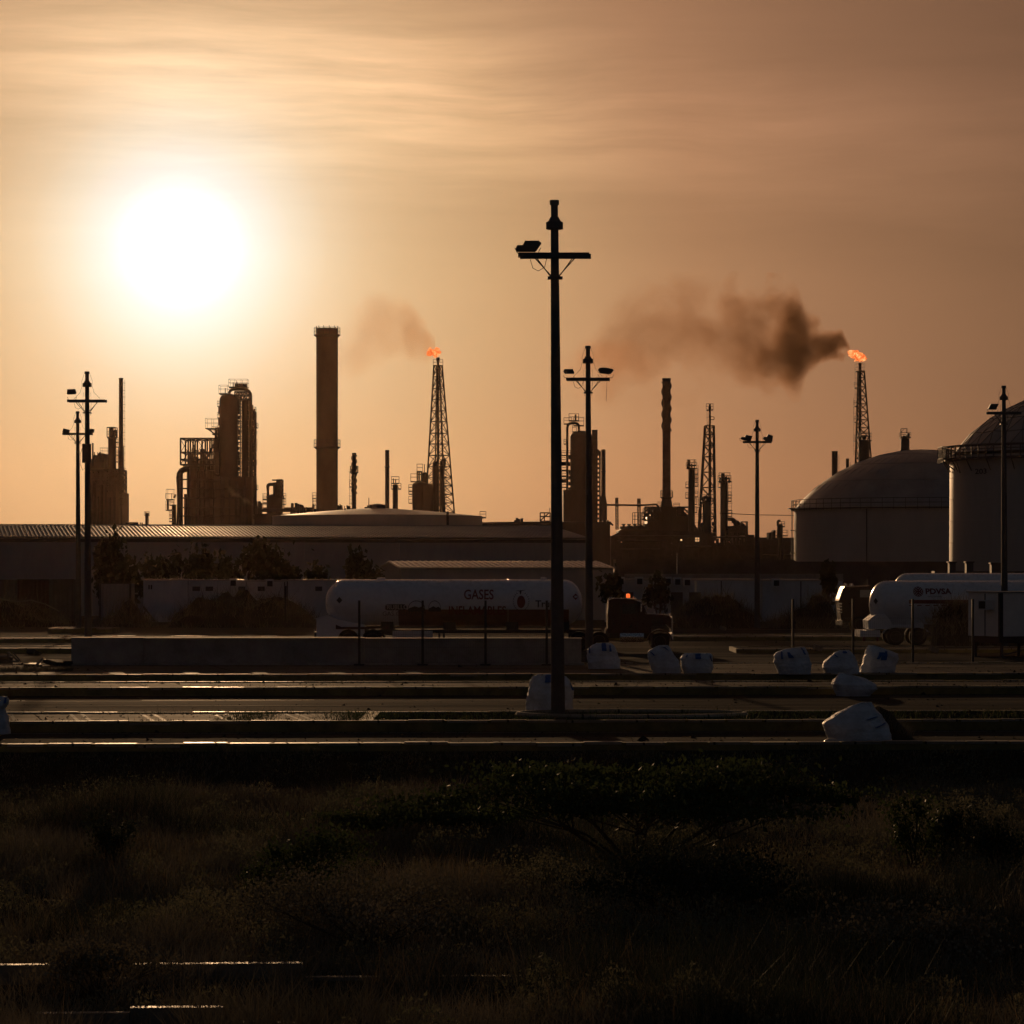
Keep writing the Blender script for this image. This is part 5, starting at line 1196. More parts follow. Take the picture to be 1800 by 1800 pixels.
deck(m, F, 444, 453.6, 751.5, -1, .8, 3); deck(m, F, 444, 453.5, 860, -1, .8, 3); m.bar(F.p(450.2, 725, -1), F.p(450.2, 905, -1), .24); m.bar(F.p(448, 719, -1), F.p(448, 905, -1), .2); m.build('side_platforms', SS, t)
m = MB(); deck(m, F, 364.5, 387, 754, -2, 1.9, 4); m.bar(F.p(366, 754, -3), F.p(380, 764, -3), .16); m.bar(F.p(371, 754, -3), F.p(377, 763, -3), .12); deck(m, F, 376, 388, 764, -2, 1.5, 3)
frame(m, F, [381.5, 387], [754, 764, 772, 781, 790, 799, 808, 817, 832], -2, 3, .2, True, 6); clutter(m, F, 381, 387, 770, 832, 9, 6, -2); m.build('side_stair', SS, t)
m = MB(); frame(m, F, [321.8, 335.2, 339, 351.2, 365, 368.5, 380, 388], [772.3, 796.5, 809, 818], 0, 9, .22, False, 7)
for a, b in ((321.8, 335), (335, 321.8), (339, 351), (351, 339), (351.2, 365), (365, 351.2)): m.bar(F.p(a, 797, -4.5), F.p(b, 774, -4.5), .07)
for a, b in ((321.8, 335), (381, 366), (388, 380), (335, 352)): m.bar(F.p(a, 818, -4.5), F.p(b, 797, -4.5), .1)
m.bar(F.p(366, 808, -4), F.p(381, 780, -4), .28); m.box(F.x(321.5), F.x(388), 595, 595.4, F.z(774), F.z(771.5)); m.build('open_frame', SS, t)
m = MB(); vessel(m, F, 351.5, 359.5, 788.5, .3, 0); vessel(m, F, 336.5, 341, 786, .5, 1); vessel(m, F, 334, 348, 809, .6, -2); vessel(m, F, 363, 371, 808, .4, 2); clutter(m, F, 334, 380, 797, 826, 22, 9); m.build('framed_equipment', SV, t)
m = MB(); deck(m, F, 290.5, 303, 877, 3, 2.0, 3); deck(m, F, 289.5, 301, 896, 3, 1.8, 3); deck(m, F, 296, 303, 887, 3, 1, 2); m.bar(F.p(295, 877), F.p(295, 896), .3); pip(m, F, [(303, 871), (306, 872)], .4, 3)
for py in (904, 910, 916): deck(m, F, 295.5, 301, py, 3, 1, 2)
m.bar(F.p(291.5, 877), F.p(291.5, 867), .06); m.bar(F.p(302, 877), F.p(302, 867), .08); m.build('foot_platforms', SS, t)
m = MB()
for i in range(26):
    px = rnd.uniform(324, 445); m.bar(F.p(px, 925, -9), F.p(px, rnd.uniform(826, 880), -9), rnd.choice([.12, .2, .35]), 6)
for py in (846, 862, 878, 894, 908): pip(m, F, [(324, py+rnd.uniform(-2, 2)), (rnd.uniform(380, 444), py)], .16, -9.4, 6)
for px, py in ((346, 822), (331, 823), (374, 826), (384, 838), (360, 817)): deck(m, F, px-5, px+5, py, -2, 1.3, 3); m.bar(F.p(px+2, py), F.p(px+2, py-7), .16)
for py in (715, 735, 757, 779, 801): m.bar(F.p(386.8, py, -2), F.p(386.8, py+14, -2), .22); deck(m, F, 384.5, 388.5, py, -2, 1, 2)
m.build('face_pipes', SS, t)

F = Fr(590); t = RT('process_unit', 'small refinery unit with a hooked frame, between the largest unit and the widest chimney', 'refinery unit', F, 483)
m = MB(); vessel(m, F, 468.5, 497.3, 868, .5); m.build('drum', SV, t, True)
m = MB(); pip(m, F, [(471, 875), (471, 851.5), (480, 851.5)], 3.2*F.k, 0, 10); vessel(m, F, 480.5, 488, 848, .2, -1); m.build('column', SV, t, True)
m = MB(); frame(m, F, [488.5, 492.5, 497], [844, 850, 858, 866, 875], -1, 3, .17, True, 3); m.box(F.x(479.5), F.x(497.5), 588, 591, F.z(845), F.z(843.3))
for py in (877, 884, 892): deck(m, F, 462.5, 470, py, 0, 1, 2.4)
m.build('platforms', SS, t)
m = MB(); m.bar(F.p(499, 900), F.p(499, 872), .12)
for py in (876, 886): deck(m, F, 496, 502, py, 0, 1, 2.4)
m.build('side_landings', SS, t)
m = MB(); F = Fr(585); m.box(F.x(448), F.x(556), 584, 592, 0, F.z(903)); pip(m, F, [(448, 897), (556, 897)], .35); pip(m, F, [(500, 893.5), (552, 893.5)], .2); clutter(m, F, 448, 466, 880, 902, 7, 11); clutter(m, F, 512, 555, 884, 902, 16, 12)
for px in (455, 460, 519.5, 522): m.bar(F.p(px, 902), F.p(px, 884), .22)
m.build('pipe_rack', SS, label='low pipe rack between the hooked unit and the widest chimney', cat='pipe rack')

# ---- chimneys of the middle
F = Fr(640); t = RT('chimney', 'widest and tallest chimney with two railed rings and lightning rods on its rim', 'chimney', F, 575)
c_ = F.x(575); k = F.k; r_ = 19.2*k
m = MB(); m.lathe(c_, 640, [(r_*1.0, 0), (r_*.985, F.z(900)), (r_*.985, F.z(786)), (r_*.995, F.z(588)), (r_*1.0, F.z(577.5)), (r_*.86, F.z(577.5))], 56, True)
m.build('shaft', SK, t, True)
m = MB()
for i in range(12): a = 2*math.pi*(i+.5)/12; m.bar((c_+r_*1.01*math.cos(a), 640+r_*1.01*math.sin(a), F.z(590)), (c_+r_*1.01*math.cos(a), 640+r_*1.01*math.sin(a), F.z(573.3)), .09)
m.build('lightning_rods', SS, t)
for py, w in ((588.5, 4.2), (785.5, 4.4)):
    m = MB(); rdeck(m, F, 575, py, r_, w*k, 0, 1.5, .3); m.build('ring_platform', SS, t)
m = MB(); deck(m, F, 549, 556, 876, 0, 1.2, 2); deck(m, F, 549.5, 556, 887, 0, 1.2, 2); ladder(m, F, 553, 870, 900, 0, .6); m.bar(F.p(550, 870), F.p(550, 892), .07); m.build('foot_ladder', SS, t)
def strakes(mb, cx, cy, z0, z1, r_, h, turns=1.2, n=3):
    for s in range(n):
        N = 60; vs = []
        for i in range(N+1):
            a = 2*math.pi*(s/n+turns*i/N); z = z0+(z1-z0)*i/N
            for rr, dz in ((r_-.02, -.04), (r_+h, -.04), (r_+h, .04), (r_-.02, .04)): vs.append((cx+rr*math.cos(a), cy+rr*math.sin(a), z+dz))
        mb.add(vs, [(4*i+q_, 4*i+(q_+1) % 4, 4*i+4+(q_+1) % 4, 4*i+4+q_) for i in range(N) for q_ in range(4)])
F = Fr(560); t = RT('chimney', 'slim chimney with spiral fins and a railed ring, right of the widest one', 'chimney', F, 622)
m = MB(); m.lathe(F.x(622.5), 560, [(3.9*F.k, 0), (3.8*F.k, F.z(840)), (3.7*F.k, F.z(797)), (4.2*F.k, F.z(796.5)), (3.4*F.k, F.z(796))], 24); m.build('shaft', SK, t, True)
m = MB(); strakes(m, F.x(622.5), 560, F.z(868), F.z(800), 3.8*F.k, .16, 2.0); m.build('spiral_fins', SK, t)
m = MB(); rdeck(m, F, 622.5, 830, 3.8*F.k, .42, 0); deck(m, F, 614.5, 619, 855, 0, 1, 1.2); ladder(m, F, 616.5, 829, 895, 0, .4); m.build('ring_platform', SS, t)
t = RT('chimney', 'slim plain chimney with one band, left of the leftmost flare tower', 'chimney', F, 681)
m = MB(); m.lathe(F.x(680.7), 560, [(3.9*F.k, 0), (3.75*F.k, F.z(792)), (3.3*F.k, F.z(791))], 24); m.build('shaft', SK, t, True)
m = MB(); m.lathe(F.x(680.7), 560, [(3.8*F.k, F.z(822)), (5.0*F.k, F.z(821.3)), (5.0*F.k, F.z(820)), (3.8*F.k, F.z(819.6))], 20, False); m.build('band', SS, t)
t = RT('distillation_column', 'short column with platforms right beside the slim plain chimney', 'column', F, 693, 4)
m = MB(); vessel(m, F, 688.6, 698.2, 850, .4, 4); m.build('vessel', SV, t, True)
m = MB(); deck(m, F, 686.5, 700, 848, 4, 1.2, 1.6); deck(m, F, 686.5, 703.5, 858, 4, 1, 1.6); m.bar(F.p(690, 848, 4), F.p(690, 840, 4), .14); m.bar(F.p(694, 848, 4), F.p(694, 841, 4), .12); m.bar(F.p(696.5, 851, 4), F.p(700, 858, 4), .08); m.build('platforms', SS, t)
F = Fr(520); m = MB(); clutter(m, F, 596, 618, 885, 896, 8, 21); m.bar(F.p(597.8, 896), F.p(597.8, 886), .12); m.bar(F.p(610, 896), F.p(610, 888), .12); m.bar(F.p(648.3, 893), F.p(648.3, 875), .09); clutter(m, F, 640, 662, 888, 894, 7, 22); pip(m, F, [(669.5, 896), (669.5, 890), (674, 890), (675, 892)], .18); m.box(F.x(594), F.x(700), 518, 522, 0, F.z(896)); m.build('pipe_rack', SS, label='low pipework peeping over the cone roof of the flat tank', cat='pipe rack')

# ---- flare towers
def flame(F, px, py, blobs, label, seed):
    m = MB(); rnd = random.Random(seed)
    for bx, by, r0 in blobs:
        bm = bmesh.new(); bmesh.ops.create_icosphere(bm, subdivisions=4, radius=1)
        c_ = Vector(F.p(bx, by)); rr = r0*F.k*1.18
        for v_ in bm.verts:
            d = v_.co.copy(); q_ = d*1.6+Vector((seed+bx, by, 0))
            k_ = 1 + .55*noise.noise(q_) + .40*noise.noise(q_*2.3) + .3*noise.noise(q_*5)
            v_.co = c_ + Vector((d.x*1.2, d.y, d.z*.85))*rr*k_
        m.add([v_.co for v_ in bm.verts], [[v_.index for v_ in f.verts] for f in bm.faces]); bm.free()
    return m.build('flame', M['flame'], None, True, label=label, cat='flame', group='gas flames on the flare towers')
def flame_mat():
    mm = bpy.data.materials.new('flame'); mm.use_nodes = True; t_ = mm.node_tree; t_.nodes.clear()
    o_ = nd(t_, 'ShaderNodeTexCoord').outputs['Object']; n_ = NOISE(t_, o_, .9, 5, .7, 1.2)
    c_ = RAMP(t_, n_, [(.34, (.7, .07, .012)), (.45, (1.0, .17, .035)), (.54, (1.3, .38, .11)), (.66, (1.5, .78, .32))])
    e_ = nd(t_, 'ShaderNodeEmission', i_Strength=1.0); t_.links.new(c_, e_.inputs[0])
    tr_ = nd(t_, 'ShaderNodeBsdfTransparent'); mx = nd(t_, 'ShaderNodeMixShader')
    n2 = NOISE(t_, o_, 1.5, 4, .7, .6); lw = nd(t_, 'ShaderNodeLayerWeight', i_Blend=.35)
    f_ = MA(t_, 'SUBTRACT', MA(t_, 'ADD', MA(t_, 'MULTIPLY', n2, 1.5), .25), MA(t_, 'MULTIPLY', lw.outputs['Facing'], .9), clamp=True)
    f_ = RAMP(t_, f_, [(.30, 0.0), (.48, 1.0)])
    t_.links.new(f_, mx.inputs[0]); t_.links.new(tr_.outputs[0], mx.inputs[1]); t_.links.new(e_.outputs[0], mx.inputs[2])
    oo = nd(t_, 'ShaderNodeOutputMaterial'); t_.links.new(mx.outputs[0], oo.inputs[0]); return mm
M['flame'] = flame_mat()
F = Fr(700); t = RT('flare_tower', 'leftmost lattice flare tower, burning a small flame', 'flare tower', F, 770, 0, 'lattice flare towers')
m = MB(); m.lathe(F.x(770), 700, [(2.1*F.k, 0), (2.1*F.k, F.z(648)), (2.1*F.k, F.z(637)), (3.0*F.k, F.z(634)), (3.2*F.k, F.z(628.5)), (2.2*F.k, F.z(628.5))], 14); m.build('flare_pipe', SS, t, True)
rows = [642.5, 662.5, 683, 702, 722, 741, 761.5, 780.5, 800.5, 820.5, 840, 854, 869, 884, 901, 925]
m = MB(); lattice(m, F, 770, 773.5, 14, 52, rows, 0, .165); m.build('lattice', SS, t)
m = MB(); deck(m, F, 761.5, 778.5, 642.5, 0, 1.4, 2.2)
for py in (662.5, 683, 701.5, 721.5, 741, 761.5, 780, 800.5): m.box(F.x(771.5), F.x(777.5), 698.5, 701, F.z(py+1), F.z(py)); m.bar(F.p(776.5, py, -1), F.p(776.5, py-4, -1), .12)
ladder(m, F, 776, 790, 830, -1, .7); m.build('ladder_landings', SS, t)
flame(F, 765, 620, [(766.5, 621, 5.2), (759.5, 619, 5.2), (755, 622.5, 3.2), (768, 613.5, 2.6), (756, 612.5, 1.5)], 'small ragged orange flame on the leftmost flare tower', 2)
F = Fr(640); t = RT('process_unit', 'drum and twin columns at the foot of the leftmost flare tower', 'refinery unit', F, 750)
m = MB(); vessel(m, F, 724.6, 752.5, 847, .35); vessel(m, F, 740.5, 752.8, 829.5, .7, 1); m.box(F.x(745), F.x(762), 636, 642, 0, F.z(852)); m.build('drum', SV, t, True)
m = MB(); vessel(m, F, 760.4, 771, 816, .25, -2); vessel(m, F, 773.2, 781.6, 815.5, .2, -2); m.build('twin_column', SV, t, True)
m = MB(); deck(m, F, 722, 736, 846, 0, 1.6, 3); frame(m, F, [733.5, 737, 741], [829, 834, 846], 0, 3, .15, False); deck(m, F, 733, 743, 829, 0, 1.6, 3)
for py in (863.5, 868, 884): deck(m, F, 718.5, 725, py, 0, 1.4, 2.4)
for py in (826, 838, 850, 862, 874, 886): m.box(F.x(771), F.x(773.2), 637, 639, F.z(py+4.5), F.z(py)); deck(m, F, 781, 785, py, -2, .8, 1.6)
m.bar(F.p(746, 830), F.p(746, 816), .12); m.bar(F.p(751.7, 830), F.p(751.7, 818), .12); pip(m, F, [(776, 816), (778, 810), (782, 808), (782, 818)], .35, -2); clutter(m, F, 762, 782, 809, 818, 8, 31, -2); m.build('platforms', SS, t)
F = Fr(820); t = RT('flare_tower', 'rightmost lattice flare tower, burning the bigger flame above the domed tank', 'flare tower', F, 1512, 0, 'lattice flare towers')
m = MB(); m.lathe(F.x(1511.8), 820, [(2.4*F.k, 0), (2.4*F.k, F.z(655)), (2.6*F.k, F.z(645)), (2.9*F.k, F.z(638)), (2.0*F.k, F.z(638))], 14); m.build('flare_pipe', SS, t, True)
rows = [652, 664, 680, 696, 710, 724, 738, 752, 770, 788, 806, 826]
m = MB(); lattice(m, F, 1513, 1515.5, 12.5, 35, rows, 0, .22, 3, False, .1); m.build('lattice', SS, t)
m = MB(); deck(m, F, 1503.5, 1519.5, 652.5, 0, 2, 2.4); ladder(m, F, 1505, 648, 700, -1, .9); ladder(m, F, 1502.5, 700, 800, -1, .9)
for py in (682, 714, 742, 776): deck(m, F, 1500.5, 1505, py, -1, 1.5, 2)
m.build('ladder_landings', SS, t)
flame(F, 1507, 625, [(1502, 622.5, 6.2), (1510, 627, 6.6), (1517, 629.5, 4.3), (1496.5, 619.5, 3.8)], 'bigger lumpy orange flame on the rightmost flare tower', 7)
F = Fr(500); t = RT('distillation_column', 'fat column with a flared top rising behind the left shoulder of the domed tank', 'column', F, 1519)
m = MB(); vessel(m, F, 1509.5, 1528.5, 773, .12); m.build('vessel', SV, t, True)
m = MB(); deck(m, F, 1508, 1531, 774, 0, 1.2, 2); m.prism([(F.x(1514), F.z(765)), (F.x(1523), F.z(765)), (F.x(1521), F.z(773)), (F.x(1516), F.z(773))], 499.5, 500.5); deck(m, F, 1512, 1525, 765.5, 0, .6, 1.2); m.build('top_platform', SS, t)
t = RT('distillation_column', 'short tapered vessel with a small gantry on top, peeping over the crown of the domed tank', 'column', F, 1591)
m = MB(); m.lathe(F.x(1591), 500, [(9*F.k, 0), (9.5*F.k, F.z(797)), (7.6*F.k, F.z(788)), (7.4*F.k, F.z(772)), (6*F.k, F.z(769))], 20); m.build('vessel', SV, t, True)
m = MB(); deck(m, F, 1582, 1600, 768.5, 0, .8, 1.6); frame(m, F, [1583.5, 1594], [753.5, 768], 0, 1, .05, False); m.bar(F.p(1583.5, 760), F.p(1590, 753.5), .05); clutter(m, F, 1586, 1597, 761, 769, 5, 41); m.build('gantry', SS, t)
for a, b, c_, l in ((1462, 1472.5, 793, 'square-topped chimney left of the rightmost flare tower'), (1487, 1492.5, 806, 'stub chimney between the square-topped one and the rightmost flare tower')):
    t = RT('chimney', l, 'chimney', F, (a+b)/2); m = MB(); m.lathe(F.x((a+b)/2), 500, [((b-a)/2*F.k, 0), ((b-a)/2*F.k, F.z(c_+1.5)), ((b-a)/2*F.k*1.06, F.z(c_+1.2)), ((b-a)/2*F.k*1.06, F.z(c_)), ((b-a)/2*F.k*.8, F.z(c_))], 20); m.build('shaft', SK, t, True)
    m = MB(); ladder(m, F, b+.6, c_+6, 860, 0, .3, False); m.build('ladder', SS, t)

# ---- tanks
F = Fr(420); t = RT('storage_tank', 'very wide flat storage tank with a low cone roof above the warehouse', 'storage tank', F, 655)
R0 = 191*F.k; cx, cyk = F.x(655), 420+R0
m = MB(); m.lathe(cx, cyk, [(R0, 0), (R0, F.z(905.5)), (R0+.05, F.z(905.5)), (R0+.05, F.z(904.3))], 96, False); m.build('shell', M['tankw'], t, True)
zc = CAM_H-(892.5-HZ)/FPX*cyk
m = MB(); m.lathe(cx, cyk, [(R0+.06, F.z(904.3)), (R0*.5, (F.z(904.3)+zc)/2+.12), (.3, zc)], 96, True); m.build('roof', M['dome'], t, True)
m = MB(); m.lathe(cx, cyk, [(1.2, zc-.2), (1.2, zc+.45), (.1, zc+.6)], 12); m.bar((cx-.3*R0, cyk-4, zc-1.2), (cx-.3*R0, cyk-4, zc+.2), .06); m.build('roof_vent', SS, t)
m = MB(); F4 = Fr(423); deck(m, F4, 842, 853, 906.5, 12, .8, 2); a_ = (F.x(787), 421.5, F.z(903)); m.bar((F.x(786), cyk-math.sqrt(R0**2-(F.x(786)-cx)**2)-.3, 0), (F.x(786), cyk-math.sqrt(R0**2-(F.x(786)-cx)**2)-.3, F.z(898)), .25); m.bar((F.x(540), 424, 0), (F.x(556), 423, F.z(905)), .12); m.build('stair', SS, t)
F = Fr(470); t = RT('storage_tank', 'low dark tank with a shallow lid, right of the very wide one', 'storage tank', F, 940)
m = MB(); m.lathe(F.x(950), 490, [(118*F.k, 0), (118*F.k, F.z(915.5))], 64, False); m.build('shell', M['steel'], t, True)
m = MB(); m.lathe(F.x(950), 490, [(119*F.k, F.z(915.5)), (60*F.k, F.z(914)), (.2, F.z(913))], 64, True); m.build('roof', M['dome'], t, True)
m = MB(); F4 = Fr(471); clutter(m, F4, 900, 922, 910, 916, 7, 51, 2); m.build('roof_fittings', SS, t)
F = Fr(440); m = MB(); frame(m, F, [949.5, 957, 967], [901.5, 908, 916], 0, 2, .1, False); m.bar(F.p(950, 915), F.p(966, 901), .12); m.bar(F.p(966.5, 901), F.p(966.5, 893), .07); m.build('stair_frame', SS, label='little stair frame on the low tank, just left of the tallest light pole', cat='stair')
def dome_tank(F, dy, cxp, Rpx, wall_top, apex, label, rings, name='storage_tank', geo=False, nseg=36):
    cy_ = F.Y+dy; k = cy_/FPX; Rm = Rpx*k; cx = (cxp-900)*k; zt = F.z(wall_top); t = RT(name, label, 'storage tank', F, cxp, dy)
    m = MB(); prof = [(Rm*1.015, 0)]
    zb = 0; n = rings
    for i in range(n):
        za, zb2 = zt*i/n, zt*(i+1)/n; rr = Rm+.012*(n-i); prof += [(rr, za+.01), (rr, zb2-.02), (rr+.03, zb2-.015), (rr+.03, zb2)]
    m.lathe(cx, cy_, prof, 128, False); m.build('shell', M['tankw'], t, True)
    kap = math.cos(0); ktop = cy_/FPX; za = CAM_H-(apex-HZ)*ktop; rise = za-zt; Rs = (Rm*Rm+rise*rise)/(2*rise); m = MB()
    if geo:
        rows_ = 7; vs = [(cx, cy_, za)]; fs = []
        for j in range(1, rows_+1):
            f = j/rows_; rr = Rm*.985*f; z = za-(Rs-math.sqrt(Rs*Rs-rr*rr))
            for i in range(nseg): a = 2*math.pi*(i+.5*(j % 2))/nseg; vs.append((cx+rr*math.cos(a), cy_+rr*math.sin(a), z + (.0 if j == rows_ else .12*((i+j) % 2))))
        for i in range(nseg): fs.append((0, 1+i, 1+(i+1) % nseg))
        for j in range(1, rows_):
            A, B = 1+(j-1)*nseg, 1+j*nseg
            for i in range(nseg):
                i2 = (i+1) % nseg
                if j % 2: fs += [(A+i, B+i, B+i2), (A+i, B+i2, A+i2)]
                else: fs += [(A+i, B+i, A+i2), (A+i2, B+i, B+i2)]
        m.add(vs, fs); dm = m.build('dome', M['dome'], t)
        m = MB(); done = set()
        for f in fs:
            for p_, q_ in zip(f, f[1:]+f[:1]):
                if (min(p_, q_), max(p_, q_)) in done: continue
                done.add((min(p_, q_), max(p_, q_)))
                if vs[p_][1] < cy_+1: m.bar(vs[p_], vs[q_], .045)
        m.build('ribs', SS, dm)
    else:
        pr = []
        for j in range(0, 19): rr = Rm*(1-j/18)+.001; pr.append((rr, za-(Rs-math.sqrt(Rs*Rs-rr*rr))))
        m.lathe(cx, cy_, pr, 96); dm = m.build('dome', M['dome'], t, True)
        m = MB()
        for i in range(48):
            a = 2*math.pi*i/48
            if math.sin(a) < .3: m.tube([(cx+rr*math.cos(a), cy_+rr*math.sin(a), z+.01) for rr, z in pr[::3]], .05, 4)
        for j in (4, 8, 12): m.ring(cx, cy_, pr[j][1]+.01, pr[j][0], .04, 64)
        m.build('ribs', M['dome'], dm)
    return t, Rm, cx, cy_, zt, pr if not geo else None
F = Fr(365); t, Rm, cx, cy_, zt, pr = dome_tank(F, 16, 1622, 225, 889, 790.5, 'wide storage tank with a smooth low dome, second from the right', 6)
m = MB(); nn = 72
for h in (.55, 1.1): m.ring(cx, cy_, zt+h-.1, Rm+.35, .04, nn)
for i in range(nn): a = 2*math.pi*i/nn; m.bar((cx+(Rm+.35)*math.cos(a), cy_+(Rm+.35)*math.sin(a), zt-.4), (cx+(Rm+.35)*math.cos(a), cy_+(Rm+.35)*math.sin(a), zt+1.0), .04)
m.lathe(cx, cy_, [(Rm+.04, zt-.25), (Rm+.5, zt-.25), (Rm+.5, zt-.12), (Rm+.04, zt-.12)], 72, False); m.build('rim_walkway', SS, t)
m = MB(); xl = cx-Rm-.35
for s in (-.25, .25): m.bar((xl, cy_+s, 0), (xl, cy_+s, zt+1), .06)
for i in range(24): m.bar((xl, cy_-.25, i*zt/24), (xl, cy_+.25, i*zt/24), .04)
for z in (zt*.25, zt*.5, zt*.75): m.box(xl-.2, xl+.3, cy_-.5, cy_+.5, z, z+.1)
m.box(xl-.5, xl+.5, cy_-1, cy_+1, zt-.1, zt+.02); m.build('ladder', SS, t)
m = MB(); xx = F.x(1527); yy = cy_-math.sqrt(Rm**2-(xx-cx)**2)-.15; m.bar((xx, yy, 0), (xx, yy, zt-.3), .09); xx = F.x(1420); yy = cy_-math.sqrt(Rm**2-(xx-cx)**2)-.15; m.bar((xx, yy, 0), (xx, yy, zt-.3), .07); m.build('drain_pipe', SS, t)
F = Fr(285); t, Rm, cx, cy_, zt, _ = dome_tank(F, 14, 1892, 220, 793, 690, 'tall storage tank with a faceted dome and a hanging walkway, cut by the right edge', 7, geo=True)
m = MB(); nn = 84; Rw = Rm+.75; zw = F.z(806)*1.03
for h, w_ in ((.5, .04), (.78, .04), (1.15, .11)): m.ring(cx, cy_, zw+h, Rw, w_, nn)
for i in range(nn):
    a = 2*math.pi*i/nn; e_ = (math.cos(a), math.sin(a)); m.bar((cx+Rw*e_[0], cy_+Rw*e_[1], zw-.12), (cx+Rw*e_[0], cy_+Rw*e_[1], zw+1.15), .075)
    if i % 3 == 0: m.bar((cx+Rw*e_[0], cy_+Rw*e_[1], zw-.1), (cx+(Rm+.05)*e_[0], cy_+(Rm+.05)*e_[1], zw-1.3), .06)
m.lathe(cx, cy_, [(Rm+.1, zw-.25), (Rw+.03, zw-.25), (Rw+.03, zw), (Rm+.1, zw)], 84, False); m.build('rim_walkway', SS, t)
m = MB(); xl = cx-Rm
m.box(xl-1.5, xl+.2, cy_-4.5, cy_-1.2, zw-.1, zw+.02)
for y in (cy_-4.5, cy_-1.2):
    for i in range(5): m.bar((xl-1.5+i*.4, y, zw), (xl-1.5+i*.4, y, zw+1.1), .04)
    m.bar((xl-1.5, y, zw+1.1), (xl+.1, y, zw+1.1), .04)
for i in range(6): m.bar((xl-1.5, cy_-4.5+.66*i, zw-.5), (xl-1.5, cy_-4.5+.66*i, zw+1.1), .04)
m.bar((xl-1.5, cy_-4.5, zw+1.1), (xl-1.5, cy_-1.2, zw+1.1), .04); m.bar((xl-1.4, cy_-2.5, zw-.1), (xl, cy_-2.5, zw-1.2), .08); m.bar((xl-.2, cy_-4, zw-.1), (xl+.3, cy_-4, zw-1.5), .08); m.build('side_platform', SS, t)
def ffn(x, z): return cy_-math.sqrt(max(0, (Rm+.12)**2-(x-cx)**2))
xn = F.x(1709); yn = ffn(xn, 0); kk = yn/FPX; vs, fs = text_mesh('203', 9*kk*1.4, .01, .9)
project('lettering', vs, fs, ffn, M['letter_dark'], t, (1709-900)*kk, CAM_H-(832-HZ)*kk, .03)
for i, (a, b, c_) in enumerate(((1669, 1680, 989), (1699, 1711, 989), (1743, 1760, 991))):
    F = Fr(255); m = MB(); m.box(F.x(a), F.x(b), 255, 256, 0, F.z(c_)); m.box(F.x(a)-.1, F.x(b)+.1, 254.9, 256.1, F.z(c_)+.003, F.z(c_)+.1); m.build('pump_box', M['steel'], label=['dark box standing left of the foot of the tall tank', 'dark box standing right in front of the foot of the tall tank', 'dark box just left of the rightmost light pole shaft, above the tank trailers'][i], cat='equipment box', group='dark boxes at the tall tank')

# ---- middle right unit
F = Fr(470); t = RT('equipment_building', 'plain brown block building under the fat column, behind the second tallest light pole', 'building', F, 1020)
m = MB(); m.box(F.x(986), F.x(1074), 474, 492, 0, F.z(919)); m.build('wall', M['vessel'], t)
m = MB(); m.box(F.x(985), F.x(1075.5), 473.5, 492.5, F.z(919)+.003, F.z(917)); clutter(m, F, 1060, 1079, 913, 919, 6, 61, 5); m.bar(F.p(1074, 918, 4), F.p(1079, 923, 4), .2); m.build('parapet', SS, t)
F = Fr(610); t = RT('process_unit', 'refinery unit with a fat domed column and looping pipe behind the two middle light poles', 'refinery unit', F, 1020)
m = MB(); vessel(m, F, 1002.3, 1041, 757, .55, 0, 36); m.box(F.x(989.5), F.x(1046), 604, 616, 0, F.z(862)); m.build('domed_column', SV, t, True)
m = MB(); pip(m, F, [(1017.5, 760), (1017.5, 744), (997, 744), (997, 925)], 2.3*F.k, -1, 10); pip(m, F, [(986, 815), (1002, 815)], .35); pip(m, F, [(986, 845), (997, 845)], .3); m.build('overhead_pipe', SV, t, True)
m = MB(); deck(m, F, 991, 1005, 745, -1, 1.2, 2.5); deck(m, F, 1008, 1026, 748, -1, 1.6, 2.5); deck(m, F, 1000, 1017, 739.5, -1, 1.4, 2.5); m.bar(F.p(1011.5, 740, -1), F.p(1011.5, 729, -1), .26); m.bar(F.p(1017, 741, -1), F.p(1017, 732, -1), .12); deck(m, F, 1006, 1013, 759, -1, 1.6, 2)
for py in (800, 812, 826, 836, 846, 856): deck(m, F, 987, 996, py, 0, .9, 2); m.box(F.x(999.2), F.x(1002.6), 609, 611, F.z(py+7), F.z(py+1))
for px, py in ((993, 780), (1000.5, 800), (1000.5, 834)): deck(m, F, px-2, px+2, py, 0, .9, 1.6)
m.build('platforms', SS, t)
m = MB(); m.box(F.x(1040), F.x(1049.6), 606, 612, 0, F.z(798)); 
for px in (1041.5, 1044, 1046.3, 1048.5): m.bar(F.p(px, 798, -2), F.p(px, 757.5, -2), .22)
for py in (757.5, 763, 778, 782, 786, 790, 794): m.bar(F.p(1040, py, -2), F.p(1050, py, -2), .2)
clutter(m, F, 1040, 1050, 778, 800, 12, 71, -1); pip(m, F, [(1050, 794), (1054, 794), (1054, 925)], .22, -2); pip(m, F, [(1056.5, 925), (1056.5, 873)], .3, -2)
for py in range(806, 915, 8): m.box(F.x(1049.6), F.x(1053.5), 607, 609, F.z(py+3.5), F.z(py)); 
for py in range(880, 915, 8): m.box(F.x(1053), F.x(1058), 607, 609, F.z(py+4), F.z(py))
m.build('pipe_tower', SS, t)
F = Fr(600); t = RT('chimney', 'short brown chimney widening at its foot, right of the second tallest light pole', 'chimney', F, 1060.5)
m = MB(); k = F.k; m.lathe(F.x(1060.7), 600, [(6.6*k, 0), (6.4*k, F.z(886)), (3.9*k, F.z(871)), (3.7*k, F.z(791)), (3.1*k, F.z(790))], 24); m.build('shaft', SK, t, True)
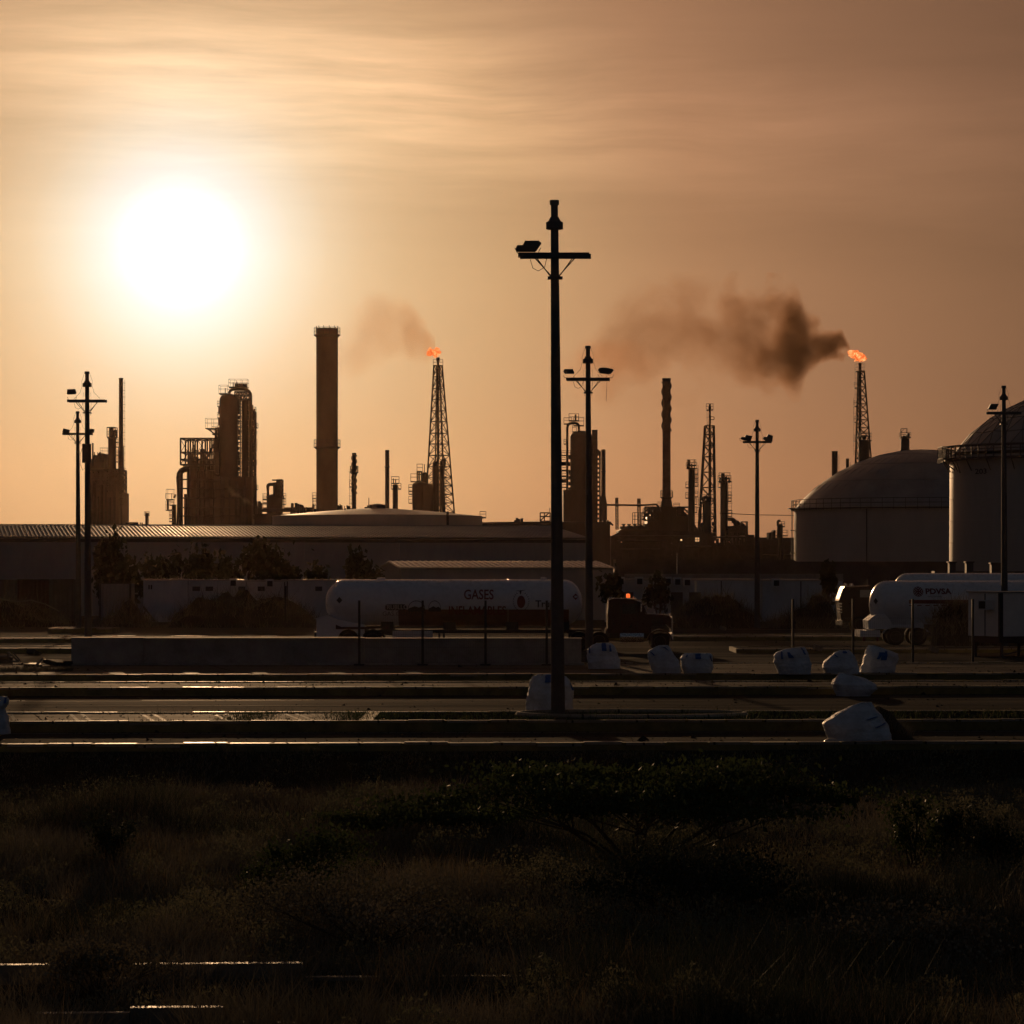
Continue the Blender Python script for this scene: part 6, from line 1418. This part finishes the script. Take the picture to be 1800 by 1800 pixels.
m = MB(); m.lathe(F.x(1060.7), 600, [(3.9*k, F.z(830)), (4.4*k, F.z(829.5)), (4.4*k, F.z(828)), (3.9*k, F.z(827.5))], 20, False); m.build('band', SS, t)
F = Fr(605); m = MB(); pip(m, F, [(1066, 887.5), (1128, 888.2), (1154, 886.5), (1159, 892), (1161, 900)], 1.7*F.k, 0, 10); m.build('pipe_bridge', SV, None, True, label='long horizontal duct running from the short brown chimney to the fired heater', cat='pipe')
for px, yt, w, l in ((1084.5, 875, 5.5, 'slender lattice mast under the left half of the long duct'), (1123.5, 876.5, 6.5, 'slender lattice mast under the right half of the long duct')):
    t = RT('lattice_mast', l, 'mast', F, px, 1); m = MB(); lattice(m, F, px, px+.6, w, w, [yt]+[yt+6*i for i in range(1, 9)]+[930], 1.5, .11, 4, True, .785); m.build('lattice', SS, t)
    m = MB(); m.box(F.x(px-1.4), F.x(px+1.2), 605.5, 607.5, F.z(yt+8), F.z(yt)); m.box(F.x(px-3), F.x(px+3), 605, 608, F.z(890.5), F.z(889.5)); m.build('head_box', SS, t)
m = MB(); F = Fr(590); frame(m, F, [1112, 1116, 1122, 1128, 1132], [901, 907, 913, 921], 0, 2, .05, False); m.build('scaffold', SS, label='thin scaffold around the foot of the right slender mast', cat='scaffold')

F = Fr(620); t = RT('chimney', 'tall dark chimney with spiral fins on a broad fired heater', 'chimney', F, 1171)
k = F.k; cx = F.x(1171.6)
m = MB(); m.lathe(cx, 620, [(11.2*k, F.z(893)), (10.6*k, F.z(889)), (7.5*k, F.z(873)), (7.2*k, F.z(850)), (7.1*k, F.z(840)), (7.1*k, F.z(757)), (7.3*k, F.z(669)), (7.7*k, F.z(668.5)), (7.7*k, F.z(665)), (6.2*k, F.z(665))], 32); m.build('shaft', M['steel'], t, True)
m = MB(); strakes(m, cx, 620, F.z(758), F.z(671), 7.2*k, .24, 1.45); m.build('spiral_fins', SS, t)
for py in (779, 843):
    m = MB(); m.ring(cx, 620, F.z(py), 7.35*k, .05, 24); m.build('flange', SS, t)
m = MB(); rdeck(m, F, 1171.6, 874, 7.5*k, 3.6*k, 0, 1.4); m.bar(F.p(1182.5, 874), F.p(1182.5, 864), .1); m.build('ring_platform', SS, t)
t = RT('fired_heater', 'broad stepped fired heater block under the tall dark chimney', 'heater', F, 1172)
m = MB(); m.prism([(F.x(1085), 0), (F.x(1222), 0), (F.x(1222), F.z(930)), (F.x(1208), F.z(909)), (F.x(1204), F.z(905)), (F.x(1190), F.z(892)), (F.x(1152), F.z(892)), (F.x(1145), F.z(900)), (F.x(1136), F.z(912)), (F.x(1134), F.z(924)), (F.x(1100), F.z(925)), (F.x(1085), F.z(934))], 612, 628); m.build('body', SV, t)
m = MB(); frame(m, F, [1130, 1136, 1141, 1146, 1152], [893, 899, 905, 909, 916], -9, 3, .2, True, 8); m.bar(F.p(1126, 915, -9), F.p(1147, 893, -9), .25); deck(m, F, 1126, 1150, 909, -9, 1, 2); deck(m, F, 1127, 1150, 904, -9, 1, 2); m.build('stair_frame', SS, t)
m = MB(); frame(m, F, [1186, 1193.5, 1196, 1207], [893, 907], -9, 3, .2, False); m.bar(F.p(1195, 893, -10), F.p(1208, 906, -10), .2); deck(m, F, 1185, 1209, 907, -9, 1, 3); deck(m, F, 1144, 1158, 893, -9, .7, 2); deck(m, F, 1180, 1190, 892, -9, .7, 2); m.bar(F.p(1152, 884, -8), F.p(1159, 884, -8), .08); m.bar(F.p(1159, 884, -8), F.p(1159, 893, -8), .08); m.build('side_frame', SS, t)
m = MB()
for i, px in enumerate((1092.5, 1102, 1111.5, 1121, 1130)):
    m.prism([(F.x(px-3.6), F.z(922.5)), (F.x(px+3.6), F.z(922.5)), (F.x(px+1.8), F.z(924.8)), (F.x(px+1.2), F.z(930)), (F.x(px-1.2), F.z(930)), (F.x(px-1.8), F.z(924.8))], 607, 610.6)
m.box(F.x(1086), F.x(1136), 606.5, 611, F.z(931), F.z(926.8)); m.build('cooler_fans', SS, t)
def column(F, a, b, top, label, dec, lad=None, seed=0, extra=(), base=0):
    t = RT('distillation_column', label, 'column', F, (a+b)/2); m = MB(); vessel(m, F, a, b, top, .35); m.build('vessel', SV, t, True)
    m = MB(); rnd = random.Random(seed)
    for l_, r2, py in dec: deck(m, F, l_, r2, py, rnd.uniform(-1, .4), 1.1, 2.4)
    if lad: ladder(m, F, *lad, -1.5, .7)
    for a0, b0, w in extra: m.bar(F.p(a0, b0), F.p(a0, top+3), w, 6)
    m.build('platforms', SS, t); return t
rnd = random.Random(77)
column(Fr(600), 1209.8, 1221, 822, 'slim column with a caged top, just left of the unlit lattice mast', [(1207.5, 1222.5, 818), (1206.5, 1224.5, 823), (1220, 1226, 833), (1220, 1226.5, 841), (1221, 1225, 847), (1220, 1226, 854), (1205, 1210, 857), (1205.5, 1210, 875), (1220, 1226, 873), (1220, 1224, 886), (1220, 1225, 900)], (1223.5, 818, 940), 3, [(1210.8, 808.5, .35), (1220.3, 807.5, .1), (1208.3, 816, .18), (1216, 815, .2)])
column(Fr(590), 1266, 1279.3, 846, 'column with a crowded railed top, just right of the unlit lattice mast', [(1261.5, 1284.5, 846), (1263.5, 1282.5, 841), (1262, 1267, 856), (1279, 1284, 875), (1279, 1284, 881), (1279, 1286, 907)], (1282, 846, 907), 4, [(1270.6, 832, .42), (1277, 837, .2), (1280.5, 837.5, .08), (1265.5, 839, .2), (1274, 838, .18), (1282.5, 840, .15)])
column(Fr(560), 1235, 1250.3, 878.5, 'stubby column in front of the unlit lattice mast', [(1229, 1236, 884), (1229, 1235, 889), (1233.5, 1251, 880)], None, 5, [(1238, 874, .25), (1243, 875, .22)])
F = Fr(560); t = RT('looping_pipes', 'pipes looping around the stubby column', 'pipework', F, 1243)
for pts_, r_ in (([(1235.5, 884), (1235.5, 874.5), (1243, 874.5), (1244, 880)], .3), ([(1233, 945), (1233, 921), (1235.5, 921)], .3), ([(1250, 921), (1254.5, 921), (1254.5, 940), (1250, 940)], .35)):
    m = MB(); pip(m, F, pts_, r_, -2); m.build('pipe', SS, t, True)
F = Fr(660); t = RT('flare_tower', 'unlit lattice mast with a slim pipe, between the two slim railed columns', 'flare tower', F, 1246, 0, 'lattice flare towers')
m = MB(); m.lathe(F.x(1247.8), 660, [(2.6*F.k, 0), (2.5*F.k, F.z(760)), (2.0*F.k, F.z(750)), (1.8*F.k, F.z(722)), (2.6*F.k, F.z(717)), (1.8*F.k, F.z(714)), (1.7*F.k, F.z(710.5)), (1.2*F.k, F.z(710))], 12); m.build('flare_pipe', SS, t, True)
rows = [748.5, 764, 783, 803, 830, 857, 881, 908, 932, 950]
m = MB(); lattice(m, F, 1247, 1242.5, 21.5, 42, rows, 0, .19, 4, True, .785); m.build('lattice', SS, t)
m = MB(); deck(m, F, 1241.5, 1253.5, 720, 0, 1.3, 1.5); ladder(m, F, 1244.5, 722, 790, -.6, .5)
for py in (735, 783, 808, 835, 867, 894): pip(m, F, [(1249.5, py-2.5), (1255.5, py-2.5), (1255.5, py+2.5), (1249.5, py+2.5)], .09, 0, 5)
m.build('ladder_landings', SS, t)
F = Fr(585); t = RT('pipe_manifold', 'stepped manifold of bent pipes right of the crowded railed column', 'pipework', F, 1297)
m = MB()
for i, (a, b, c_) in enumerate(((1282, 912.5, 1291), (1285, 913, 1291.5), (1290, 917, 1299), (1298, 921.5, 1309))): pip(m, F, [(a-4, b), (c_, b), (c_, 945)], .33, -1+i*.5)
m.build('bent_pipes', SS, t, True)
m = MB(); frame(m, F, [1280, 1286, 1293, 1300, 1306, 1311], [926.5, 933.5, 942, 950], 0, 5, .3, False, 9)
for py in (927, 934): m.box(F.x(1279), F.x(1311.5), 583, 587, F.z(py+2.4), F.z(py-.5))
frame(m, F, [1302, 1312.7], [917.5, 950], 0, 3, .14, False); clutter(m, F, 1300, 1313, 926, 950, 12, 81); clutter(m, F, 1280, 1298, 936, 950, 6, 82); m.build('steel_frame', SS, t)
F = Fr(540); t = RT('process_building', 'long dark refinery block with pipes and a slanting stair', 'building', F, 1240)
m = MB(); m.prism([(F.x(1074), 0), (F.x(1403), 0), (F.x(1403), F.z(945)), (F.x(1326), F.z(944.5)), (F.x(1326), F.z(940)), (F.x(1309), F.z(940)), (F.x(1309), F.z(952.5)), (F.x(1256), F.z(954)), (F.x(1256), F.z(938)), (F.x(1222), F.z(934)), (F.x(1150), F.z(932)), (F.x(1092), F.z(934)), (F.x(1080), F.z(940)), (F.x(1074), F.z(942))], 540, 552); m.build('wall', M['steel'], t)
m = MB()
for py, a, b in ((943, 1078, 1230), (951, 1084, 1170), (966, 1090, 1160), (961, 1205, 1250), (944.5, 1253, 1310), (976, 1340, 1400)): pip(m, F, [(a, py), (b, py)], .16, -1)
m.box(F.x(1256), F.x(1309), 539, 541, F.z(945.5), F.z(943.2)); clutter(m, F, 1256, 1309, 944, 956, 14, 91, -1)
m.bar(F.p(1275, 952, -2), F.p(1308, 984, -2), .35); m.bar(F.p(1280, 950, -2), F.p(1313, 982, -2), .12)
for i in range(26): px = 1080+i*12.4; m.bar(F.p(px, 948+(i*7) % 9, -1.2), F.p(px+((i*5) % 3-1)*2, 990, -1.2), .10)
frame(m, F, [1180, 1192, 1200], [955, 975, 990], -3, 3, .14, True, 4); m.build('pipework', SS, t)
m = MB()
for px, py in ((1223.5, 946.5), (1227.5, 946.5), (1223.5, 950.5), (1227.5, 950.5)): m.box(F.x(px-1.5), F.x(px+1.5), 539.7, 539.9, F.z(py+1.6), F.z(py-1.6))
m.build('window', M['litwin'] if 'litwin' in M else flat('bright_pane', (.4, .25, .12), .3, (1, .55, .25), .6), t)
m = MB(); m.lathe(F.x(1197), 539, [(.02, F.z(950.5)), (.22, F.z(949.5)), (.02, F.z(948))], 8); m.build('work_lamp', flat('work_lamp', (.8, .6, .4), .3, (1, .62, .32), 1.6), t)
m = MB(); m.lathe(F.x(1092), 539, [(.02, F.z(953.8)), (.17, F.z(953)), (.02, F.z(951.8))], 8); m.build('work_lamp', flat('work_lamp_dim', (.8, .6, .4), .3, (1, .55, .3), .7), t)
F = Fr(520); t = RT('distillation_column', 'tiny railed vessel between the lone light pole and the domed tank', 'column', F, 1372)
m = MB(); vessel(m, F, 1368, 1376, 921, .3); pip(m, F, [(1367.5, 945), (1367.5, 915.5), (1372, 915.5)], .22); m.build('vessel', SV, t, True)
m = MB(); deck(m, F, 1366, 1379, 925, 0, .8, 1.4); deck(m, F, 1364, 1384, 941, 0, .9, 2); clutter(m, F, 1349, 1364, 932, 946, 9, 95); m.bar(F.p(1356.5, 945), F.p(1356.5, 933), .06); m.bar(F.p(1374, 921), F.p(1374, 916), .05); m.build('platforms', SS, t)
# earth berm and low wall in front of the tanks
F = Fr(300); m = MB(); m.prism([(F.x(1080), 0), (F.x(1672), 0), (F.x(1672), F.z(987)), (F.x(1400), F.z(987)), (F.x(1395), F.z(984)), (F.x(1090), F.z(983)), (F.x(1080), F.z(984))], 300, 303); m.build('dike_wall', M['steel'], label='long low dark dike wall at the foot of the domed tank', cat='wall')
F = Fr(262); m = MB(); m.prism([(F.x(1660), 0), (F.x(1900), 0), (F.x(1900), F.z(1004)), (F.x(1660), F.z(1004))], 268, 270); m.build('dike_wall', M['steel'], label='dark dike wall at the foot of the tall tank by the right edge', cat='wall')
F = Fr(240); m = MB(); m.bar(F.p(1190, 1008), F.p(1190, 972), .03); m.build('mast', M['chrome'], label='hair-thin pale mast behind the cabin with air conditioners', cat='mast')
F = Fr(450); m = MB(); m.tube([F.p(1265, 902), F.p(1330, 905), F.p(1400, 906)], .05, 4); m.build('power_line', M['black'], label='faint power line running into the domed tank', cat='cable')

# ------------------------------------------------------------------ smoke and steam
def plume(name, label, Y, tip, length, rows_c, rows_r, rows_d, dens, col, box, seed=0, nscale=.10, thr=.42, soft=.28, depth=11, dirn=1, stretch=1.0, rate=1.0):
    """real volume: density follows a drifting, widening core and is torn by noise.  rows_*: (fraction along the plume, value in metres)"""
    F = Fr(Y); o_ = Vector(F.p(*tip)); x0, x1 = F.x(box[0]), F.x(box[2]); z0, z1 = F.z(box[3]), F.z(box[1])
    m = MB(); m.box(x0, x1, Y-depth, Y+depth, z0, z1)
    mm = bpy.data.materials.new(name); mm.use_nodes = True; t_ = mm.node_tree; t_.nodes.clear()
    oc = nd(t_, 'ShaderNodeTexCoord').outputs['Object']; sx = nd(t_, 'ShaderNodeSeparateXYZ'); t_.links.new(oc, sx.inputs[0])
    L = length*F.k; s_ = MA(t_, 'MULTIPLY', sx.outputs[0], -1.0/L, clamp=True)
    def curve(rows_): 
        lo = min(v_ for _, v_ in rows_); hi = max(v_ for _, v_ in rows_); rg = max(hi-lo, 1e-6)
        r_ = RAMP(t_, s_, [(a, (v_-lo)/rg) for a, v_ in rows_], 'B_SPLINE' if False else 'EASE')
        return MA(t_, 'ADD', MA(t_, 'MULTIPLY', r_, rg), lo)
    cz_, rr_, dd_ = curve(rows_c), curve(rows_r), curve(rows_d)
    off = MAPV(t_, oc, (1, 1, 1), (0, 0, 0), (seed*17.3, seed*5.1, 0))
    w1 = NOISE(t_, off, nscale*.8, 2, .5)
    w2 = NOISE(t_, MAPV(t_, off, (1, 1, 1), (0, 0, 0), (50, 0, 0)), nscale*.8, 2, .5)
    dz = MA(t_, 'SUBTRACT', MA(t_, 'ADD', sx.outputs[2], MA(t_, 'MULTIPLY', MA(t_, 'MULTIPLY', MA(t_, 'SUBTRACT', w1, .5), rr_), 1.3)), cz_)
    dy_ = MA(t_, 'ADD', sx.outputs[1], MA(t_, 'MULTIPLY', MA(t_, 'MULTIPLY', MA(t_, 'SUBTRACT', w2, .5), rr_), 1.0))
    d_ = MA(t_, 'SQRT', MA(t_, 'ADD', MA(t_, 'MULTIPLY', dz, dz), MA(t_, 'MULTIPLY', MA(t_, 'MULTIPLY', dy_, dy_), 1.8)))
    core = MA(t_, 'SUBTRACT', 1.0, MA(t_, 'DIVIDE', d_, rr_), clamp=True)
    n_ = NOISE(t_, off, nscale, 6, .60, .35)
    v_ = MA(t_, 'ADD', MA(t_, 'MULTIPLY', core, .95), MA(t_, 'MULTIPLY', MA(t_, 'SUBTRACT', n_, .5), 2.4))
    v_ = MA(t_, 'DIVIDE', MA(t_, 'SUBTRACT', v_, thr-.16), soft*3, clamp=True)
    v_ = MA(t_, 'MULTIPLY', v_, MA(t_, 'MULTIPLY', core, 3.0, clamp=True))
    # nothing upwind of the tip
    gate = MA(t_, 'LESS_THAN', sx.outputs[0], 0.0)
    v_ = MA(t_, 'MULTIPLY', MA(t_, 'MULTIPLY', v_, MA(t_, 'MULTIPLY', dd_, dens)), gate)
    pv = nd(t_, 'ShaderNodeVolumePrincipled'); pv.inputs['Color'].default_value = (*col, 1); pv.inputs['Anisotropy'].default_value = .4
    t_.links.new(v_, pv.inputs['Density'])
    oo = nd(t_, 'ShaderNodeOutputMaterial'); t_.links.new(pv.outputs[0], oo.inputs['Volume'])
    mm.cycles.volume_step_rate = rate if hasattr(mm, 'cycles') else 1
    ob = m.build(name, mm, loc=o_, label=label, cat='smoke', kind='stuff'); return ob
SC.cycles.volume_step_rate = .35; SC.cycles.volume_max_steps = 160
k = Fr(820).k
plume('black_smoke', 'brown black smoke drifting left from the bigger flame', 820, (1494, 612), 470,
      [(0, -2*k), (.04, 14*k), (.10, 20*k), (.2, 8*k), (.3, 24*k), (.42, 20*k), (.6, 26*k), (.8, 10*k), (1, -25*k)],
      [(0, 15*k), (.035, 38*k), (.10, 50*k), (.14, 70*k), (.2, 112*k), (.3, 122*k), (.42, 118*k), (.6, 125*k), (.8, 120*k), (1, 90*k)],
      [(0, 1.7), (.05, 1.8), (.09, 1.1), (.14, .50), (.2, .42), (.30, .34), (.38, .20), (.48, .12), (.7, .10), (.92, .06), (1, 0)],
      .60, (.50, .26, .14), (1005, 480, 1495, 740), 3, .095, .30, .24, 17, 1)
k = Fr(700).k
plume('thin_smoke', 'faint orange haze of smoke blowing from the small flame', 700, (765, 612), 190,
      [(0, 4*k), (.2, 24*k), (.5, 26*k), (.8, 5*k), (1, 0)], [(0, 26*k), (.1, 46*k), (.3, 62*k), (.5, 75*k), (.8, 80*k), (1, 60*k)], [(0, 2.2), (.15, 1.2), (.4, .6), (.7, .6), (.88, .3), (1, 0)],
      .11, (.85, .40, .12), (570, 500, 766, 700), 5, .08, .30, .32, 10, 1)
plume('thin_smoke', 'faint brown smoke hanging between the tallest pole and the finned chimney', 760, (1180, 640), 200,
      [(0, 0), (.5, -10*k), (1, -14*k)], [(0, 20*k), (.3, 60*k), (.6, 70*k), (1, 60*k)], [(0, .3), (.4, .9), (.7, 1.0), (.9, .4), (1, 0)],
      .09, (.75, .30, .10), (975, 540, 1181, 760), 9, .07, .30, .32, 10, 1)
k = Fr(560).k
plume('chimney_fume', 'faint brownish fume leaving the slim plain chimney', 560, (688, 780), 60,
      [(0, -1*k), (.3, 10*k), (1, 30*k)], [(0, 5*k), (.4, 14*k), (1, 20*k)], [(0, 1), (.6, .8), (.9, .2), (1, 0)], .045, (.6, .42, .25), (622, 725, 689, 795), 4, .25, .42, .3, 3, 1)
k = Fr(580).k
plume('steam', 'pale wisp of steam in front of the largest refinery unit', 580, (447, 888), 50,
      [(0, 0), (.3, 8*k), (.6, 18*k), (1, 30*k)], [(0, 4*k), (.3, 9*k), (.6, 14*k), (1, 13*k)], [(0, 1), (.7, .8), (1, 0)], .30, (.95, .9, .85), (396, 840, 448, 900), 6, .42, .46, .2, 2.2, 1)

# ------------------------------------------------------------------ haze
m = MB(); m.box(-1600, 1600, -40, 3100, -3, 110)
hz = bpy.data.materials.new('haze'); hz.use_nodes = True; t_ = hz.node_tree; t_.nodes.clear()
pv = nd(t_, 'ShaderNodeVolumePrincipled'); pv.inputs['Color'].default_value = (.92, .60, .37, 1); pv.inputs['Density'].default_value = 0.95e-5; pv.inputs['Anisotropy'].default_value = .84
oo = nd(t_, 'ShaderNodeOutputMaterial'); t_.links.new(pv.outputs[0], oo.inputs['Volume'])
m.build('haze', hz, label='thin warm haze filling the air of the whole plain', kind='stuff')
